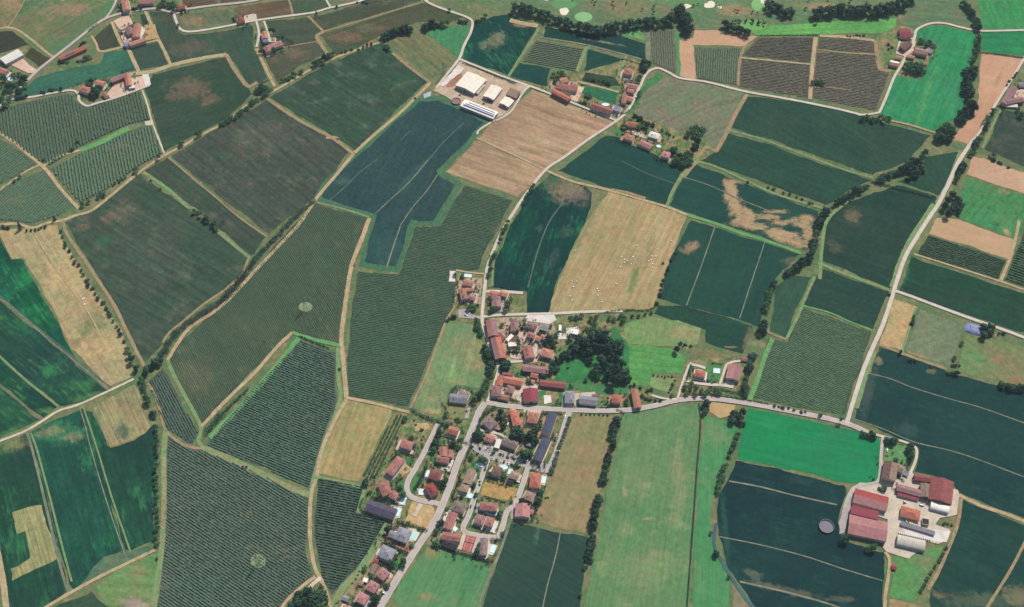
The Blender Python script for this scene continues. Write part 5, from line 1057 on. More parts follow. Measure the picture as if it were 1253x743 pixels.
H_('short mauve wing of the courtyard farm', (1232,124.5), (1252,121), 9, 'mauve', 'gable', 6, BN, wall='brick')
H_('white lean-to of the courtyard farm', (1232,129), (1245,129.6), 4.5, 'white', 'mono', 3, SH)
H_('grey roof behind the courtyard farm', (1247,103), (1256,104), 8, 'grey', 'gable', 4, SH)
# red-roofed farm in the south-east
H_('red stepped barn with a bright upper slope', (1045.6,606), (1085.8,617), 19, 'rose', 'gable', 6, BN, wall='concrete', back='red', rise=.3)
H_('crimson long barn wing', (1041.9,623.2), (1074.2,631.2), 10, 'crimson', 'mono', 7, BN, wall='concrete', rise=.2)
H_('wide rose barn with a broad roof', (1039,640.8), (1085,650.6), 25, 'rose', 'gable', 6, BN, wall='concrete', rise=.2)
H_('brown-roofed farmhouse at the farm entrance', (1090.6,566.5), (1087.6,586), 15, 'brown', 'gable', 7, 'farmhouse', back='tan')
H_('brown side wing of the farmhouse', (1097,570.5), (1105.5,575), 9, 'tan', 'gable', 6)
H_('small grey shed beside the farmhouse', (1106,578), (1111.5,580.5), 5.5, 'grey', 'mono', 3.2, SH)
H_('short dusty red barn at the farm lane', (1119,583.4), (1137.5,586), 8, 'dustred', 'gable', 5, BN, wall='brick')
H_('long brown-pink cow barn in the farm yard', (1098,596), (1131,605), 9, 'mauve', 'gable', 5.5, BN, wall='brick')
H_('crimson lean-to of the cow barn', (1099,603.4), (1124,609.8), 5, 'crimson', 'mono', 3.6, SH)
H_('brown cross barn between two red roofs', (1132.4,592), (1133,608), 11, 'tan', 'gable', 6, BN, wall='brick')
H_('largest brick-red barn of the farm', (1153.4,586.6), (1150.2,613.5), 27, 'dustred', 'gable', 7, BN, wall='brick', rise=.26, back='brick')
H_('white round-topped tunnel barn', (1138.8,617.6), (1161,623.6), 11, 'white', 'barrel', 3.5, BN, wall='white', rise=.26)
H_('orange hip barn in the centre of the farm yard', (1102.8,625), (1125.4,631), 13.5, 'orange', 'hip', 5, BN)
H_('dark flat-topped store beside the orange barn', (1128.6,637.6), (1136.6,639), 7.5, 'dark', 'flat', 3.4, SH)
H_('long low grey feeding shelter in the farm yard', (1102.3,640), (1143.5,652.6), 4.5, 'grey', 'mono', 3, BN, wall='concrete', wins=False, rise=.15)
H_('beige round-topped tunnel barn', (1097.6,660.6), (1131.4,668.4), 14, 'beige', 'barrel', 3.5, BN, wall='grey', rise=.27)
H_('small red hut in the green paddock', (1091.5,693), (1097,694), 5, 'red', 'gable', 3, SH)

# paved surrounds of the dwellings
apr = [conc, pink_pad, grey_pad, white_pad, mat_land('apron_terracotta', (196,156,134), (180,140,120), streak=0, fine=.15, big=.1)]
for (x, y, L, W, rz, cat, label) in HOUSES:
    if cat not in ('house', 'villa', 'farmhouse', 'terrace'): continue
    z = layer('apron'); c_, s_ = math.cos(rz), math.sin(rz); pts = []
    e = [random.choice([.9, 1.2, 1.6, 3.0, 5.0]) for _ in range(4)]
    for px, py in ((-L / 2 - e[0], -W / 2 - e[1]), (L / 2 + e[2], -W / 2 - e[1]), (L / 2 + e[2], W / 2 + e[3] * .5), (L * .15, W / 2 + e[3]), (-L / 2 - e[0], W / 2 + e[3] * .8)):
        px += random.uniform(-.4, .4); py += random.uniform(-.4, .4); pts.append((x + px * c_ - py * s_, y + px * s_ + py * c_, z))
    o = link('paved_apron', mesh('paved_apron', pts, [tuple(range(5))], random.choice(apr)))
    tag(o, 'paving round the ' + ' '.join(label.split()[:12]), 'paving', None, 'structure')
# ------------------------------------------------------------------ pools, courts, tanks, pylons, cars
water_m, _, wb = new_mat('pool_water', .12, .5); wb.inputs['Base Color'].default_value = (.42, .70, .76, 1)
deepw_m, _, wb2 = new_mat('pool_water_deep', .12, .5); wb2.inputs['Base Color'].default_value = (.03, .19, .48, 1)
cope_m = mat_plain('pool_coping', (238,232,222), .8, .2, .05)
KEEP = []
def pool(label, p, w, l, ang_pts, oval=False, m=None):
    c = at(*p, .9); rz = direction(*ang_pts); KEEP.append((c.x, c.y, max(w, l) * .5 + 3))
    root = empty('swimming_pool', (c.x, c.y, .9), rz); tag(root, label, 'swimming pool')
    n = 24 if oval else 4
    if oval: ring = lambda a, z: [(math.cos(2 * math.pi * k / n) * (l / 2 + a), math.sin(2 * math.pi * k / n) * (w / 2 + a), z) for k in range(n)]
    else: ring = lambda a, z: [(-l / 2 - a, -w / 2 - a, z), (l / 2 + a, -w / 2 - a, z), (l / 2 + a, w / 2 + a, z), (-l / 2 - a, w / 2 + a, z)]
    G = Geo(); vs = ring(.9, -.9) + ring(.9, .25) + ring(0, .25) + ring(0, -.6)
    fs = []
    for r in range(3):
        for k in range(n): fs.append((r * n + k, r * n + (k + 1) % n, (r + 1) * n + (k + 1) % n, (r + 1) * n + k))
    G.add(vs, fs); G.build('coping', cope_m, root)
    G = Geo(); G.add(ring(-.01, .08), [tuple(range(n))]); G.build('water', m or water_m, root)
    return root
pool('rectangular pool beside the rose wing house', (493,612.5), 4.5, 9, ((490,618),(496,607)))
pool('pool on the paved terrace of the purple block', (487,626.5), 4.5, 9, ((484,632),(490,621)))
pool('narrow pool of the red hip house', (523,579.5), 3.2, 7, ((521,584),(525,575)))
pool('small pool of the orange-red house', (515.6,602), 4, 6.5, ((515,606),(517,598)))
pool('oval pool in the lawn above the tan house', (587.5,568.8), 5, 7, ((580,568),(594,570)), True)
pool('oval pool below the tan front wing', (575.2,606.6), 5.5, 6, ((570,606),(580,607)), True)
pool('oval pool beside the brown hip house', (616.8,571.6), 5, 8, ((610,570),(624,573)), True)
pool('square pool of the tan corner house', (624.5,577.2), 4, 6, ((623,582),(626,572)))
pool('deep blue pool in the white terrace', (602,627.4), 4, 9, ((596,626),(608,629)), False, deepw_m)
pool('long pool of the last villa', (603.2,671.4), 3.6, 9, ((601.5,678),(605,665)))
pool('narrow pool of the orange-red villa', (665.3,587), 4, 8, ((663.8,594),(666.8,580)))
pool('garden pool of the grey villa with brick drive', (507,655.5), 7, 10, ((504,661),(510,650)), False, new_mat('pool_cover', .6, .2)[0])
bpy.data.materials['pool_cover'].node_tree.nodes['Principled BSDF'].inputs['Base Color'].default_value = (.33, .5, .44, 1)
pool('slim pool behind the grey villa with long lawn', (463.8,676), 2.4, 7, ((462,680),(466,672)))
pool('square pale pool in the villa garden', (877,453.8), 6, 7, ((872,453),(882,454)))
pool('pool of the northern house', (572.6,337.4), 4, 8.5, ((567,337),(578,338)))
pool('oval pool of the long red hamlet house', (741,128), 5, 10, ((732,128),(750,129)), True)
pool('small round pool behind the pink metal barn', (806,179), 4, 6, ((802,178),(810,180)), True)
pool('pale round pool in the dark corner trees', (12.8,96.8), 6, 8, ((8,94),(17,99)), True)
pool('small terrace pool beside the long pink terrace', (556,646.5), 4, 6, ((553,644),(559,649)))
pool('round pool behind the long pink terrace', (541.2,645.5), 3.5, 5, ((539,645),(543,647)), True)

# tennis court
clay_m = mat_plain('court_clay', (184,112,104), .95, .05, .06); clay2_m = mat_plain('court_border', (160,98,94), .95, .05, .06); line_m = mat_plain('court_line', (240,236,230), .8, .1, .02)
c = at(574.2, 663.8, .95); KEEP.append((c.x, c.y, 15)); rz = direction((571.8,654.5), (577.6,656.0)); 
root = empty('tennis_court', (c.x, c.y, .95), rz); tag(root, 'red clay tennis court between pink house and last villa', 'tennis court')
G = Geo(); G.box(-6.2, 6.2, -11.5, 11.5, -.9, .02); G.build('border', clay2_m, root)
G = Geo(); G.box(-4.6, 4.6, -10, -.15, .02, .04); G.box(-4.6, 4.6, .15, 10, .02, .04); G.build('playing_surface', clay_m, root)
G = Geo()
for x in (-4.6, -3.4, 3.4, 4.6): G.box(x - .06, x + .06, -10, 10, .045, .055)
for y in (-10, -5.4, 5.4, 10): G.box(-4.5, 4.5, y - .06, y + .06, .057, .067)
G.build('court_line', line_m, root)
G = Geo(); G.box(-5.6, 5.6, -.03, .03, .1, 1.0); G.tube((-5.6, 0, 0), (-5.6, 0, 1.1), .06, .06); G.tube((5.6, 0, 0), (5.6, 0, 1.1), .06, .06); G.build('net', line_m, root)

# round slurry tanks
tank_m = mat_plain('tank_wall', (84,90,104), .8, .2, .1); slur_m = mat_plain('slurry', (88,86,102), .5, .3, .06); slur2_m = mat_plain('slurry_brown', (152,108,110), .6, .3, .06)
def tank(label, p, r, h, sm, rails):
    c = at(*p, h); root = empty('slurry_tank', (c.x, c.y, 0)); tag(root, label, 'tank')
    n = 40; G = Geo(); ring = lambda rr, z: [(rr * math.cos(2 * math.pi * k / n), rr * math.sin(2 * math.pi * k / n), z) for k in range(n)]
    vs = ring(r, -.2) + ring(r, h) + ring(r - .4, h) + ring(r - .4, .2)
    G.add(vs, [(q * n + k, q * n + (k + 1) % n, (q + 1) * n + (k + 1) % n, (q + 1) * n + k) for q in range(3) for k in range(n)]); G.build('tank_wall', tank_m, root)
    G = Geo(); G.add(ring(r - .39, h - .9), [tuple(range(n))]); G.build('slurry_surface', sm, root)
    if rails:
        G = Geo()
        for k in range(20):
            a = 2 * math.pi * k / 20; G.tube((r * math.cos(a), r * math.sin(a), h), (r * math.cos(a), r * math.sin(a), h + 1.1), .09, .09, 5)
            b_ = 2 * math.pi * (k + 1) / 20; G.tube((r * math.cos(a), r * math.sin(a), h + 1.05), (r * math.cos(b_), r * math.sin(b_), h + 1.05), .07, .07, 4)
        G.build('railing', line_m, root)
tank('large round slurry tank in the dark crop', (1011.4,644), 8.8, 2.2, slur_m, True)
tank('small round brown tank beside the striped barn', (558,123.6), 7.0, 2.0, slur2_m, False)
# lavender tarpaulin mound
tarp_m = mat_plain('tarpaulin', (150,152,190), .7, .2, .12, .3); rim_m = mat_plain('tarpaulin_rim', (110,172,206), .7, .2, .1)
c = at(1191.5, 402.5, 1.5); root = empty('silage_mound', (c.x, c.y, 0), direction((1183,400), (1200,405))); tag(root, 'lavender tarpaulin-covered mound with a pale blue strip', 'silage mound')
G = Geo(); nx, ny = 14, 10; vs = []
for i in range(nx + 1):
    for j in range(ny + 1):
        u, v = i / nx * 2 - 1, j / ny * 2 - 1; r_ = min(1, max(abs(u), abs(v)))
        z = 3.4 * (1 - r_ ** 3) + random.uniform(-.12, .12) * (1 - r_); vs.append((u * 12 * (1 - .18 * v * v), v * 9 * (1 - .2 * u * u), z))
G.add(vs, [(i * (ny + 1) + j, (i + 1) * (ny + 1) + j, (i + 1) * (ny + 1) + j + 1, i * (ny + 1) + j + 1) for i in range(nx) for j in range(ny)]); G.build('tarpaulin', tarp_m, root)
G = Geo(); pr = None
for k in range(9):
    t = k / 8; a = Vector((-6.5 + 2.6 * math.sin(t * 2.6), 7.4 - 14.8 * t, 1.7 + 2.0 * math.sin(t * math.pi)))
    if pr is not None: G.tube(pr, a, .55, .55, 6)
    pr = a
G.build('edge_strip', rim_m, root)

# lattice pylons
steel_m = mat_plain('pylon_steel', (150,158,166), .6, .4, .05)
def pylon(label, p, h):
    c = at(*p, 0); root = empty('power_pylon', (c.x, c.y, 0), .5); tag(root, label, 'pylon')
    G = Geo(); lv = [(0, 2.6), (h * .3, 1.7), (h * .6, .9), (h * .85, .5), (h, .12)]
    for (z0, a), (z1, b_) in zip(lv, lv[1:]):
        cs = [(1, 1), (-1, 1), (-1, -1), (1, -1)]
        for k, (x, y) in enumerate(cs):
            G.tube((x * a, y * a, z0), (x * b_, y * b_, z1), .14, .12, 4)
            x2, y2 = cs[(k + 1) % 4]; G.tube((x * a, y * a, z0), (x2 * b_, y2 * b_, z1), .08, .08, 4); G.tube((x2 * a, y2 * a, z0), (x * b_, y * b_, z1), .08, .08, 4)
    G.build('mast', steel_m, root)
    for z, w in ((h * .68, 4.2), (h * .8, 3.4), (h * .92, 2.6)):
        G = Geo()
        for s_ in (-1, 1):
            G.tube((0, 0, z + .8), (s_ * w, 0, z), .09, .07, 4); G.tube((0, 0, z), (s_ * w, 0, z), .1, .08, 4); G.tube((s_ * w, 0, z), (s_ * w, 0, z - 1.2), .06, .1, 5)
        G.build('crossarm', steel_m, root)
pylon('lattice power pylon in the round vineyard clearing', (316.5,690), 27)
pylon('lattice power pylon in the small vineyard clearing', (374,378), 27)
pylon('lattice power pylon in the grey field above the stream', (276,270), 27)
pylon('lattice power pylon beside the white farm lane', (543,92), 27)

# cars
tyre_m = mat_plain('tyre', (44,44,46), .9, .1, .05); cglass_m, _, cg = new_mat('car_glass', .1, .6); cg.inputs['Base Color'].default_value = (.02, .025, .03, 1)
PAINT = {}
for k, c_ in {'white': (238,238,236), 'silver': (178,182,188), 'grey': (110,114,120), 'black': (36,38,42), 'dark blue': (48,60,98), 'red': (170,44,40)}.items():
    m, t, b = new_mat('car_paint_' + k.replace(' ', '_'), .3, .5); b.inputs['Base Color'].default_value = alb(c_, 1.3); PAINT[k] = m
def car_body(m):
    G = Geo(); prof = [(-.85, .3), (-.88, .7), (-.8, .95), (.8, .95), (.88, .7), (.85, .3)]
    st = [(-2.1, .86, .0), (-1.9, .98, .06), (1.4, 1, .0), (1.95, .94, -.12), (2.15, .82, -.22)]
    vs = []
    for x, s_, dz in st:
        for y, z in prof: vs.append((x, y * s_, z + (dz if z > .6 else 0)))
    n = len(prof); fs = [tuple(range(n)), tuple(range(len(vs) - n, len(vs)))[::-1]]
    for i in range(len(st) - 1):
        for k in range(n): fs.append((i * n + k, (i + 1) * n + k, (i + 1) * n + (k + 1) % n, i * n + (k + 1) % n))
    G.add(vs, fs)
    G.add([(-1.55, -.64, 1.42), (.35, -.64, 1.42), (.35, .64, 1.42), (-1.55, .64, 1.42), (-1.5, -.6, 1.47), (.3, -.6, 1.47), (.3, .6, 1.47), (-1.5, .6, 1.47)], [(4, 5, 6, 7), (0, 1, 5, 4), (1, 2, 6, 5), (2, 3, 7, 6), (3, 0, 4, 7)])
    return G.make('body', m)
G = Geo(); G.add([(-2.0, -.78, .94), (1.1, -.78, .94), (1.1, .78, .94), (-2.0, .78, .94), (-1.55, -.64, 1.42), (.35, -.64, 1.42), (.35, .64, 1.42), (-1.55, .64, 1.42)], [(0, 1, 5, 4), (1, 2, 6, 5), (2, 3, 7, 6), (3, 0, 4, 7)]); CABIN = G.make('window_band', cglass_m)
G = Geo(); G.tube((0, -.11, 0), (0, .11, 0), .32, .32, 12); WHEEL = G.make('wheel', tyre_m)
BODY = {k: car_body(m) for k, m in PAINT.items()}
def car(colour, p, q, label, group=None):
    c = at(*p, 1.5); root = empty('parked_car', (c.x, c.y, .98), direction(p, q)); tag(root, label, 'car', group)
    link('body', BODY[colour], root); link('window_band', CABIN, root)
    for x in (-1.3, 1.3):
        for y in (-.78, .78):
            w_ = link('wheel', WHEEL, root); w_.location = (x, y, .32)
bay = (580,560)
lotcars = [('white',593.8,549.6),('silver',598.6,551.4),('grey',590.6,557.6),('silver',601.6,560.6),('white',622.6,567.4),('silver',645.4,564.6),('grey',655,574.4),('dark blue',615.8,557)]
for i, (k, x, y) in enumerate(lotcars):
    car(k, (x, y), (x - 1.2, y + 4.5), f'{k} car in the estate car park, {ordinal(i + 1)} along from the street corner', 'cars in the estate car park')
for k, p, q, lab in [('grey',(677.5,543.5),(675,551),'grey car parked on the wide terrace street'),('white',(691.6,510),(689.6,517),'white car at the top of the wide terrace street'),('silver',(680.8,532.6),(678.6,539),'silver car midway down the wide terrace street'),('dark blue',(581.2,606.4),(578.6,613),'dark blue car on the estate loop street'),('black',(575.8,620),(573.4,627),'black car on the estate loop street near the bend'),('white',(639,400),(644,401),'white car in the pinkish old village yard'),('white',(638.8,434.5),(639.2,439),'white car beside the inner alley'),('silver',(632,606),(634.4,600.5),'silver car by the sandy lot'),('silver',(570,385.6),(576,387),'silver car in the village car court'),('white',(633.7,589.7),(637,590.5),'white car in the drive of the tan corner house'),('red',(636.6,472.8),(640,473.4),'red car beside the orange farm roofs'),('white',(655.4,516.8),(657.5,521),'white van-like car under the trees of the salmon hip house'),('dark blue',(544.5,523),(548,516),'dark blue car by the street corner house'),('grey',(571.4,503),(573,508),'grey car on the villa driveway'),('white',(621.4,519),(624,513),'white car between the hedges'),('silver',(709.6,491.6),(706,487),'silver car by the grey workshop'),('white',(545.4,573.6),(550,574.8),'white car on the drive of the red hip house'),('black',(549.8,578.4),(553,579.6),'black car on the drive by the round tree'),('white',(1118,630),(1122,631),'white car in the farm yard'),('white',(470,726),(474,728.5),'white car at the lowest house drive'),('silver',(1085.6,551),(1084.8,560),'silver car on the farm drive'),('red',(563,116.4),(569,118),'red car in the white farm yard')]:
    car(k, p, q, lab)
# wrapped straw bales on the stubble
bale_m = mat_plain('bale_wrap', (250,250,250), .5, .3, .02, k=1.5); G = Geo(); G.tube((-.75, 0, .8), (.75, 0, .8), .8, .8, 14); BALE = G.make('straw_bale', bale_m)
bl = [(780,300.5),(804.5,305),(822,294.5),(824,296.5),(764,321),(764.4,317.5),(767.5,319),(760.5,314),(759,326.5),(774.5,314.5),(772.5,323),(793.5,319.5),(797.5,313.5),(796.5,318),(802.5,313.5),(798.6,323),(798.2,327.5),(701.5,351),(705.5,344.5),(697.5,362.5),(700,367.5),(731,353.5),(732,356),(731.5,361.5),(736.5,369.5),(754.5,347.5),(703.5,306.5)]
for i, (x, y) in enumerate(sorted(bl, key=lambda b_: b_[1])):
    o = link('straw_bale', BALE); p = at(x, y, .8); o.location = (p.x, p.y, .1); o.rotation_euler = (0, 0, random.uniform(0, 3)); o.scale = (.85, .85, .85)
    tag(o, f'white wrapped bale on the golden stubble, {ordinal(i + 1)} counting from the far side', 'bale', 'white bales on the golden stubble')
for i, (x, y) in enumerate([(101,366.5),(102.5,365),(103.4,372.5)]):
    o = link('straw_bale', BALE); p = at(x, y, .8); o.location = (p.x, p.y, .1); tag(o, f'white wrapped bale on the tan wedge, {["middle","farther","nearer"][i]} of three', 'bale', 'white bales on the tan wedge')

# farm machines and hutches in the red-roofed farm yard
trac_m, _, tb = new_mat('tractor_paint', .4, .4); tb.inputs['Base Color'].default_value = (.05, .22, .06, 1); yel_m, _, yb = new_mat('yellow_paint', .5, .3); yb.inputs['Base Color'].default_value = (.6, .42, .06, 1)
def tractor(m, p, q, label):
    c = at(*p, 1); root = empty('tractor', (c.x, c.y, .95), direction(p, q)); tag(root, label, 'tractor')
    G = Geo(); G.box(-.2, 1.9, -.4, .4, .8, 1.5); G.box(-1.2, -.1, -.55, .55, .7, 1.2); G.box(-1.2, .1, -.7, .7, 2.45, 2.6); G.build('body', m, root)
    G = Geo(); G.box(-1.1, 0, -.62, .62, 1.2, 2.45); G.build('cabin', cglass_m, root)
    for x, y, r in ((-.8, -.85, .85), (-.8, .85, .85), (1.5, -.7, .5), (1.5, .7, .5)):
        G = Geo(); G.tube((x, y - .22, r), (x, y + .22, r), r, r, 14); G.build('wheel', tyre_m, root)
def trailer(m, p, q, label):
    c = at(*p, 1); root = empty('farm_trailer', (c.x, c.y, .95), direction(p, q)); tag(root, label, 'trailer')
    G = Geo(); G.box(-2.6, 2.6, -1.15, 1.15, .9, 1.0); G.box(-2.6, 2.6, -1.15, -1.07, 1.0, 1.8); G.box(-2.6, 2.6, 1.07, 1.15, 1.0, 1.8); G.box(-2.6, -2.52, -1.06, 1.06, 1.0, 1.8); G.box(2.52, 2.6, -1.06, 1.06, 1.0, 1.8); G.tube((2.6, 0, .9), (4.2, 0, .7), .08, .08); G.build('bed', m, root)
    for x in (-.7, .5):
        for y in (-.95, .95):
            G = Geo(); G.tube((x, y - .15, .45), (x, y + .15, .45), .45, .45, 12); G.build('wheel', tyre_m, root)
tractor(trac_m, (1109,639), (1114,640.6), 'green tractor behind the grey feeding shelter'); trailer(yel_m, (1115,640.6), (1121,642.4), 'yellow trailer behind the grey feeding shelter'); trailer(PAINT['grey'], (1120.5,642.6), (1126,644.2), 'grey trailer behind the grey feeding shelter')
tractor(PAINT['red'], (1107,615), (1112,616.2), 'red tractor below the crimson lean-to'); trailer(PAINT['silver'], (1128,618), (1134,619.5), 'silver trailer beside the white tunnel barn'); tractor(trac_m, (592,127), (597,129), 'green tractor in the white farm yard'); trailer(PAINT['red'], (600,124), (606,126), 'red trailer in the white farm yard')
hut_m = mat_plain('hutch_shell', (244,242,236), .7, .2, .05); hole_m = mat_plain('hutch_inside', (40,42,46), .9, .1, .05)
G = Geo(); G.extrude_x([(-.7, 0), (.7, 0), (.7, .9), (.35, 1.4), (-.35, 1.4), (-.7, .9)], -1.0, 1.0, 0); HUT = G.make('calf_hutch', hut_m)
G = Geo(); G.box(1.0, 1.03, -.42, .42, .05, .95); HOLE = G.make('opening', hole_m)
for i in range(16):
    t = i / 15; p = (1100 + 38 * t, 652.2 + 8.6 * t); c = at(p[0], p[1], 1.2)
    o = link('calf_hutch', HUT); o.location = (c.x, c.y, .96); o.rotation_euler = (0, 0, direction((1100,652), (1138,661)) - math.pi / 2)
    tag(o, f'white calf hutch in the row above the beige tunnel barn, {ordinal(i + 1)} from its upper end', 'hutch', 'calf hutches in the farm yard'); link('opening', HOLE, o)
# ------------------------------------------------------------------ trees, bushes, hedges, woodland
bark_m = mat_plain('bark', (96,84,74), .95, .05, .15)
LEAF = [mat_leaf('leaf_dark', (48,78,78), (88,126,94)), mat_leaf('leaf_mid', (62,98,78), (104,144,98)), mat_leaf('leaf_light', (66,112,84), (98,146,96)), mat_leaf('leaf_blue', (50,82,84), (84,120,98))]
def leaf_quads(C, R, n, size, flat=.75, seed=None):
    """n small leaf-clump faces spread through lumps (centres C, radii R), turned mostly outward"""
    C = np.asarray(C, float); R = np.asarray(R, float); pick = rng.choice(len(C), n, p=(R ** 2) / (R ** 2).sum())
    d = rng.normal(size=(n, 3)); d /= np.linalg.norm(d, axis=1)[:, None]
    rad = R[pick] * (rng.random(n) ** .33) * 1.02
    pos = C[pick] + d * rad[:, None] * np.array([1, 1, flat])
    nrm = d + rng.normal(scale=.55, size=(n, 3)); nrm /= np.linalg.norm(nrm, axis=1)[:, None]
    t = np.cross(nrm, rng.normal(size=(n, 3))); t /= np.linalg.norm(t, axis=1)[:, None]; b = np.cross(nrm, t)
    s = size * rng.uniform(.6, 1.3, n)[:, None]; s2 = s * rng.uniform(.55, .9, n)[:, None]
    q = np.stack([pos - t * s - b * s2 * .4, pos + t * s * .2 - b * s2, pos + t * s + b * s2 * .3, pos - t * s * .1 + b * s2], 1)
    return q.reshape(-1, 3)
def quads_mesh(name, v, m): return mesh_np(name, v, np.arange(len(v)).reshape(-1, 4), m)
CROWN = 1.32
def make_tree(kind, mi):
    """a tree of crown diameter 10, root at its foot"""
    G = Geo()
    if kind == 'conifer':
        G.tube((0, 0, -.3), (0, 0, 11), .3, .06, 7); V = []
        for k in range(11):
            z = 1.4 + k * 1.05; r = 3.4 * (1 - k / 11.5) + .3
            cs = [(math.cos(a) * r * .6, math.sin(a) * r * .6, z) for a in np.linspace(0, 6.28, 7)[:-1] + k] + [(0, 0, z + .3)]
            V.append(leaf_quads(cs, [r * .45] * 6 + [r * .4], 46, .55, .5))
        return G.make('trunk', bark_m), quads_mesh('crown', np.concatenate(V), LEAF[mi])
    tall = {'round': 1.0, 'tall': 1.35, 'wide': .8}[kind]; H = 9.5 * tall
    G.tube((0, 0, -.3), (.15, .1, H * .42), .42, .28, 8)
    cs, rs = [], []
    for k in range(11):
        a = 2.399 * k + random.uniform(-.3, .3); r = random.uniform(1.4, 3.6) * (1.15 if kind == 'wide' else .95 if kind == 'round' else .72)
        z = H * random.uniform(.45, .82) - r * .25; cs.append((math.cos(a) * r, math.sin(a) * r, z)); rs.append(random.uniform(1.3, 2.1))
        if k < 6: G.tube((.12, .08, H * .38), (math.cos(a) * r * .8, math.sin(a) * r * .8, z), .17, .05, 5)
    cs.append((0, 0, H * .72)); rs.append(2.7); cs.append((.4, -.3, H * .9)); rs.append(1.5)
    cs = [(a * CROWN, b * CROWN, z) for a, b, z in cs]; rs = [r * 1.16 for r in rs]
    v = leaf_quads(cs, rs, 1000, .66, .85)
    return G.make('trunk', bark_m), quads_mesh('crown', v, LEAF[mi])
TREES = {}
for nm, kd, mi in [('a', 'round', 0), ('b', 'wide', 0), ('c', 'tall', 3), ('d', 'round', 1), ('e', 'wide', 3), ('f', 'tall', 0), ('g', 'round', 2), ('h', 'conifer', 0), ('i', 'conifer', 3)]:
    TREES[nm] = make_tree(kd, mi)
BUSH = []
for mi in (0, 0, 1, 3):
    cs = [(random.uniform(-1.3, 1.3), random.uniform(-1.3, 1.3), random.uniform(.8, 2.4)) for _ in range(6)]
    v = leaf_quads(cs, [random.uniform(.9, 1.5) for _ in cs], 240, .4, .9); BUSH.append(quads_mesh('bush', v, LEAF[mi]))
QUEUE = []
def tree(p, d, key, label, group=None, name=None): QUEUE.append((p, d, key, label, group))
def plant_trees(limit=300):
    """the largest in view stand as objects of their own, the small remainder as one mass"""
    far = lambda it: it[1] / (at(*it[0]) - CAM).length
    decid = sorted([q for q in QUEUE if q[2] not in 'hi'], key=far, reverse=True)
    small = []
    for k, (p, d, key, label, group) in enumerate(decid[:limit] + [q for q in QUEUE if q[2] in 'hi'] + decid[limit:]):
        c = at(p[0], p[1], .55 * d); s_ = d / 10; rz = random.uniform(0, 6.28)
        sc = (s_ * random.uniform(.9, 1.1), s_ * random.uniform(.9, 1.1), s_ * random.uniform(.85, 1.15)); tr, cr = TREES[key]
        if k < len(QUEUE) - max(0, len(decid) - limit):
            root = empty('conifer_tree' if key in 'hi' else 'broadleaf_tree', (c.x, c.y, 0), rz, sc)
            tag(root, label, 'tree', group); link('trunk', tr, root); link('crown', cr, root)
        else:
            v = np.empty(len(cr.vertices) * 3, np.float32); cr.vertices.foreach_get('co', v); v = v.reshape(-1, 4, 3)[::2].reshape(-1, 3) * np.array(sc)
            co, si = math.cos(rz), math.sin(rz); small.append(np.stack([v[:, 0] * co - v[:, 1] * si + c.x, v[:, 0] * si + v[:, 1] * co + c.y, v[:, 2]], 1))
    if small:
        tag(link('small_trees', quads_mesh('small_trees', np.concatenate(small), LEAF[1])), 'small trees scattered through the hedgerows and gardens', 'small trees', None, 'stuff')
def bush(p, d, label, group=None):
    c = at(p[0], p[1], d * .4); o = link('bush', random.choice(BUSH)); s_ = d / 4.6
    o.location = (c.x, c.y, 0); o.rotation_euler = (0, 0, random.uniform(0, 6.28)); o.scale = (s_ * random.uniform(.8, 1.2), s_ * random.uniform(.8, 1.2), s_ * random.uniform(.8, 1.2))
    tag(o, label, 'bush', group); return o
def along(pts, n, jit=1.2):
    P = [Vector((x, y, 0)) for x, y in pts]; seg = [(b - a).length for a, b in zip(P, P[1:])]; T_ = sum(seg); out = []
    for k in range(n):
        s_ = T_ * (k + .5) / n + random.uniform(-.25, .25) * T_ / n
        for a, b, l in zip(P, P[1:], seg):
            if s_ <= l: break
            s_ -= l
        v = a + (b - a) * min(1, s_ / l); out.append((v.x + random.uniform(-jit, jit), v.y + random.uniform(-jit, jit)))
    return out
def tree_line(pts, n, d, keys, what, end, group, jit=1.2):
    for i, p in enumerate(along(pts, n, jit)): tree(p, d * random.uniform(.78, 1.25), random.choice(keys), f'{what}, {ordinal(i + 1)} from {end}', group)
def bush_line(pts, n, d, what, end, group, jit=1.0):
    for i, p in enumerate(along(pts, n, jit)): bush(p, d * random.uniform(.75, 1.3), f'{what}, {ordinal(i + 1)} from {end}', group)
def trees_at(items, what=None, group=None):
    for it in items: tree(it[0], it[1], it[2], it[3] if len(it) > 3 else what, group)

# lines
bush_line([(73,280),(80,300),(100,334),(124,369),(146,405),(152,420)], 24, 6, 'dark bush between tan wedge and field track', 'the conifer corner', 'bushes along the western ditch')
tree_line([(155,424),(161,440),(167,452)], 4, 8, 'acf', 'dark ditch tree above the stream junction', 'the far end', 'trees at the stream junction')
tree_line([(176,456),(184,449),(193,441)], 6, 10, 'abf', 'dark tree massed at the stream junction', 'the ditch', 'trees at the stream junction')
tree_line([(172,460),(177,474),(181,490),(184,498)], 6, 7.5, 'acf', 'dark tree below the stream junction', 'the junction', 'trees at the stream junction')
tree_line([(185,505),(190,508)], 3, 9, 'ab', 'broad tree beside the straw field corner', 'the straw field', None)
tree_line([(192,520),(193,545),(192,575),(192,610),(191,640),(192,668)], 18, 6.5, 'acef', 'slim dark tree beside the largest vineyard', 'its far end', 'trees along the western verge')
tree((24,277), 11, 'h', 'tall lone conifer with a shadow on the tan wedge'); tree((66.5,267), 8, 'h', 'small conifer at the tan wedge corner'); tree((192,683), 4, 'a', 'single small tree by the lower track end')
bush_line([(0,276),(12,279)], 3, 6, 'low bush at the western edge of the ditch', 'the frame', None)
bush_line([(32,281),(45,281),(58,277)], 6, 4.5, 'low bush in the curved ditch', 'the tall conifer', 'bushes in the curved ditch')
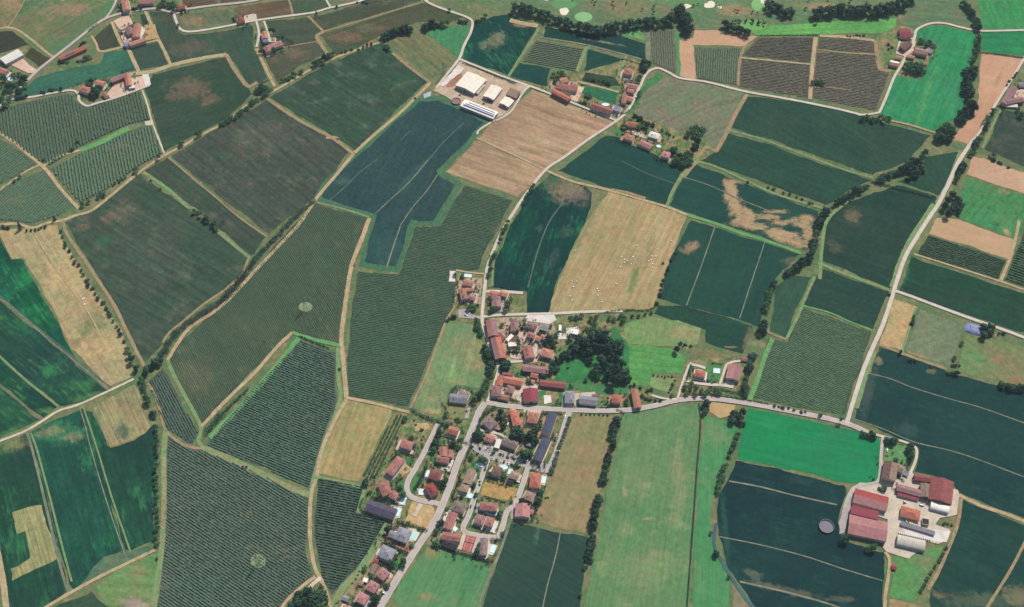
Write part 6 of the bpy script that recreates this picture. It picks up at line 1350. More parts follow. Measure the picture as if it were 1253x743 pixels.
tree((101,250), 8, 'a', 'tree at the orchard corner by the road'); tree((108,246), 7, 'd', 'second tree at the orchard corner by the road')
tree_line([(118,241),(128,235)], 3, 7, 'ad', 'tree at the orchard foot', 'the orchard corner', None)
bush_line([(136,229),(154,215)], 5, 5, 'bush under the orchard foot', 'the near end', None); tree((166,208), 9, 'a', 'round tree on the tan road by two tracks'); tree((194,192), 8, 'f', 'upright tree at the thin track junction')
tree((53,195), 6, 'h', 'little conifer at the orchard crossing'); tree((24,216), 6, 'a', 'small tree on the orchard track'); bush((17,222), 7, 'wide bush on the orchard track'); tree((95,172), 7, 'd', 'small tree over the bright grass strip'); bush((89,182), 8, 'dark round bush at the grass strip end')
bush((65,195), 4, 'low bush on the orchard crossing track'); bush((184,221), 4, 'first small bush on the grassy strip'); bush((196,231), 5, 'second small bush on the grassy strip')
tree_line([(236,256),(246,263),(256,270),(265,280)], 7, 8, 'abce', 'dark tree on the grassy strip', 'its far end', 'clump on the grassy strip')
tree_line([(218,178),(224,174)], 2, 8, 'ad', 'tree beside the tan road below the brown-hearted field', 'the thin track', None)
tree_line([(241,165),(247,160)], 3, 8, 'ac', 'tree at the foot of the brown-hearted field', 'the near end', None)
tree_line([(268,153),(280,146),(294,138),(305,128),(314,120)], 17, 7, 'abd', 'dark tree along the tan hedge road', 'the near end', 'trees along the hedge road')
tree_line([(312,112),(318,108),(324,106),(330,108),(322,116)], 7, 10, 'abf', 'dark tree crowding the pond corner', 'the tan bend', 'trees at the pond corner')
tree_line([(343,100),(352,96),(362,90),(372,87)], 8, 7, 'ad', 'dark roadside tree beyond the pond', 'the pond', 'trees beyond the pond')
tree_line([(384,79),(392,74),(400,70),(408,66)], 7, 9, 'ac', 'tall dark tree on the hedge line', 'the pond side', 'trees on the hedge line')
bush_line([(415,66),(428,61),(436,60),(448,56),(458,52)], 7, 6, 'bush on the hedge line', 'the tall dark trees', 'bushes on the hedge line')
tree_line([(468,46),(474,42),(482,39),(490,36),(500,34)], 13, 11, 'abf', 'large dark tree in the thick hedge group', 'the hedge line', 'thick hedge group above the green field')
tree_line([(471,54),(478,60)], 3, 8, 'ab', 'dark tree at the olive triangle corner', 'the thick hedge', None)
tree_line([(516,34),(524,30),(530,29),(543,28),(550,29)], 7, 11, 'ab', 'dark round tree above the bright green wedge', 'the thick hedge', 'trees above the bright green wedge')
bush_line([(560,26),(573,26)], 4, 7, 'dark bush near the lane bend', 'the bright wedge', None)
tree((594,19), 8, 'a', 'lone tree above the dark green crop'); tree((550,12), 6, 'a', 'lone tree on the pale lane'); bush_line([(582,26),(590,23)], 3, 6, 'bush at the head of the dark green crop', 'the lane', None)
bush_line([(436,4),(445,2),(452,2)], 3, 6, 'small tree-like bush at the upper lane end', 'the lane corner', None); tree((387,16), 6, 'h', 'small conifer on the upper lane'); tree((412,8), 5, 'a', 'small tree where two upper lanes meet')
# western corner woodlots
for i, p in enumerate([(4,96),(10,104),(18,102),(25,98),(30,104),(22,110),(14,114),(6,110),(2,120),(10,122),(16,92),(24,90),(6,128),(-2,104),(30,96)]): tree(p, 10 * random.uniform(.85, 1.2), random.choice('abd'), f'dark garden tree by the pale round pool, {ordinal(i + 1)} from the white hall side' if 0 else 'dark tree merging into the corner garden grove', 'corner garden grove')
for i, p in enumerate([(200,3),(206,5),(211,4),(196,6),(214,9)]): tree(p, 11, 'ab'[i % 2], 'big dark tree beside the small red house', 'trees beside the small red house')
for i, p in enumerate([(108,104),(114,109),(119,112),(112,116),(120,107),(110,100)]): tree(p, 11, 'ab'[i % 2], 'huge dark garden tree between the two pink houses', 'garden trees of the walled farm')
bush_line([(20,120),(33,117)], 5, 6, 'dark lane bush below the green strip', 'the road fork', None); bush_line([(48,113),(62,110),(76,109)], 6, 6, 'dark hedge bush on the pale lane', 'the road', None)
bush_line([(72,77),(84,75)], 4, 6, 'bush before the long red roof', 'the road', None); tree((104,70), 9, 'a', 'dark tree at the mauve shed'); tree((109,69), 8, 'b', 'second dark tree beyond the mauve shed')
bush_line([(96,56),(105,50)], 4, 6, 'bush beside the country road', 'the red roof', None); tree((147,10), 7, 'f', 'dark upright tree by the tall salmon house'); bush_line([(160,11),(172,10)], 4, 6, 'low hedge bush before the dusty pink barn', 'the salmon house', None); bush_line([(148,39),(150,40)], 1, 5, 'small bush in the pale pink yard', 'the gate', None)
tree((218,31), 6, 'a', 'tree on the short link of the upper lane'); bush_line([(222,12),(228,13)], 2, 5, 'bush beside the small red house', 'the lane', None)
tree((321,36), 6, 'a', 'small tree by the narrow salmon wing'); tree((335,61), 9, 'a', 'dark tree before the pink farmhouse'); tree((347,44), 5, 'f', 'slim tree on the farmhouse hedge'); bush_line([(330,36),(337,37)], 3, 5, 'bush in the farmhouse garden', 'the drive', None); bush_line([(316,63),(325,61)], 3, 5, 'bush at the farmhouse gate', 'the track', None); bush_line([(285,22),(289,26)], 3, 4, 'bush beside the bright red lane house', 'the field', None)
# lane with trees, village north
tree_line([(623,270),(617,282),(612,294)], 6, 7.5, 'ac', 'dark lane tree above the village', 'the far end', 'trees along the village lane')
tree_line([(606,308),(602,318),(599,328)], 6, 6.5, 'ae', 'dark lane tree near the northern houses', 'the far end', 'trees along the village lane')
tree_line([(655,222),(649,230),(645,238),(640,250)], 6, 6, 'ad', 'small lane tree beside the dark strip', 'the fork', 'trees beside the dark strip')
bush_line([(828,305),(822,318),(816,332),(811,345),(806,362)], 10, 5.5, 'dark bush at the golden stubble edge', 'the far end', 'bushes at the stubble edge')
bush((804,371), 7, 'dark bush at the stubble corner'); bush((811,322), 4, 'pale bush inside the stubble')
# far hamlet
for i, p in enumerate([(677,91),(684,90),(689,89),(680,99)]): tree(p, 8, 'adb'[i % 3], 'dark tree behind the salmon tower house', 'trees behind the hamlet farm')
bush_line([(714,96),(730,98),(748,102)], 8, 6, 'dark bush in the overgrown garden strip', 'the hamlet farm', 'bushes in the overgrown strip'); bush_line([(714,118),(722,117)], 4, 6, 'dark bush below the hamlet meadow', 'the farm yard', None); bush_line([(708,123),(720,128)], 4, 5, 'hedge bush in front of the long red house', 'the farm', None)
for i, p in enumerate([(788,74),(792,76),(790,82),(787,79)]): tree(p, 11, 'ab'[i % 2], 'dark tree at the hamlet lane bend', 'trees at the hamlet lane bend')
tree((783,94), 8, 'a', 'tree beside the pale hamlet drive'); tree((782,99), 7, 'd', 'tree beside the red-pink hamlet house'); bush_line([(778,120),(782,112)], 3, 5, 'bush on the hamlet lane', 'the fork', None)
bush_line([(774,140),(788,148),(800,154)], 9, 7, 'dark garden bush above the lane fork', 'the fork', 'bushes above the lane fork'); bush_line([(780,156),(792,155)], 5, 7, 'dark bush behind the salmon house', 'the house', None); tree((764,154), 9, 'd', 'green tree at the lane fork'); bush_line([(808,158),(826,168)], 6, 5, 'bush behind the white hip house', 'the house', None)
for i, p in enumerate([(846,158),(852,156),(858,160),(850,164),(856,166),(860,157),(842,163)]): tree(p, 10, 'adb'[i % 3], 'dark tree in the hamlet copse', 'hamlet copse')
for i, p in enumerate([(852,178),(848,184),(854,172)]): tree(p, 11, 'ac'[i % 2], 'tall dark tree below the hamlet copse', 'lower hamlet copse')
for i, p in enumerate([(832,190),(838,192),(844,196),(828,196),(836,200),(842,188),(824,184)]): tree(p, 12, 'gdg'[i % 3], 'large lighter green tree beside the red house', 'light trees beside the red house')
# far eastern side
for i, p in enumerate([(1109,79),(1115,78),(1121,78),(1127,81),(1111,85),(1117,86),(1123,87),(1129,87),(1120,82),(1126,85),(1113,82)]): tree(p, 10.5, 'abe'[i % 3], 'dark tree in the square copse by the far barns', 'square copse by the far barns')
for i, p in enumerate([(1126,49),(1131,50),(1137,52),(1142,55),(1134,55)]): tree(p, 9, 'ab'[i % 2], 'dark tree above the tan-mauve farmhouse', 'trees above the tan-mauve farmhouse')
bush_line([(1086,54),(1092,58),(1088,60)], 4, 5, 'garden bush west of the brown barn', 'the field', None); bush_line([(1034,44),(1060,43)], 6, 4, 'small bush on the bright strip edge', 'the track', None)
tree_line([(995,101),(1002,100),(1008,101)], 5, 8, 'ad', 'dark tree inside the brown vineyard', 'the track', 'clump in the brown vineyard')
for i, p in enumerate([(1056,145),(1062,143),(1068,146),(1074,145),(1082,147),(1087,144),(1078,143)]): tree(p, 8.5, 'ab'[i % 2], 'dark tree in the lane-end thicket', 'lane-end thicket')
# great belt on the east
tree_line([(1176,2),(1182,6),(1188,14)], 6, 9, 'ac', 'dark tree at the head of the eastern belt', 'the far edge', 'eastern tree belt')
tree_line([(1190,14),(1194,24),(1197,34)], 9, 10, 'abf', 'dark tree beyond the white lane crossing', 'the far end', 'eastern tree belt')
tree_line([(1197,44),(1196,56),(1194,66),(1192,74)], 10, 9, 'acf', 'slim dark belt tree beside bright green', 'the white lane', 'eastern tree belt')
tree_line([(1190,80),(1187,90),(1184,100),(1187,110),(1190,118)], 17, 13, 'abf', 'large belt tree between green and bare field', 'the far end', 'eastern tree belt', 3)
tree_line([(1192,126),(1186,134),(1180,141),(1172,147)], 13, 12, 'abf', 'large belt tree above the belt foot', 'the far end', 'eastern tree belt', 3)
tree_line([(1162,152),(1155,156),(1150,163),(1160,166),(1168,158)], 13, 13, 'bdg', 'broad belt tree at the belt foot', 'the bare field', 'eastern tree belt', 3)
tree_line([(1143,168),(1150,171),(1158,169)], 4, 9, 'ab', 'dark tree at the lane below the belt', 'the green field', None)
tree_line([(1217,134),(1212,142),(1208,150),(1207,158)], 6, 9, 'ace', 'dark tree between bare field and courtyard farm', 'the farm', 'trees below the courtyard farm')
tree_line([(1202,164),(1196,172),(1193,181),(1188,190)], 10, 9, 'abe', 'dark tree beside the northbound lane', 'the far end', 'trees beside the northbound lane')
tree_line([(1180,200),(1174,210),(1170,220)], 9, 9, 'abe', 'dark tree beside the green patchy field', 'the far end', 'trees beside the patchy field')
for i, p in enumerate([(1166,238),(1172,243),(1160,246),(1168,250),(1176,249),(1156,252),(1164,256),(1173,256),(1160,262)]): tree(p, 11, 'abc'[i % 3], 'tall dark tree in the lane copse above the tan strip', 'lane copse above the tan strip')
bush_line([(1206,190),(1218,196),(1236,204)], 5, 6, 'bush at the head of the bare strip', 'the lane', None); tree((1216,190), 9, 'a', 'dark tree at the head of the bare strip'); bush_line([(1246,88),(1238,96),(1230,106)], 6, 5, 'bush on the courtyard farm lane', 'the far end', None); tree((1250,140), 10, 'a', 'dark tree at the courtyard farm edge'); tree((1246,134), 8, 'b', 'dark tree before the courtyard farm')
# wooded stream
tree_line([(1133,186),(1128,192)], 4, 8, 'ac', 'dark stream tree at the stream head', 'the far end', 'wooded stream')
for i, p in enumerate([(1112,200),(1118,196),(1124,200),(1120,206),(1114,208),(1108,206),(1122,212),(1128,206),(1114,214)]): tree(p, 11, 'abf'[i % 3], 'tall dark tree in the stream copse', 'stream copse')
tree_line([(1104,208),(1092,212),(1082,216),(1072,222)], 12, 9, 'abe', 'dark stream tree above the field corner', 'the stream copse', 'wooded stream')
tree_line([(1062,227),(1052,231),(1042,236),(1032,242),(1022,249)], 14, 9, 'ace', 'dark stream tree beside two dark fields', 'the far end', 'wooded stream')
tree_line([(1012,255),(1006,265),(1003,274),(1000,284)], 13, 9, 'abe', 'dark stream tree beside the sandy hook', 'the far end', 'wooded stream')
tree_line([(998,292),(996,302),(993,311),(990,318)], 12, 9, 'abe', 'dark stream tree below the sandy hook', 'the far end', 'wooded stream')
tree_line([(984,318),(977,325),(968,330),(962,334)], 12, 10, 'abf', 'broad dark stream tree at the stream bend', 'the far end', 'wooded stream')
tree_line([(949,346),(944,356),(939,368),(937,380)], 10, 8, 'ace', 'dark tree on the green field edge', 'the far end', 'wooded stream')
tree_line([(935,394),(933,404),(930,412)], 7, 9, 'ab', 'dark tree near the crop corner', 'the far end', 'wooded stream')
tree_line([(922,432),(917,446),(915,460),(911,472),(913,486)], 16, 8, 'abe', 'dark tree beside the villa barn', 'the far end', 'trees beside the villa barn')
bush_line([(937,228),(960,236),(980,243),(1000,252)], 8, 4.5, 'dark bush above the sandy crop', 'the grass track', 'bushes above the sandy crop'); bush((915,223), 5, 'single bush at the sandy hook'); bush((897,224) if 0 else (1088,360), 5, 'dark bush at the crossroads of the side lane')
# eastern bush rows
bush_line([(1119,385),(1115,398)], 3, 5.5, 'dark bush between bare strip and pasture', 'the side lane', None); tree((1102,431), 7, 'h', 'dark conifer at the bare strip foot'); bush_line([(1112,440),(1121,441)], 3, 6, 'dark bush at the pasture foot', 'the conifer', None); bush((1139,449), 4, 'small bush at the pasture foot corner')
bush_line([(1160,456),(1172,457)], 4, 7, 'dark bush above the very dark crop', 'the pasture', None); tree((1168,438), 6, 'a', 'dark tree on the pasture edge'); tree((1177,420), 6, 'a', 'small dark tree below the lavender mound'); bush_line([(1164,446),(1176,447)], 3, 4, 'low bush on the pasture edge', 'the pasture', None)
for i, p in enumerate([(1204,400),(1210,406),(1204,410),(1212,400)]): tree(p, 11, 'ab'[i % 2], 'large dark tree beside the lavender mound', 'trees beside the lavender mound')
bush_line([(1222,408),(1231,408)], 3, 5, 'bush beyond the lavender mound', 'the mound', None)
tree_line([(1222,470),(1232,472),(1242,474),(1256,475)], 8, 9, 'abe', 'dark tree at the rusty meadow foot', 'the west end', 'trees at the rusty meadow foot')
# crossroads and farm
bush_line([(944,496),(955,499),(973,502),(988,505)], 7, 4.5, 'small bush above the east road', 'the village side', 'bushes above the east road'); tree((1004,508), 5.5, 'a', 'small tree on the east road'); bush((1029,513), 5, 'bush at the crossroads'); tree((1026,519), 6, 'b', 'dark tree at the crossroads corner')
tree_line([(1056,530),(1064,531),(1072,533)], 6, 8, 'abe', 'dark tree on the farm lane', 'the crossroads', 'trees on the farm lane')
tree_line([(1083,537),(1090,539),(1097,540)], 5, 7.5, 'abe', 'dark tree above the farm lawn', 'the crossroads', 'trees on the farm lane')
tree_line([(1112,545),(1116,553),(1115,562)], 6, 8, 'abf', 'tall dark tree beside the farm lawn', 'the far end', 'trees on the farm lane')
tree((1034,659), 11, 'a', 'large dark tree at the rose barn corner'); tree((1068,670), 10, 'd', 'lighter green tree below the rose barn'); tree((1063,672), 8, 'a', 'darker tree below the rose barn'); tree((1082,597), 8, 'a', 'dark tree behind the red stepped barn'); bush((1076,598), 6, 'bush behind the red stepped barn'); bush((1069,586), 4, 'bush on the farm drive bend')  # the pair below the rose barn differs in leaf tone
for i, p in enumerate([(1158.5,670),(1154,678),(1150,685),(1145,692),(1140,700),(1135,708),(1131,716),(1127,722)]): tree(p, 5.2, 'ad'[i % 2], f'small paddock edge tree, {ordinal(i + 1)} from the farm yard', 'row of small paddock trees')
bush_line([(1152,640),(1166,642)], 4, 3.5, 'low bush on the farm weed patch', 'the yard', None)
# meadow borders
tree_line([(756,512),(752,522),(749,534),(750,546)], 13, 9, 'abf', 'large dark border tree of the green meadow', 'the east road', 'border trees of the green meadow')
tree_line([(745,556),(742,568),(740,580),(736,592)], 13, 8.5, 'ace', 'dark border tree beside the dry field', 'the far end', 'border trees of the green meadow')
tree_line([(733,606),(730,616),(728,630),(725,644)], 14, 9, 'abf', 'dark border tree along the lower dry field', 'the far end', 'border trees of the green meadow')
tree_line([(724,656),(723,670),(721,682)], 10, 8, 'abe', 'dark border tree beside the slanting-lined crop', 'the far end', 'border trees of the green meadow')
tree((716.5,694), 7, 'b', 'last dark border tree standing apart'); tree((710.5,728), 5, 'a', 'tiny lone tree low on the meadow edge')
tree_line([(866,490),(864,498),(862,506)], 5, 8, 'abf', 'tall dark tree beside the sandy yard', 'the road', 'trees beside the sandy yard')
for i, p in enumerate([(898,506),(904,510),(909,505),(896,514),(906,516)]): tree(p, 10, 'abc'[i % 3], 'dark tree between sandy yard and vivid crop', 'copse between sandy yard and vivid crop')
tree_line([(904,528),(900,538),(896,548),(892,558)], 8, 6.5, 'ae', 'dark tree on the stream bank', 'the vivid crop', 'stream bank trees')
tree_line([(888,566),(884,580),(880,592),(877,604)], 9, 7, 'abe', 'dark tree beside the very dark crop', 'the vivid crop', 'stream bank trees')
tree((870,652), 5, 'a', 'small tree at the stream bend'); tree_line([(874,674),(878,680)], 2, 7, 'ab', 'dark tree at the lower stream bend', 'the bend', None); tree((892,706), 5, 'a', 'small tree low on the stream')
# village park
for i, p in enumerate([(717,420),(724,416),(732,414),(740,416),(746,420),(728,424),(736,424),(744,428),(752,424),(757,420),(758,430),(750,434),(720,430),(712,428),(704,427),(755,438),(762,446),(756,452),(748,450),(740,446),(733,450),(728,456),(744,458),(764,456),(766,464),(758,462),(750,466),(736,440),(722,440),(700,426),(706,421),(711,416),(697,431),(733,408),(741,410)]): tree(p, (14.5 if i < 14 else 12) * random.uniform(.85, 1.15), random.choice('abcf'), 'dark tree in the crowded village park grove', 'village park grove')
tree((732,461), 7.5, 'f', 'dark upright tree standing before the park grove'); tree((717,464), 7, 'd', 'small open-crowned tree on the park lawn'); bush((695,450), 4, 'small bush alone on the park lawn')
for i, p in enumerate([(677,446),(682,441),(688,437),(680,450),(675,452),(692,434)]): tree(p, 9.5, 'ab'[i % 2], 'dark tree on the western park edge', 'western park edge')
for i, p in enumerate([(723,390),(730,388),(727,396),(746,389),(752,390),(760,386),(764,389),(762,393),(720,402),(726,404),(712,386),(700,388),(706,388)]): tree(p, 7.5, 'adb'[i % 3], 'garden tree along the golden stubble lane', 'trees along the stubble lane')
for i, p in enumerate([(774,387),(782,386),(790,384),(797,382)]): bush(p, 5.5, f'bush on the hedge line of the pale meadow, {ordinal(i + 1)} from the village', 'pale meadow hedge line')
tree((828,428), 9, 'c', 'very dark tree in the small hedged corner'); bush_line([(830,420),(846,423)], 5, 4.5, 'hedge bush by the very dark tree', 'the tree', None)
bush_line([(826,464),(822,474),(818,482)], 6, 4, 'hedge bush of the square pasture', 'the far end', None); tree((822,484), 6, 'a', 'dark tree at the villa drive mouth')
bush_line([(797,459),(812,460),(826,462)], 6, 3, 'low bush on the square pasture top edge', 'the west', None)
for i, p in enumerate([(838,474),(845,476),(852,473),(846,469),(858,478),(866,478),(874,479),(840,481),(850,482),(862,483),(880,481)]): tree(p, 7.5, 'adb'[i % 3], 'dark roadside tree below the villa', 'roadside trees below the villa')
for i, p in enumerate([(772,472),(776,470),(784,474),(793,478),(797,476),(790,487),(796,488),(802,489),(808,490),(786,484)]): bush(p, 6, f'bush around the long salmon barn, {ordinal(i + 1)} of the group from its far end', 'bushes around the salmon barn')
bush_line([(766,488),(766,496)], 3, 5, 'slim dark bush beside the orange hip house', 'its far end', None)
for i, x in enumerate([711.5,717,722.5,727.5,733,738,743.5]): bush((x, 507 + .1 * i), 3.4, f'little round bush along the dry field top, {ordinal(i + 1)} from the street', 'little bushes along the dry field')
for i, p in enumerate([(697,511.5),(694.6,518.5),(692.4,525.5),(690,532.6),(687.4,539.6),(685,546),(682.6,554),(680,561.5),(677.8,569),(675.4,575.5)]): tree(p, 6.2 if i < 8 else 8, 'ad'[i % 2], f'round street tree beside the dry field, {ordinal(i + 1)} from the east road', 'street trees of the wide street')
# mown meadow tree belt
tree_line([(583,392),(585,404),(589,412)], 9, 7, 'abe', 'dark tree at the village bend', 'the far end', 'trees beside the village meadow')
tree_line([(592,424),(597,436),(601,446),(600,458)], 16, 8, 'abf', 'tall dark tree between meadow and street', 'the far end', 'trees beside the village meadow')
tree_line([(597,466),(592,476),(586,484),(580,487)], 13, 7.5, 'abe', 'dark tree below the meadow edge', 'the far end', 'trees beside the village meadow')
bush_line([(546,392),(553,388),(559,387)], 5, 6, 'dark bush at the vineyard tip', 'the vineyard', None)
# estate gardens
GT = [((486,556),6,'a','dark tree at the vine strip head'),((447,590),7,'a','dark tree at the straw field corner'),((543,590),9,'b','round dark tree between red hip houses'),((460,733),9,'a','dark round tree beside the lowest estate house'),((474,649),7,'f','upright tree at the grey villa corner'),((479.5,689),8,'d','tree in front of the grey villa lawn'),((485,680),5,'a','small tree on the grey villa lawn'),((493.5,687),7,'a','dark tree at the grey villa gate'),((494,691),6,'d','second tree at the grey villa gate'),((504,668),4.5,'a','tiny tree beside the covered pool'),((474.5,717),5.5,'a','dark tree beside the middle red house'),((446,696),5,'d','small tree behind the solar house'),((454,705),4,'d','little garden tree behind the middle red house'),((546,506.5),6,'a','dark tree in the dry villa garden'),((560,513),5,'b','second dark tree in the dry villa garden'),((583,531),10,'d','spreading tree by the fork drive'),((587,533),9,'a','dark tree by the fork drive'),
 ((612,505),8,'f','tall dark tree between two orange houses'),((613,513),7,'f','second tall dark tree between two orange houses'),((616,520),7,'d','third tree between two orange houses'),((632,527),11,'a','big dark tree behind the orange house'),((637,533),10,'b','second big dark tree behind the orange house'),((628,533),9,'a','third big dark tree behind the orange house'),((649,533),10,'a','big dark tree behind the salmon hip house'),((653,538),9,'b','second big dark tree behind the salmon hip house'),((656,525),8,'d','green tree beside the upper slate terrace'),((661,521),6,'g','lighter tree beside the upper slate terrace'),((641,556),10,'a','dark tree overhanging the car park'),((648,556),7,'g','light tree beside the lower slate terrace'),((657,556),5,'g','light hedge tree at the lower terrace'),((577,558.5),6,'a','dark tree at the car park corner'),((589,562),7,'d','tree by the oval lawn pool'),((593,563),6,'a','second tree by the oval lawn pool'),((605,541),5,'a','small tree beside the white flat hall'),
 ((555,543),7,'a','dark hedge tree by the angular pink house'),((561,546),6,'b','second dark hedge tree by the angular pink house'),((538,530),7,'f','tall hedge tree along the inner street'),((533,541),8,'a','dark garden tree behind the angular pink house'),((530,550),7,'d','green garden tree behind the angular pink house'),((614,578),6,'a','tree beside the brown hip house'),((600,580),5,'a','small tree behind the brown hip house'),((617,582),6,'d','dark tree by the tan corner house'),((632,568),6,'d','green garden tree by the small square pool'),((580,593),5,'a','small tree beside the long tan house'),((583,605),5,'d','tree beside the oval street pool'),((566,606),5,'a','dark tree below the tan front wing'),((611,628),5,'a','tree beside the deep blue pool'),((661,603),8,'a','dark tree below the orange-red villa'),((659,611),8,'d','dark tree beside the tan hip house'),((639,614),8,'a','dark tree behind the corner house'),((646.5,618),7,'b','second dark tree behind the corner house'),((632,624),5,'d','small tree by the loop street'),((615,653),4.5,'a','small tree at the loop corner'),((607,661),5,'i','hedge conifer at the last villa'),((584,675),7,'a','dark tree beside the last villa'),((586,668),6,'f','second dark tree beside the last villa'),((580,680),5,'i','conifer at the tennis court corner'),((540,640),7,'a','dark garden tree at the junction'),((534,650),6,'d','garden tree at the meadow corner'),((532,665),6,'a','dark tree at the meadow corner'),((536,667),6,'b','second dark tree at the meadow corner'),((626,614),3.6,'a','tiny dark tree on the sandy lot'),
 ((493,606),7,'d','tree beside the rose wing'),((490,596),6,'a','tree in the rose house garden'),((470,618),6,'d','hedge tree behind the purple block'),((463,606),6,'d','green tree behind the rose house'),((504,535),5,'a','tree in the corner garden'),((508,545),5,'d','hedge tree of the square rose house'),((496,512),6,'a','tree at the vineyard corner')]
trees_at([(p, d * 1.25, k, l) for p, d, k, l in GT])
for i, p in enumerate([(578.5,546.4),(587.3,549.1),(584.6,555.2),(603.4,553.8),(612.2,555.8),(607.4,562.6),(620.9,559.2),(616.9,565.2),(629,561.9),(626.3,568.6),(635,571.3),(641.7,565.5),(650.5,566.8),(659.2,570.9)]):
    bush(p, 4.6 if i != 3 else 6.5, f'small dark tree planted in the car park, {ordinal(i + 1)} from the street corner', 'small trees of the car park')
# old village gardens
OT = [((614.5,397),5.5,'d','round garden tree beside the farm roofs'),((642,397.5),7,'d','green tree at the lane head'),((632.5,406),6,'f','dark tree behind the brown-pink house'),((634.5,418),6,'c','dark tree in the alley'),((634,427),6,'a','second dark tree in the alley'),((672,415),9,'a','round dark tree behind the orange roofs'),((677,419),8,'d','green tree behind the orange roofs'),((624,428),6,'d','tree in the middle yard'),((630,428),6,'a','dark tree in the middle yard'),((620,446),11,'a','big dark tree at the street widening'),((616,449),8,'b','second dark tree at the street widening'),((671,425),5,'a','dark tree behind the pink hip house'),((681,409),6,'a','dark tree beside the white courtyard'),((698,413),7,'d','tree below the white house'),((709,412),8,'a','dark tree beside the white house'),((648,466),6,'d','garden tree beside the small pink house'),((664,460),6,'a','dark tree behind the dark red hall'),((669,456),6,'g','light garden tree behind the hall'),((632,460),5,'d','small tree behind the orange roof'),((602,368),6,'a','tree by the northern lane'),((604,377),7,'d','green garden tree north of the lane'),((600,381),6,'a','dark garden tree north of the lane'),((622,371),6,'a','dark tree at the crop edge'),((618,380),6,'d','garden tree by the golden lane'),((580,376),7,'d','green tree below the long salmon house'),((574,377),6,'a','dark tree below the long salmon house'),((563,358),5,'a','hedge tree at the long salmon house'),((557,336),5,'a','dark tree at the concrete pad'),((565,338),5,'d','garden tree by the northern pool'),((598,336),6,'a','dark tree at the lane head of the north end'),((612,364),5,'a','dark tree between the northern houses'),((595,392),4,'a','small dark tree at the lane corner'),((674,399),4,'d','garden tree by the pale roof')]
trees_at([(p, d * 1.25, k, l) for p, d, k, l in OT])
bush_line([(590,491),(600,499),(606,497)], 1, 5, 'bush at the village fork', 'x', None) if 0 else None

# hedges
def hedge(pts, w, h, label, mi=0, dens=1.5, name='hedge'):
    w *= 1.25; h *= 1.3; P = smooth([at(x, y, h * .5) for x, y in pts], 6); V = []; cs, rs = [], []
    L = sum((b - a).length for a, b in zip(P, P[1:])); n = max(4, int(L / (w * .45)))
    acc = 0; k = 0
    for a, b in zip(P, P[1:]):
        l = (b - a).length
        while k * L / n <= acc + l and k <= n:
            t = (k * L / n - acc) / max(l, 1e-6); p = a + (b - a) * t
            cs.append((p.x + random.uniform(-.12, .12) * w, p.y + random.uniform(-.12, .12) * w, h * random.uniform(.42, .6))); rs.append(w * random.uniform(.4, .62)); k += 1
        acc += l
    v = leaf_quads(cs, rs, int(max(120, L * w * dens)), min(.6, w * .3), min(1.2, h * .5 / (w * .5)))
    v[:, 2] = np.clip(v[:, 2], 0.02, None)
    o = link(name, quads_mesh(name, v, LEAF[mi])); tag(o, label, 'hedge'); return o
hedge([(196,436),(203,424),(212,411),(224,400),(240,388),(256,378),(266,372)], 9, 3.6, 'overgrown stream hedge above the stream junction', 3, 3)
hedge([(268,370),(278,360),(290,347),(300,334),(308,322)], 9, 3.6, 'overgrown stream hedge in the middle of the stream', 3, 3)
hedge([(310,320),(322,306),(336,292),(350,276),(364,262)], 8, 3.4, 'overgrown stream hedge beside the broad vineyard', 3, 3)
hedge([(366,260),(376,252),(384,246)], 7, 3, 'last stretch of overgrown stream hedge near the blue-green crop', 3, 3)
hedge([(252,528),(258,520),(264,514),(272,506)], 8, 5, 'dark bushy hedge end at the track fork', 0, 3)
hedge([(273,505),(284,494),(294,485),(304,475)], 3.5, 2.4, 'thin dark hedge above the lush bank', 0, 3)
hedge([(366,411),(380,417),(392,422),(402,426)], 2.6, 2, 'thin dark hedge at the vineyard head', 0, 3)
bush((415.5,451), 5, 'dark bush on the grassy verge'); bush((301,572), 4, 'bush in the grass strip'); bush((297,571), 4, 'smaller bush in the grass strip'); bush((433,325), 3, 'dot-like bush at the long track head'); bush((508,120), 4, 'bush on the crop track'); bush((413,170), 3.5, 'bush on the bare track spot'); bush((534,212), 3, 'bush at the crop notch')
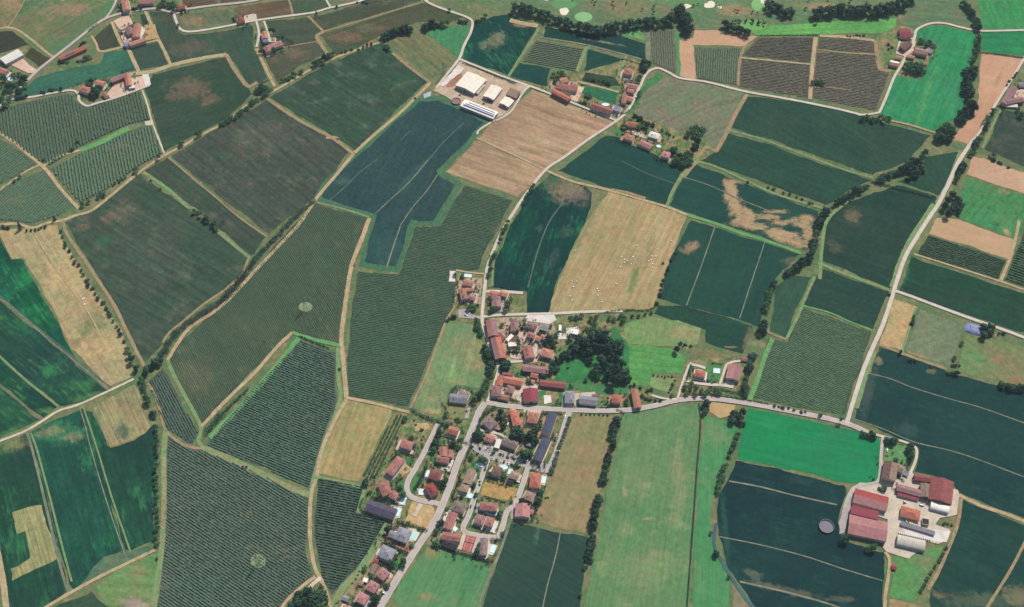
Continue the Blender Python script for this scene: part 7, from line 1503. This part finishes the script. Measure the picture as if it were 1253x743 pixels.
for pts, w, h, lab in [
 ([(1066,222),(1090,228),(1115,234),(1142,241)],3.4,2.4,'dark hedge on the thin stream branch'),
 ([(503,501),(515,508),(530,513),(545,519),(556,524)],4,3.5,'long dark hedge behind the corner garden'),
 ([(523,568),(518,580),(512,590),(507,597)],4.5,5,'tall dark hedge along the inner street'),
 ([(539,520),(532,536),(526,548)],3,3,'hedge beside the upper inner street'),
 ([(487,638),(500,641),(512,645),(521,648)],4.5,3.2,'thick hedge below the sandy lot'),
 ([(472,665),(484,670),(498,677)],3.8,3,'thick hedge below the brick driveway'),
 ([(464,689),(474,696),(484,703)],2,2,'thin hedge of the solar house'),
 ([(444,610),(441,622),(452,630),(470,636),(480,639)],2.4,2,'hedge round the purple block'),
 ([(485,552),(496,555),(508,558)],3,2.4,'hedge above the long pink house'),
 ([(455,609),(468,613),(486,616)],3,2.6,'hedge between the rose house and purple block'),
 ([(487,588),(494,584)],3,2.4,'short hedge by the rose wing'),
 ([(562,538),(572,543)],4,3,'dark hedge opposite the angular pink house'),
 ([(577,545),(572,557),(567,568)],2.6,2.4,'hedge along the main street below the car park'),
 ([(564,580),(558,596),(553,610)],2.6,2.4,'hedge along the main street by the tan house'),
 ([(585,524),(588,514),(594,505),(606,499)],4.5,3.4,'dark hedge curving round the fork garden'),
 ([(664,505.5),(676,505.5),(688,506.5)],2.6,2.2,'hedge above the slate terraces'),
 ([(664,506),(660,514),(656,522)],2.6,2.4,'hedge beside the upper slate terrace'),
 ([(652,546),(649,556),(646,562)],2.6,2.4,'green hedge beside the lower slate terrace'),
 ([(650,575),(660,579),(669,581)],2.6,2,'hedge above the orange-red villa'),
 ([(597,563),(593,576)],2.6,2.2,'hedge beside the brown hip house'),
 ([(537,668),(555,674),(575,680),(592,686),(602,688)],3,2.6,'dark hedge along the mown field'),
 ([(601,659),(612,661)],3.4,3,'hedge above the last pool'),
 ([(663,606),(656.5,621),(651,637)],3,2.6,'hedge along the dry field'),
 ([(586,627),(600,632),(612,634)],2.6,2.4,'hedge below the blue deck'),
 ([(593,607),(606,611),(618,614)],2,2,'low hedge below the sandy lot behind the car park'),
 ([(596,588),(610,592),(622,596)],2,2,'low hedge above the sandy lot behind the car park'),
 ([(734,498.8),(748,498.6)],1.8,1.4,'low roadside hedge by the orange hip house'),
 ([(664,440),(676,440)],2.4,2,'hedge below the pink hip house'),
 ([(622,431),(634,432)],2.4,2,'hedge below the cream canopy'),
 ([(622,488),(636,492)],2.6,2,'hedge of the roadside kitchen garden'),
 ([(846,446),(842,458),(840,466)],2.4,2,'hedge west of the villa'),
 ([(872,444),(885,445)],2.2,2,'hedge above the villa pool'),
 ([(868,474),(895,479),(912,484)],2.6,2.2,'hedge along the villa road'),
 ([(875,482),(905,488),(940,494)],2.4,2,'roadside hedge east of the villa'),
 ([(905,478),(911,484)],4,3,'dark hedge at the field gate'),
 ([(756,502),(764,505)],3,2.4,'hedge at the meadow head'),
 ([(740,382),(762,379),(790,380),(800,376)],2.4,2,'hedge below the golden stubble'),
 ([(576,97),(586,101)],1.2,1,'low weeds beside the largest cream barn') if 0 else ([(606,93),(618,97),(630,102)],3.4,2.6,'dark hedge along the white farm lane'),
 ([(566,78),(585,84),(606,92)],1.8,1.6,'thin hedge along the far farm lane'),
 ([(700,123),(716,129),(740,140)],2.2,2,'hedge in front of the hamlet houses'),
 ([(757,137),(764,139),(770,134)],2.6,2,'hedge round the fork garden of the hamlet'),
 ([(762,72),(776,76),(786,80)],1.8,1.6,'thin dark hedge above the salmon hip house'),
 ([(328,98),(318,101)],3,2.4,'hedge at the tan bend'),
 ([(930,43),(960,43),(1000,43)],1.6,1.4,'thin dark hedge along the bright strip'),
 ([(1200,64),(1225,67),(1254,71)],2.2,1.6,'thin dark hedge above the bare field'),
 ([(1198,40),(1199,52),(1199,62)],2.4,2,'dark hedge at the lane crossing'),
 ([(118,29),(108,38)],2.6,2,'hedge along the country road'),
 ([(337,45),(346,44)],3,2.4,'hedge of the pink farmhouse'),
]: hedge(pts, w, h, lab, random.choice([0, 0, 1, 3]), 3.2)
# gap-filling garden shrubs inside the settlements
bush_line([(505,512),(512,522),(520,530),(515,540)], 6, 3.4, 'small shrub in the corner garden', 'the hedge', None)
bush_line([(556,512),(566,516)], 3, 3.4, 'small shrub in the villa front garden', 'the street', None)
bush_line([(455,600),(449,606)], 3, 4, 'shrub by the rose house wall', 'the house', None)
bush_line([(430,716),(440,700),(448,690)], 6, 3.2, 'kitchen garden shrub behind the lower houses', 'the near end', None)
bush_line([(436,738),(430,744)], 3, 3.2, 'shrub at the lowest garden', 'the house', None)
bush_line([(600,506),(606,510),(610,528)], 4, 4, 'shrub in the fork garden', 'the road', None)
bush_line([(735,492),(742,496),(746,486)], 6, 3, 'kitchen garden shrub beside the orange hip house', 'the workshop', None)
bush_line([(620,396),(622,404)], 2, 3, 'shrub in the farm roof yard', 'the lane', None)
bush_line([(862,466),(870,468),(878,466)], 5, 3, 'shrub on the villa lawn', 'the villa', None)
bush_line([(585,580),(588,594)], 4, 3, 'shrub along the loop street', 'the car park', None)
bush_line([(560,628),(558,640)], 3, 3, 'shrub beside the long pink terrace', 'the junction', None)
bush_line([(662,608),(672,610)], 3, 3.4, 'shrub above the tan hip house', 'the street', None)
for i, p in enumerate([(365,728),(372,726),(379,724),(386,726),(392,732),(388,738),(380,732),(372,734),(364,738),(358,742),(378,742),(392,744),(386,746),(368,746)]): tree(p, 11, 'abfd'[i % 4], 'dark tree in the grove at the white track end', 'grove at the white track end')
tree_line([(391,714),(397,724),(402,738)], 5, 5.5, 'cf', 'slim tree lining the white track', 'the fork', 'slim trees lining the white track')

# low garden planting between the dwellings: a continuous cover nobody would count
cs, rs = [], []
for (x, y, L, W, rz, cat, label) in HOUSES:
    if cat not in ('house', 'villa', 'terrace', 'farmhouse'): continue
    for k in range(34):
        a = random.uniform(0, 6.28); q = random.uniform(1.15, 2.0); lx, ly = math.cos(a) * (L / 2 + 3.5) * q, math.sin(a) * (W / 2 + 3.5) * q
        px, py = x + lx * math.cos(rz) - ly * math.sin(rz), y + lx * math.sin(rz) + ly * math.cos(rz)
        if any((px - kx) ** 2 + (py - ky) ** 2 < kr * kr for kx, ky, kr in KEEP): continue
        if any(np.min((R_[:, 0] - px) ** 2 + (R_[:, 1] - py) ** 2) < (w / 2 + 2.0) ** 2 for R_, w in ROADS): continue
        if any(abs((px - hx) * math.cos(hr) + (py - hy) * math.sin(hr)) < hl / 2 + 1.2 and abs(-(px - hx) * math.sin(hr) + (py - hy) * math.cos(hr)) < hw / 2 + 1.2 for hx, hy, hl, hw, hr, _, _ in HOUSES): continue
        r = random.uniform(.8, 2.2); cs.append((px, py, r * .8 + .6)); rs.append(r)
v = leaf_quads(cs, rs, 26 * len(cs), .45, .8); v[:, 2] = np.clip(v[:, 2], .05, None)
tag(link('garden_shrubbery', quads_mesh('garden_shrubbery', v, LEAF[0])), 'low shrubbery filling the gardens between the houses', 'shrubbery', None, 'stuff')

# far woodland belts that read as one mass
def woodland(label, spots, d, keys):
    V, F, n0 = [], [], 0
    for (x, y), s_ in spots:
        cs, rs = [], []; H = d * s_
        for k in range(8):
            a = random.uniform(0, 6.28); r = random.uniform(0, .36) * H; cs.append((math.cos(a) * r, math.sin(a) * r, H * random.uniform(.45, .95))); rs.append(H * random.uniform(.17, .26))
        v = leaf_quads(cs, rs, 260, .075 * H, .9); c = at(x, y, H * .5); v = v + np.array([c.x, c.y, 0]); V.append(v)
    o = link('woodland', quads_mesh('woodland', np.concatenate(V), LEAF[keys])); tag(o, label, 'woodland', None, 'stuff')
def spots(pts, n, w, lo=.8, hi=1.25): return [((x + random.uniform(-w, w), y + random.uniform(-w * .7, w * .7)), random.uniform(lo, hi)) for x, y in along(pts, n, 0)]
woodland('dark woodland belt along the edge of the golf land', spots([(625,8),(640,12),(655,16),(670,20),(685,26),(700,30),(715,34),(728,38),(745,36),(765,32),(785,29),(805,27),(825,24)], 105, 4), 12, 0)
woodland('round dark wood above the bare tan field', spots([(828,12),(836,18),(842,28),(840,40)], 30, 6), 13, 0)
woodland('dark belt of trees between golf land and bright strip', spots([(885,30),(895,34),(905,37),(918,40)], 24, 2.5), 10, 0)
woodland('thick dark wood north of the bright strip', spots([(936,6),(948,10),(962,16),(975,18)], 26, 5), 11, 3)
woodland('long dark wood beyond the bright strip', spots([(998,19),(1012,14),(1030,12),(1050,13),(1070,14),(1088,12),(1104,5),(1118,-3)], 85, 5), 13, 0)
woodland('scattered dark scrub on the golf land', spots([(700,4),(760,6),(800,12),(880,4),(930,16),(1000,3),(1080,4)], 30, 7, .35, .6), 10, 0)
woodland('low dark scrub behind the bright oval green', spots([(886,26),(910,26),(940,28)], 16, 2.5, .4, .7), 10, 0)
plant_trees()
# ------------------------------------------------------------------ the summer air between the viewer and the land
hm = bpy.data.materials.new('haze_air'); hm.use_nodes = True; ht = hm.node_tree; ht.nodes.clear()
hv = ht.nodes.new('ShaderNodeVolumePrincipled'); ho = ht.nodes.new('ShaderNodeOutputMaterial')
hv.inputs['Color'].default_value = (.72, .86, 1.0, 1); hv.inputs['Density'].default_value = HAZE; hv.inputs['Anisotropy'].default_value = .0
ht.links.new(hv.outputs[0], ho.inputs['Volume'])
G = Geo(); G.box(-4300, 4300, -2700, 5300, -1.2, CAM.z + 25); tag(G.build('haze', hm), 'thin pale summer haze over the farmland', 'haze', None, 'stuff')
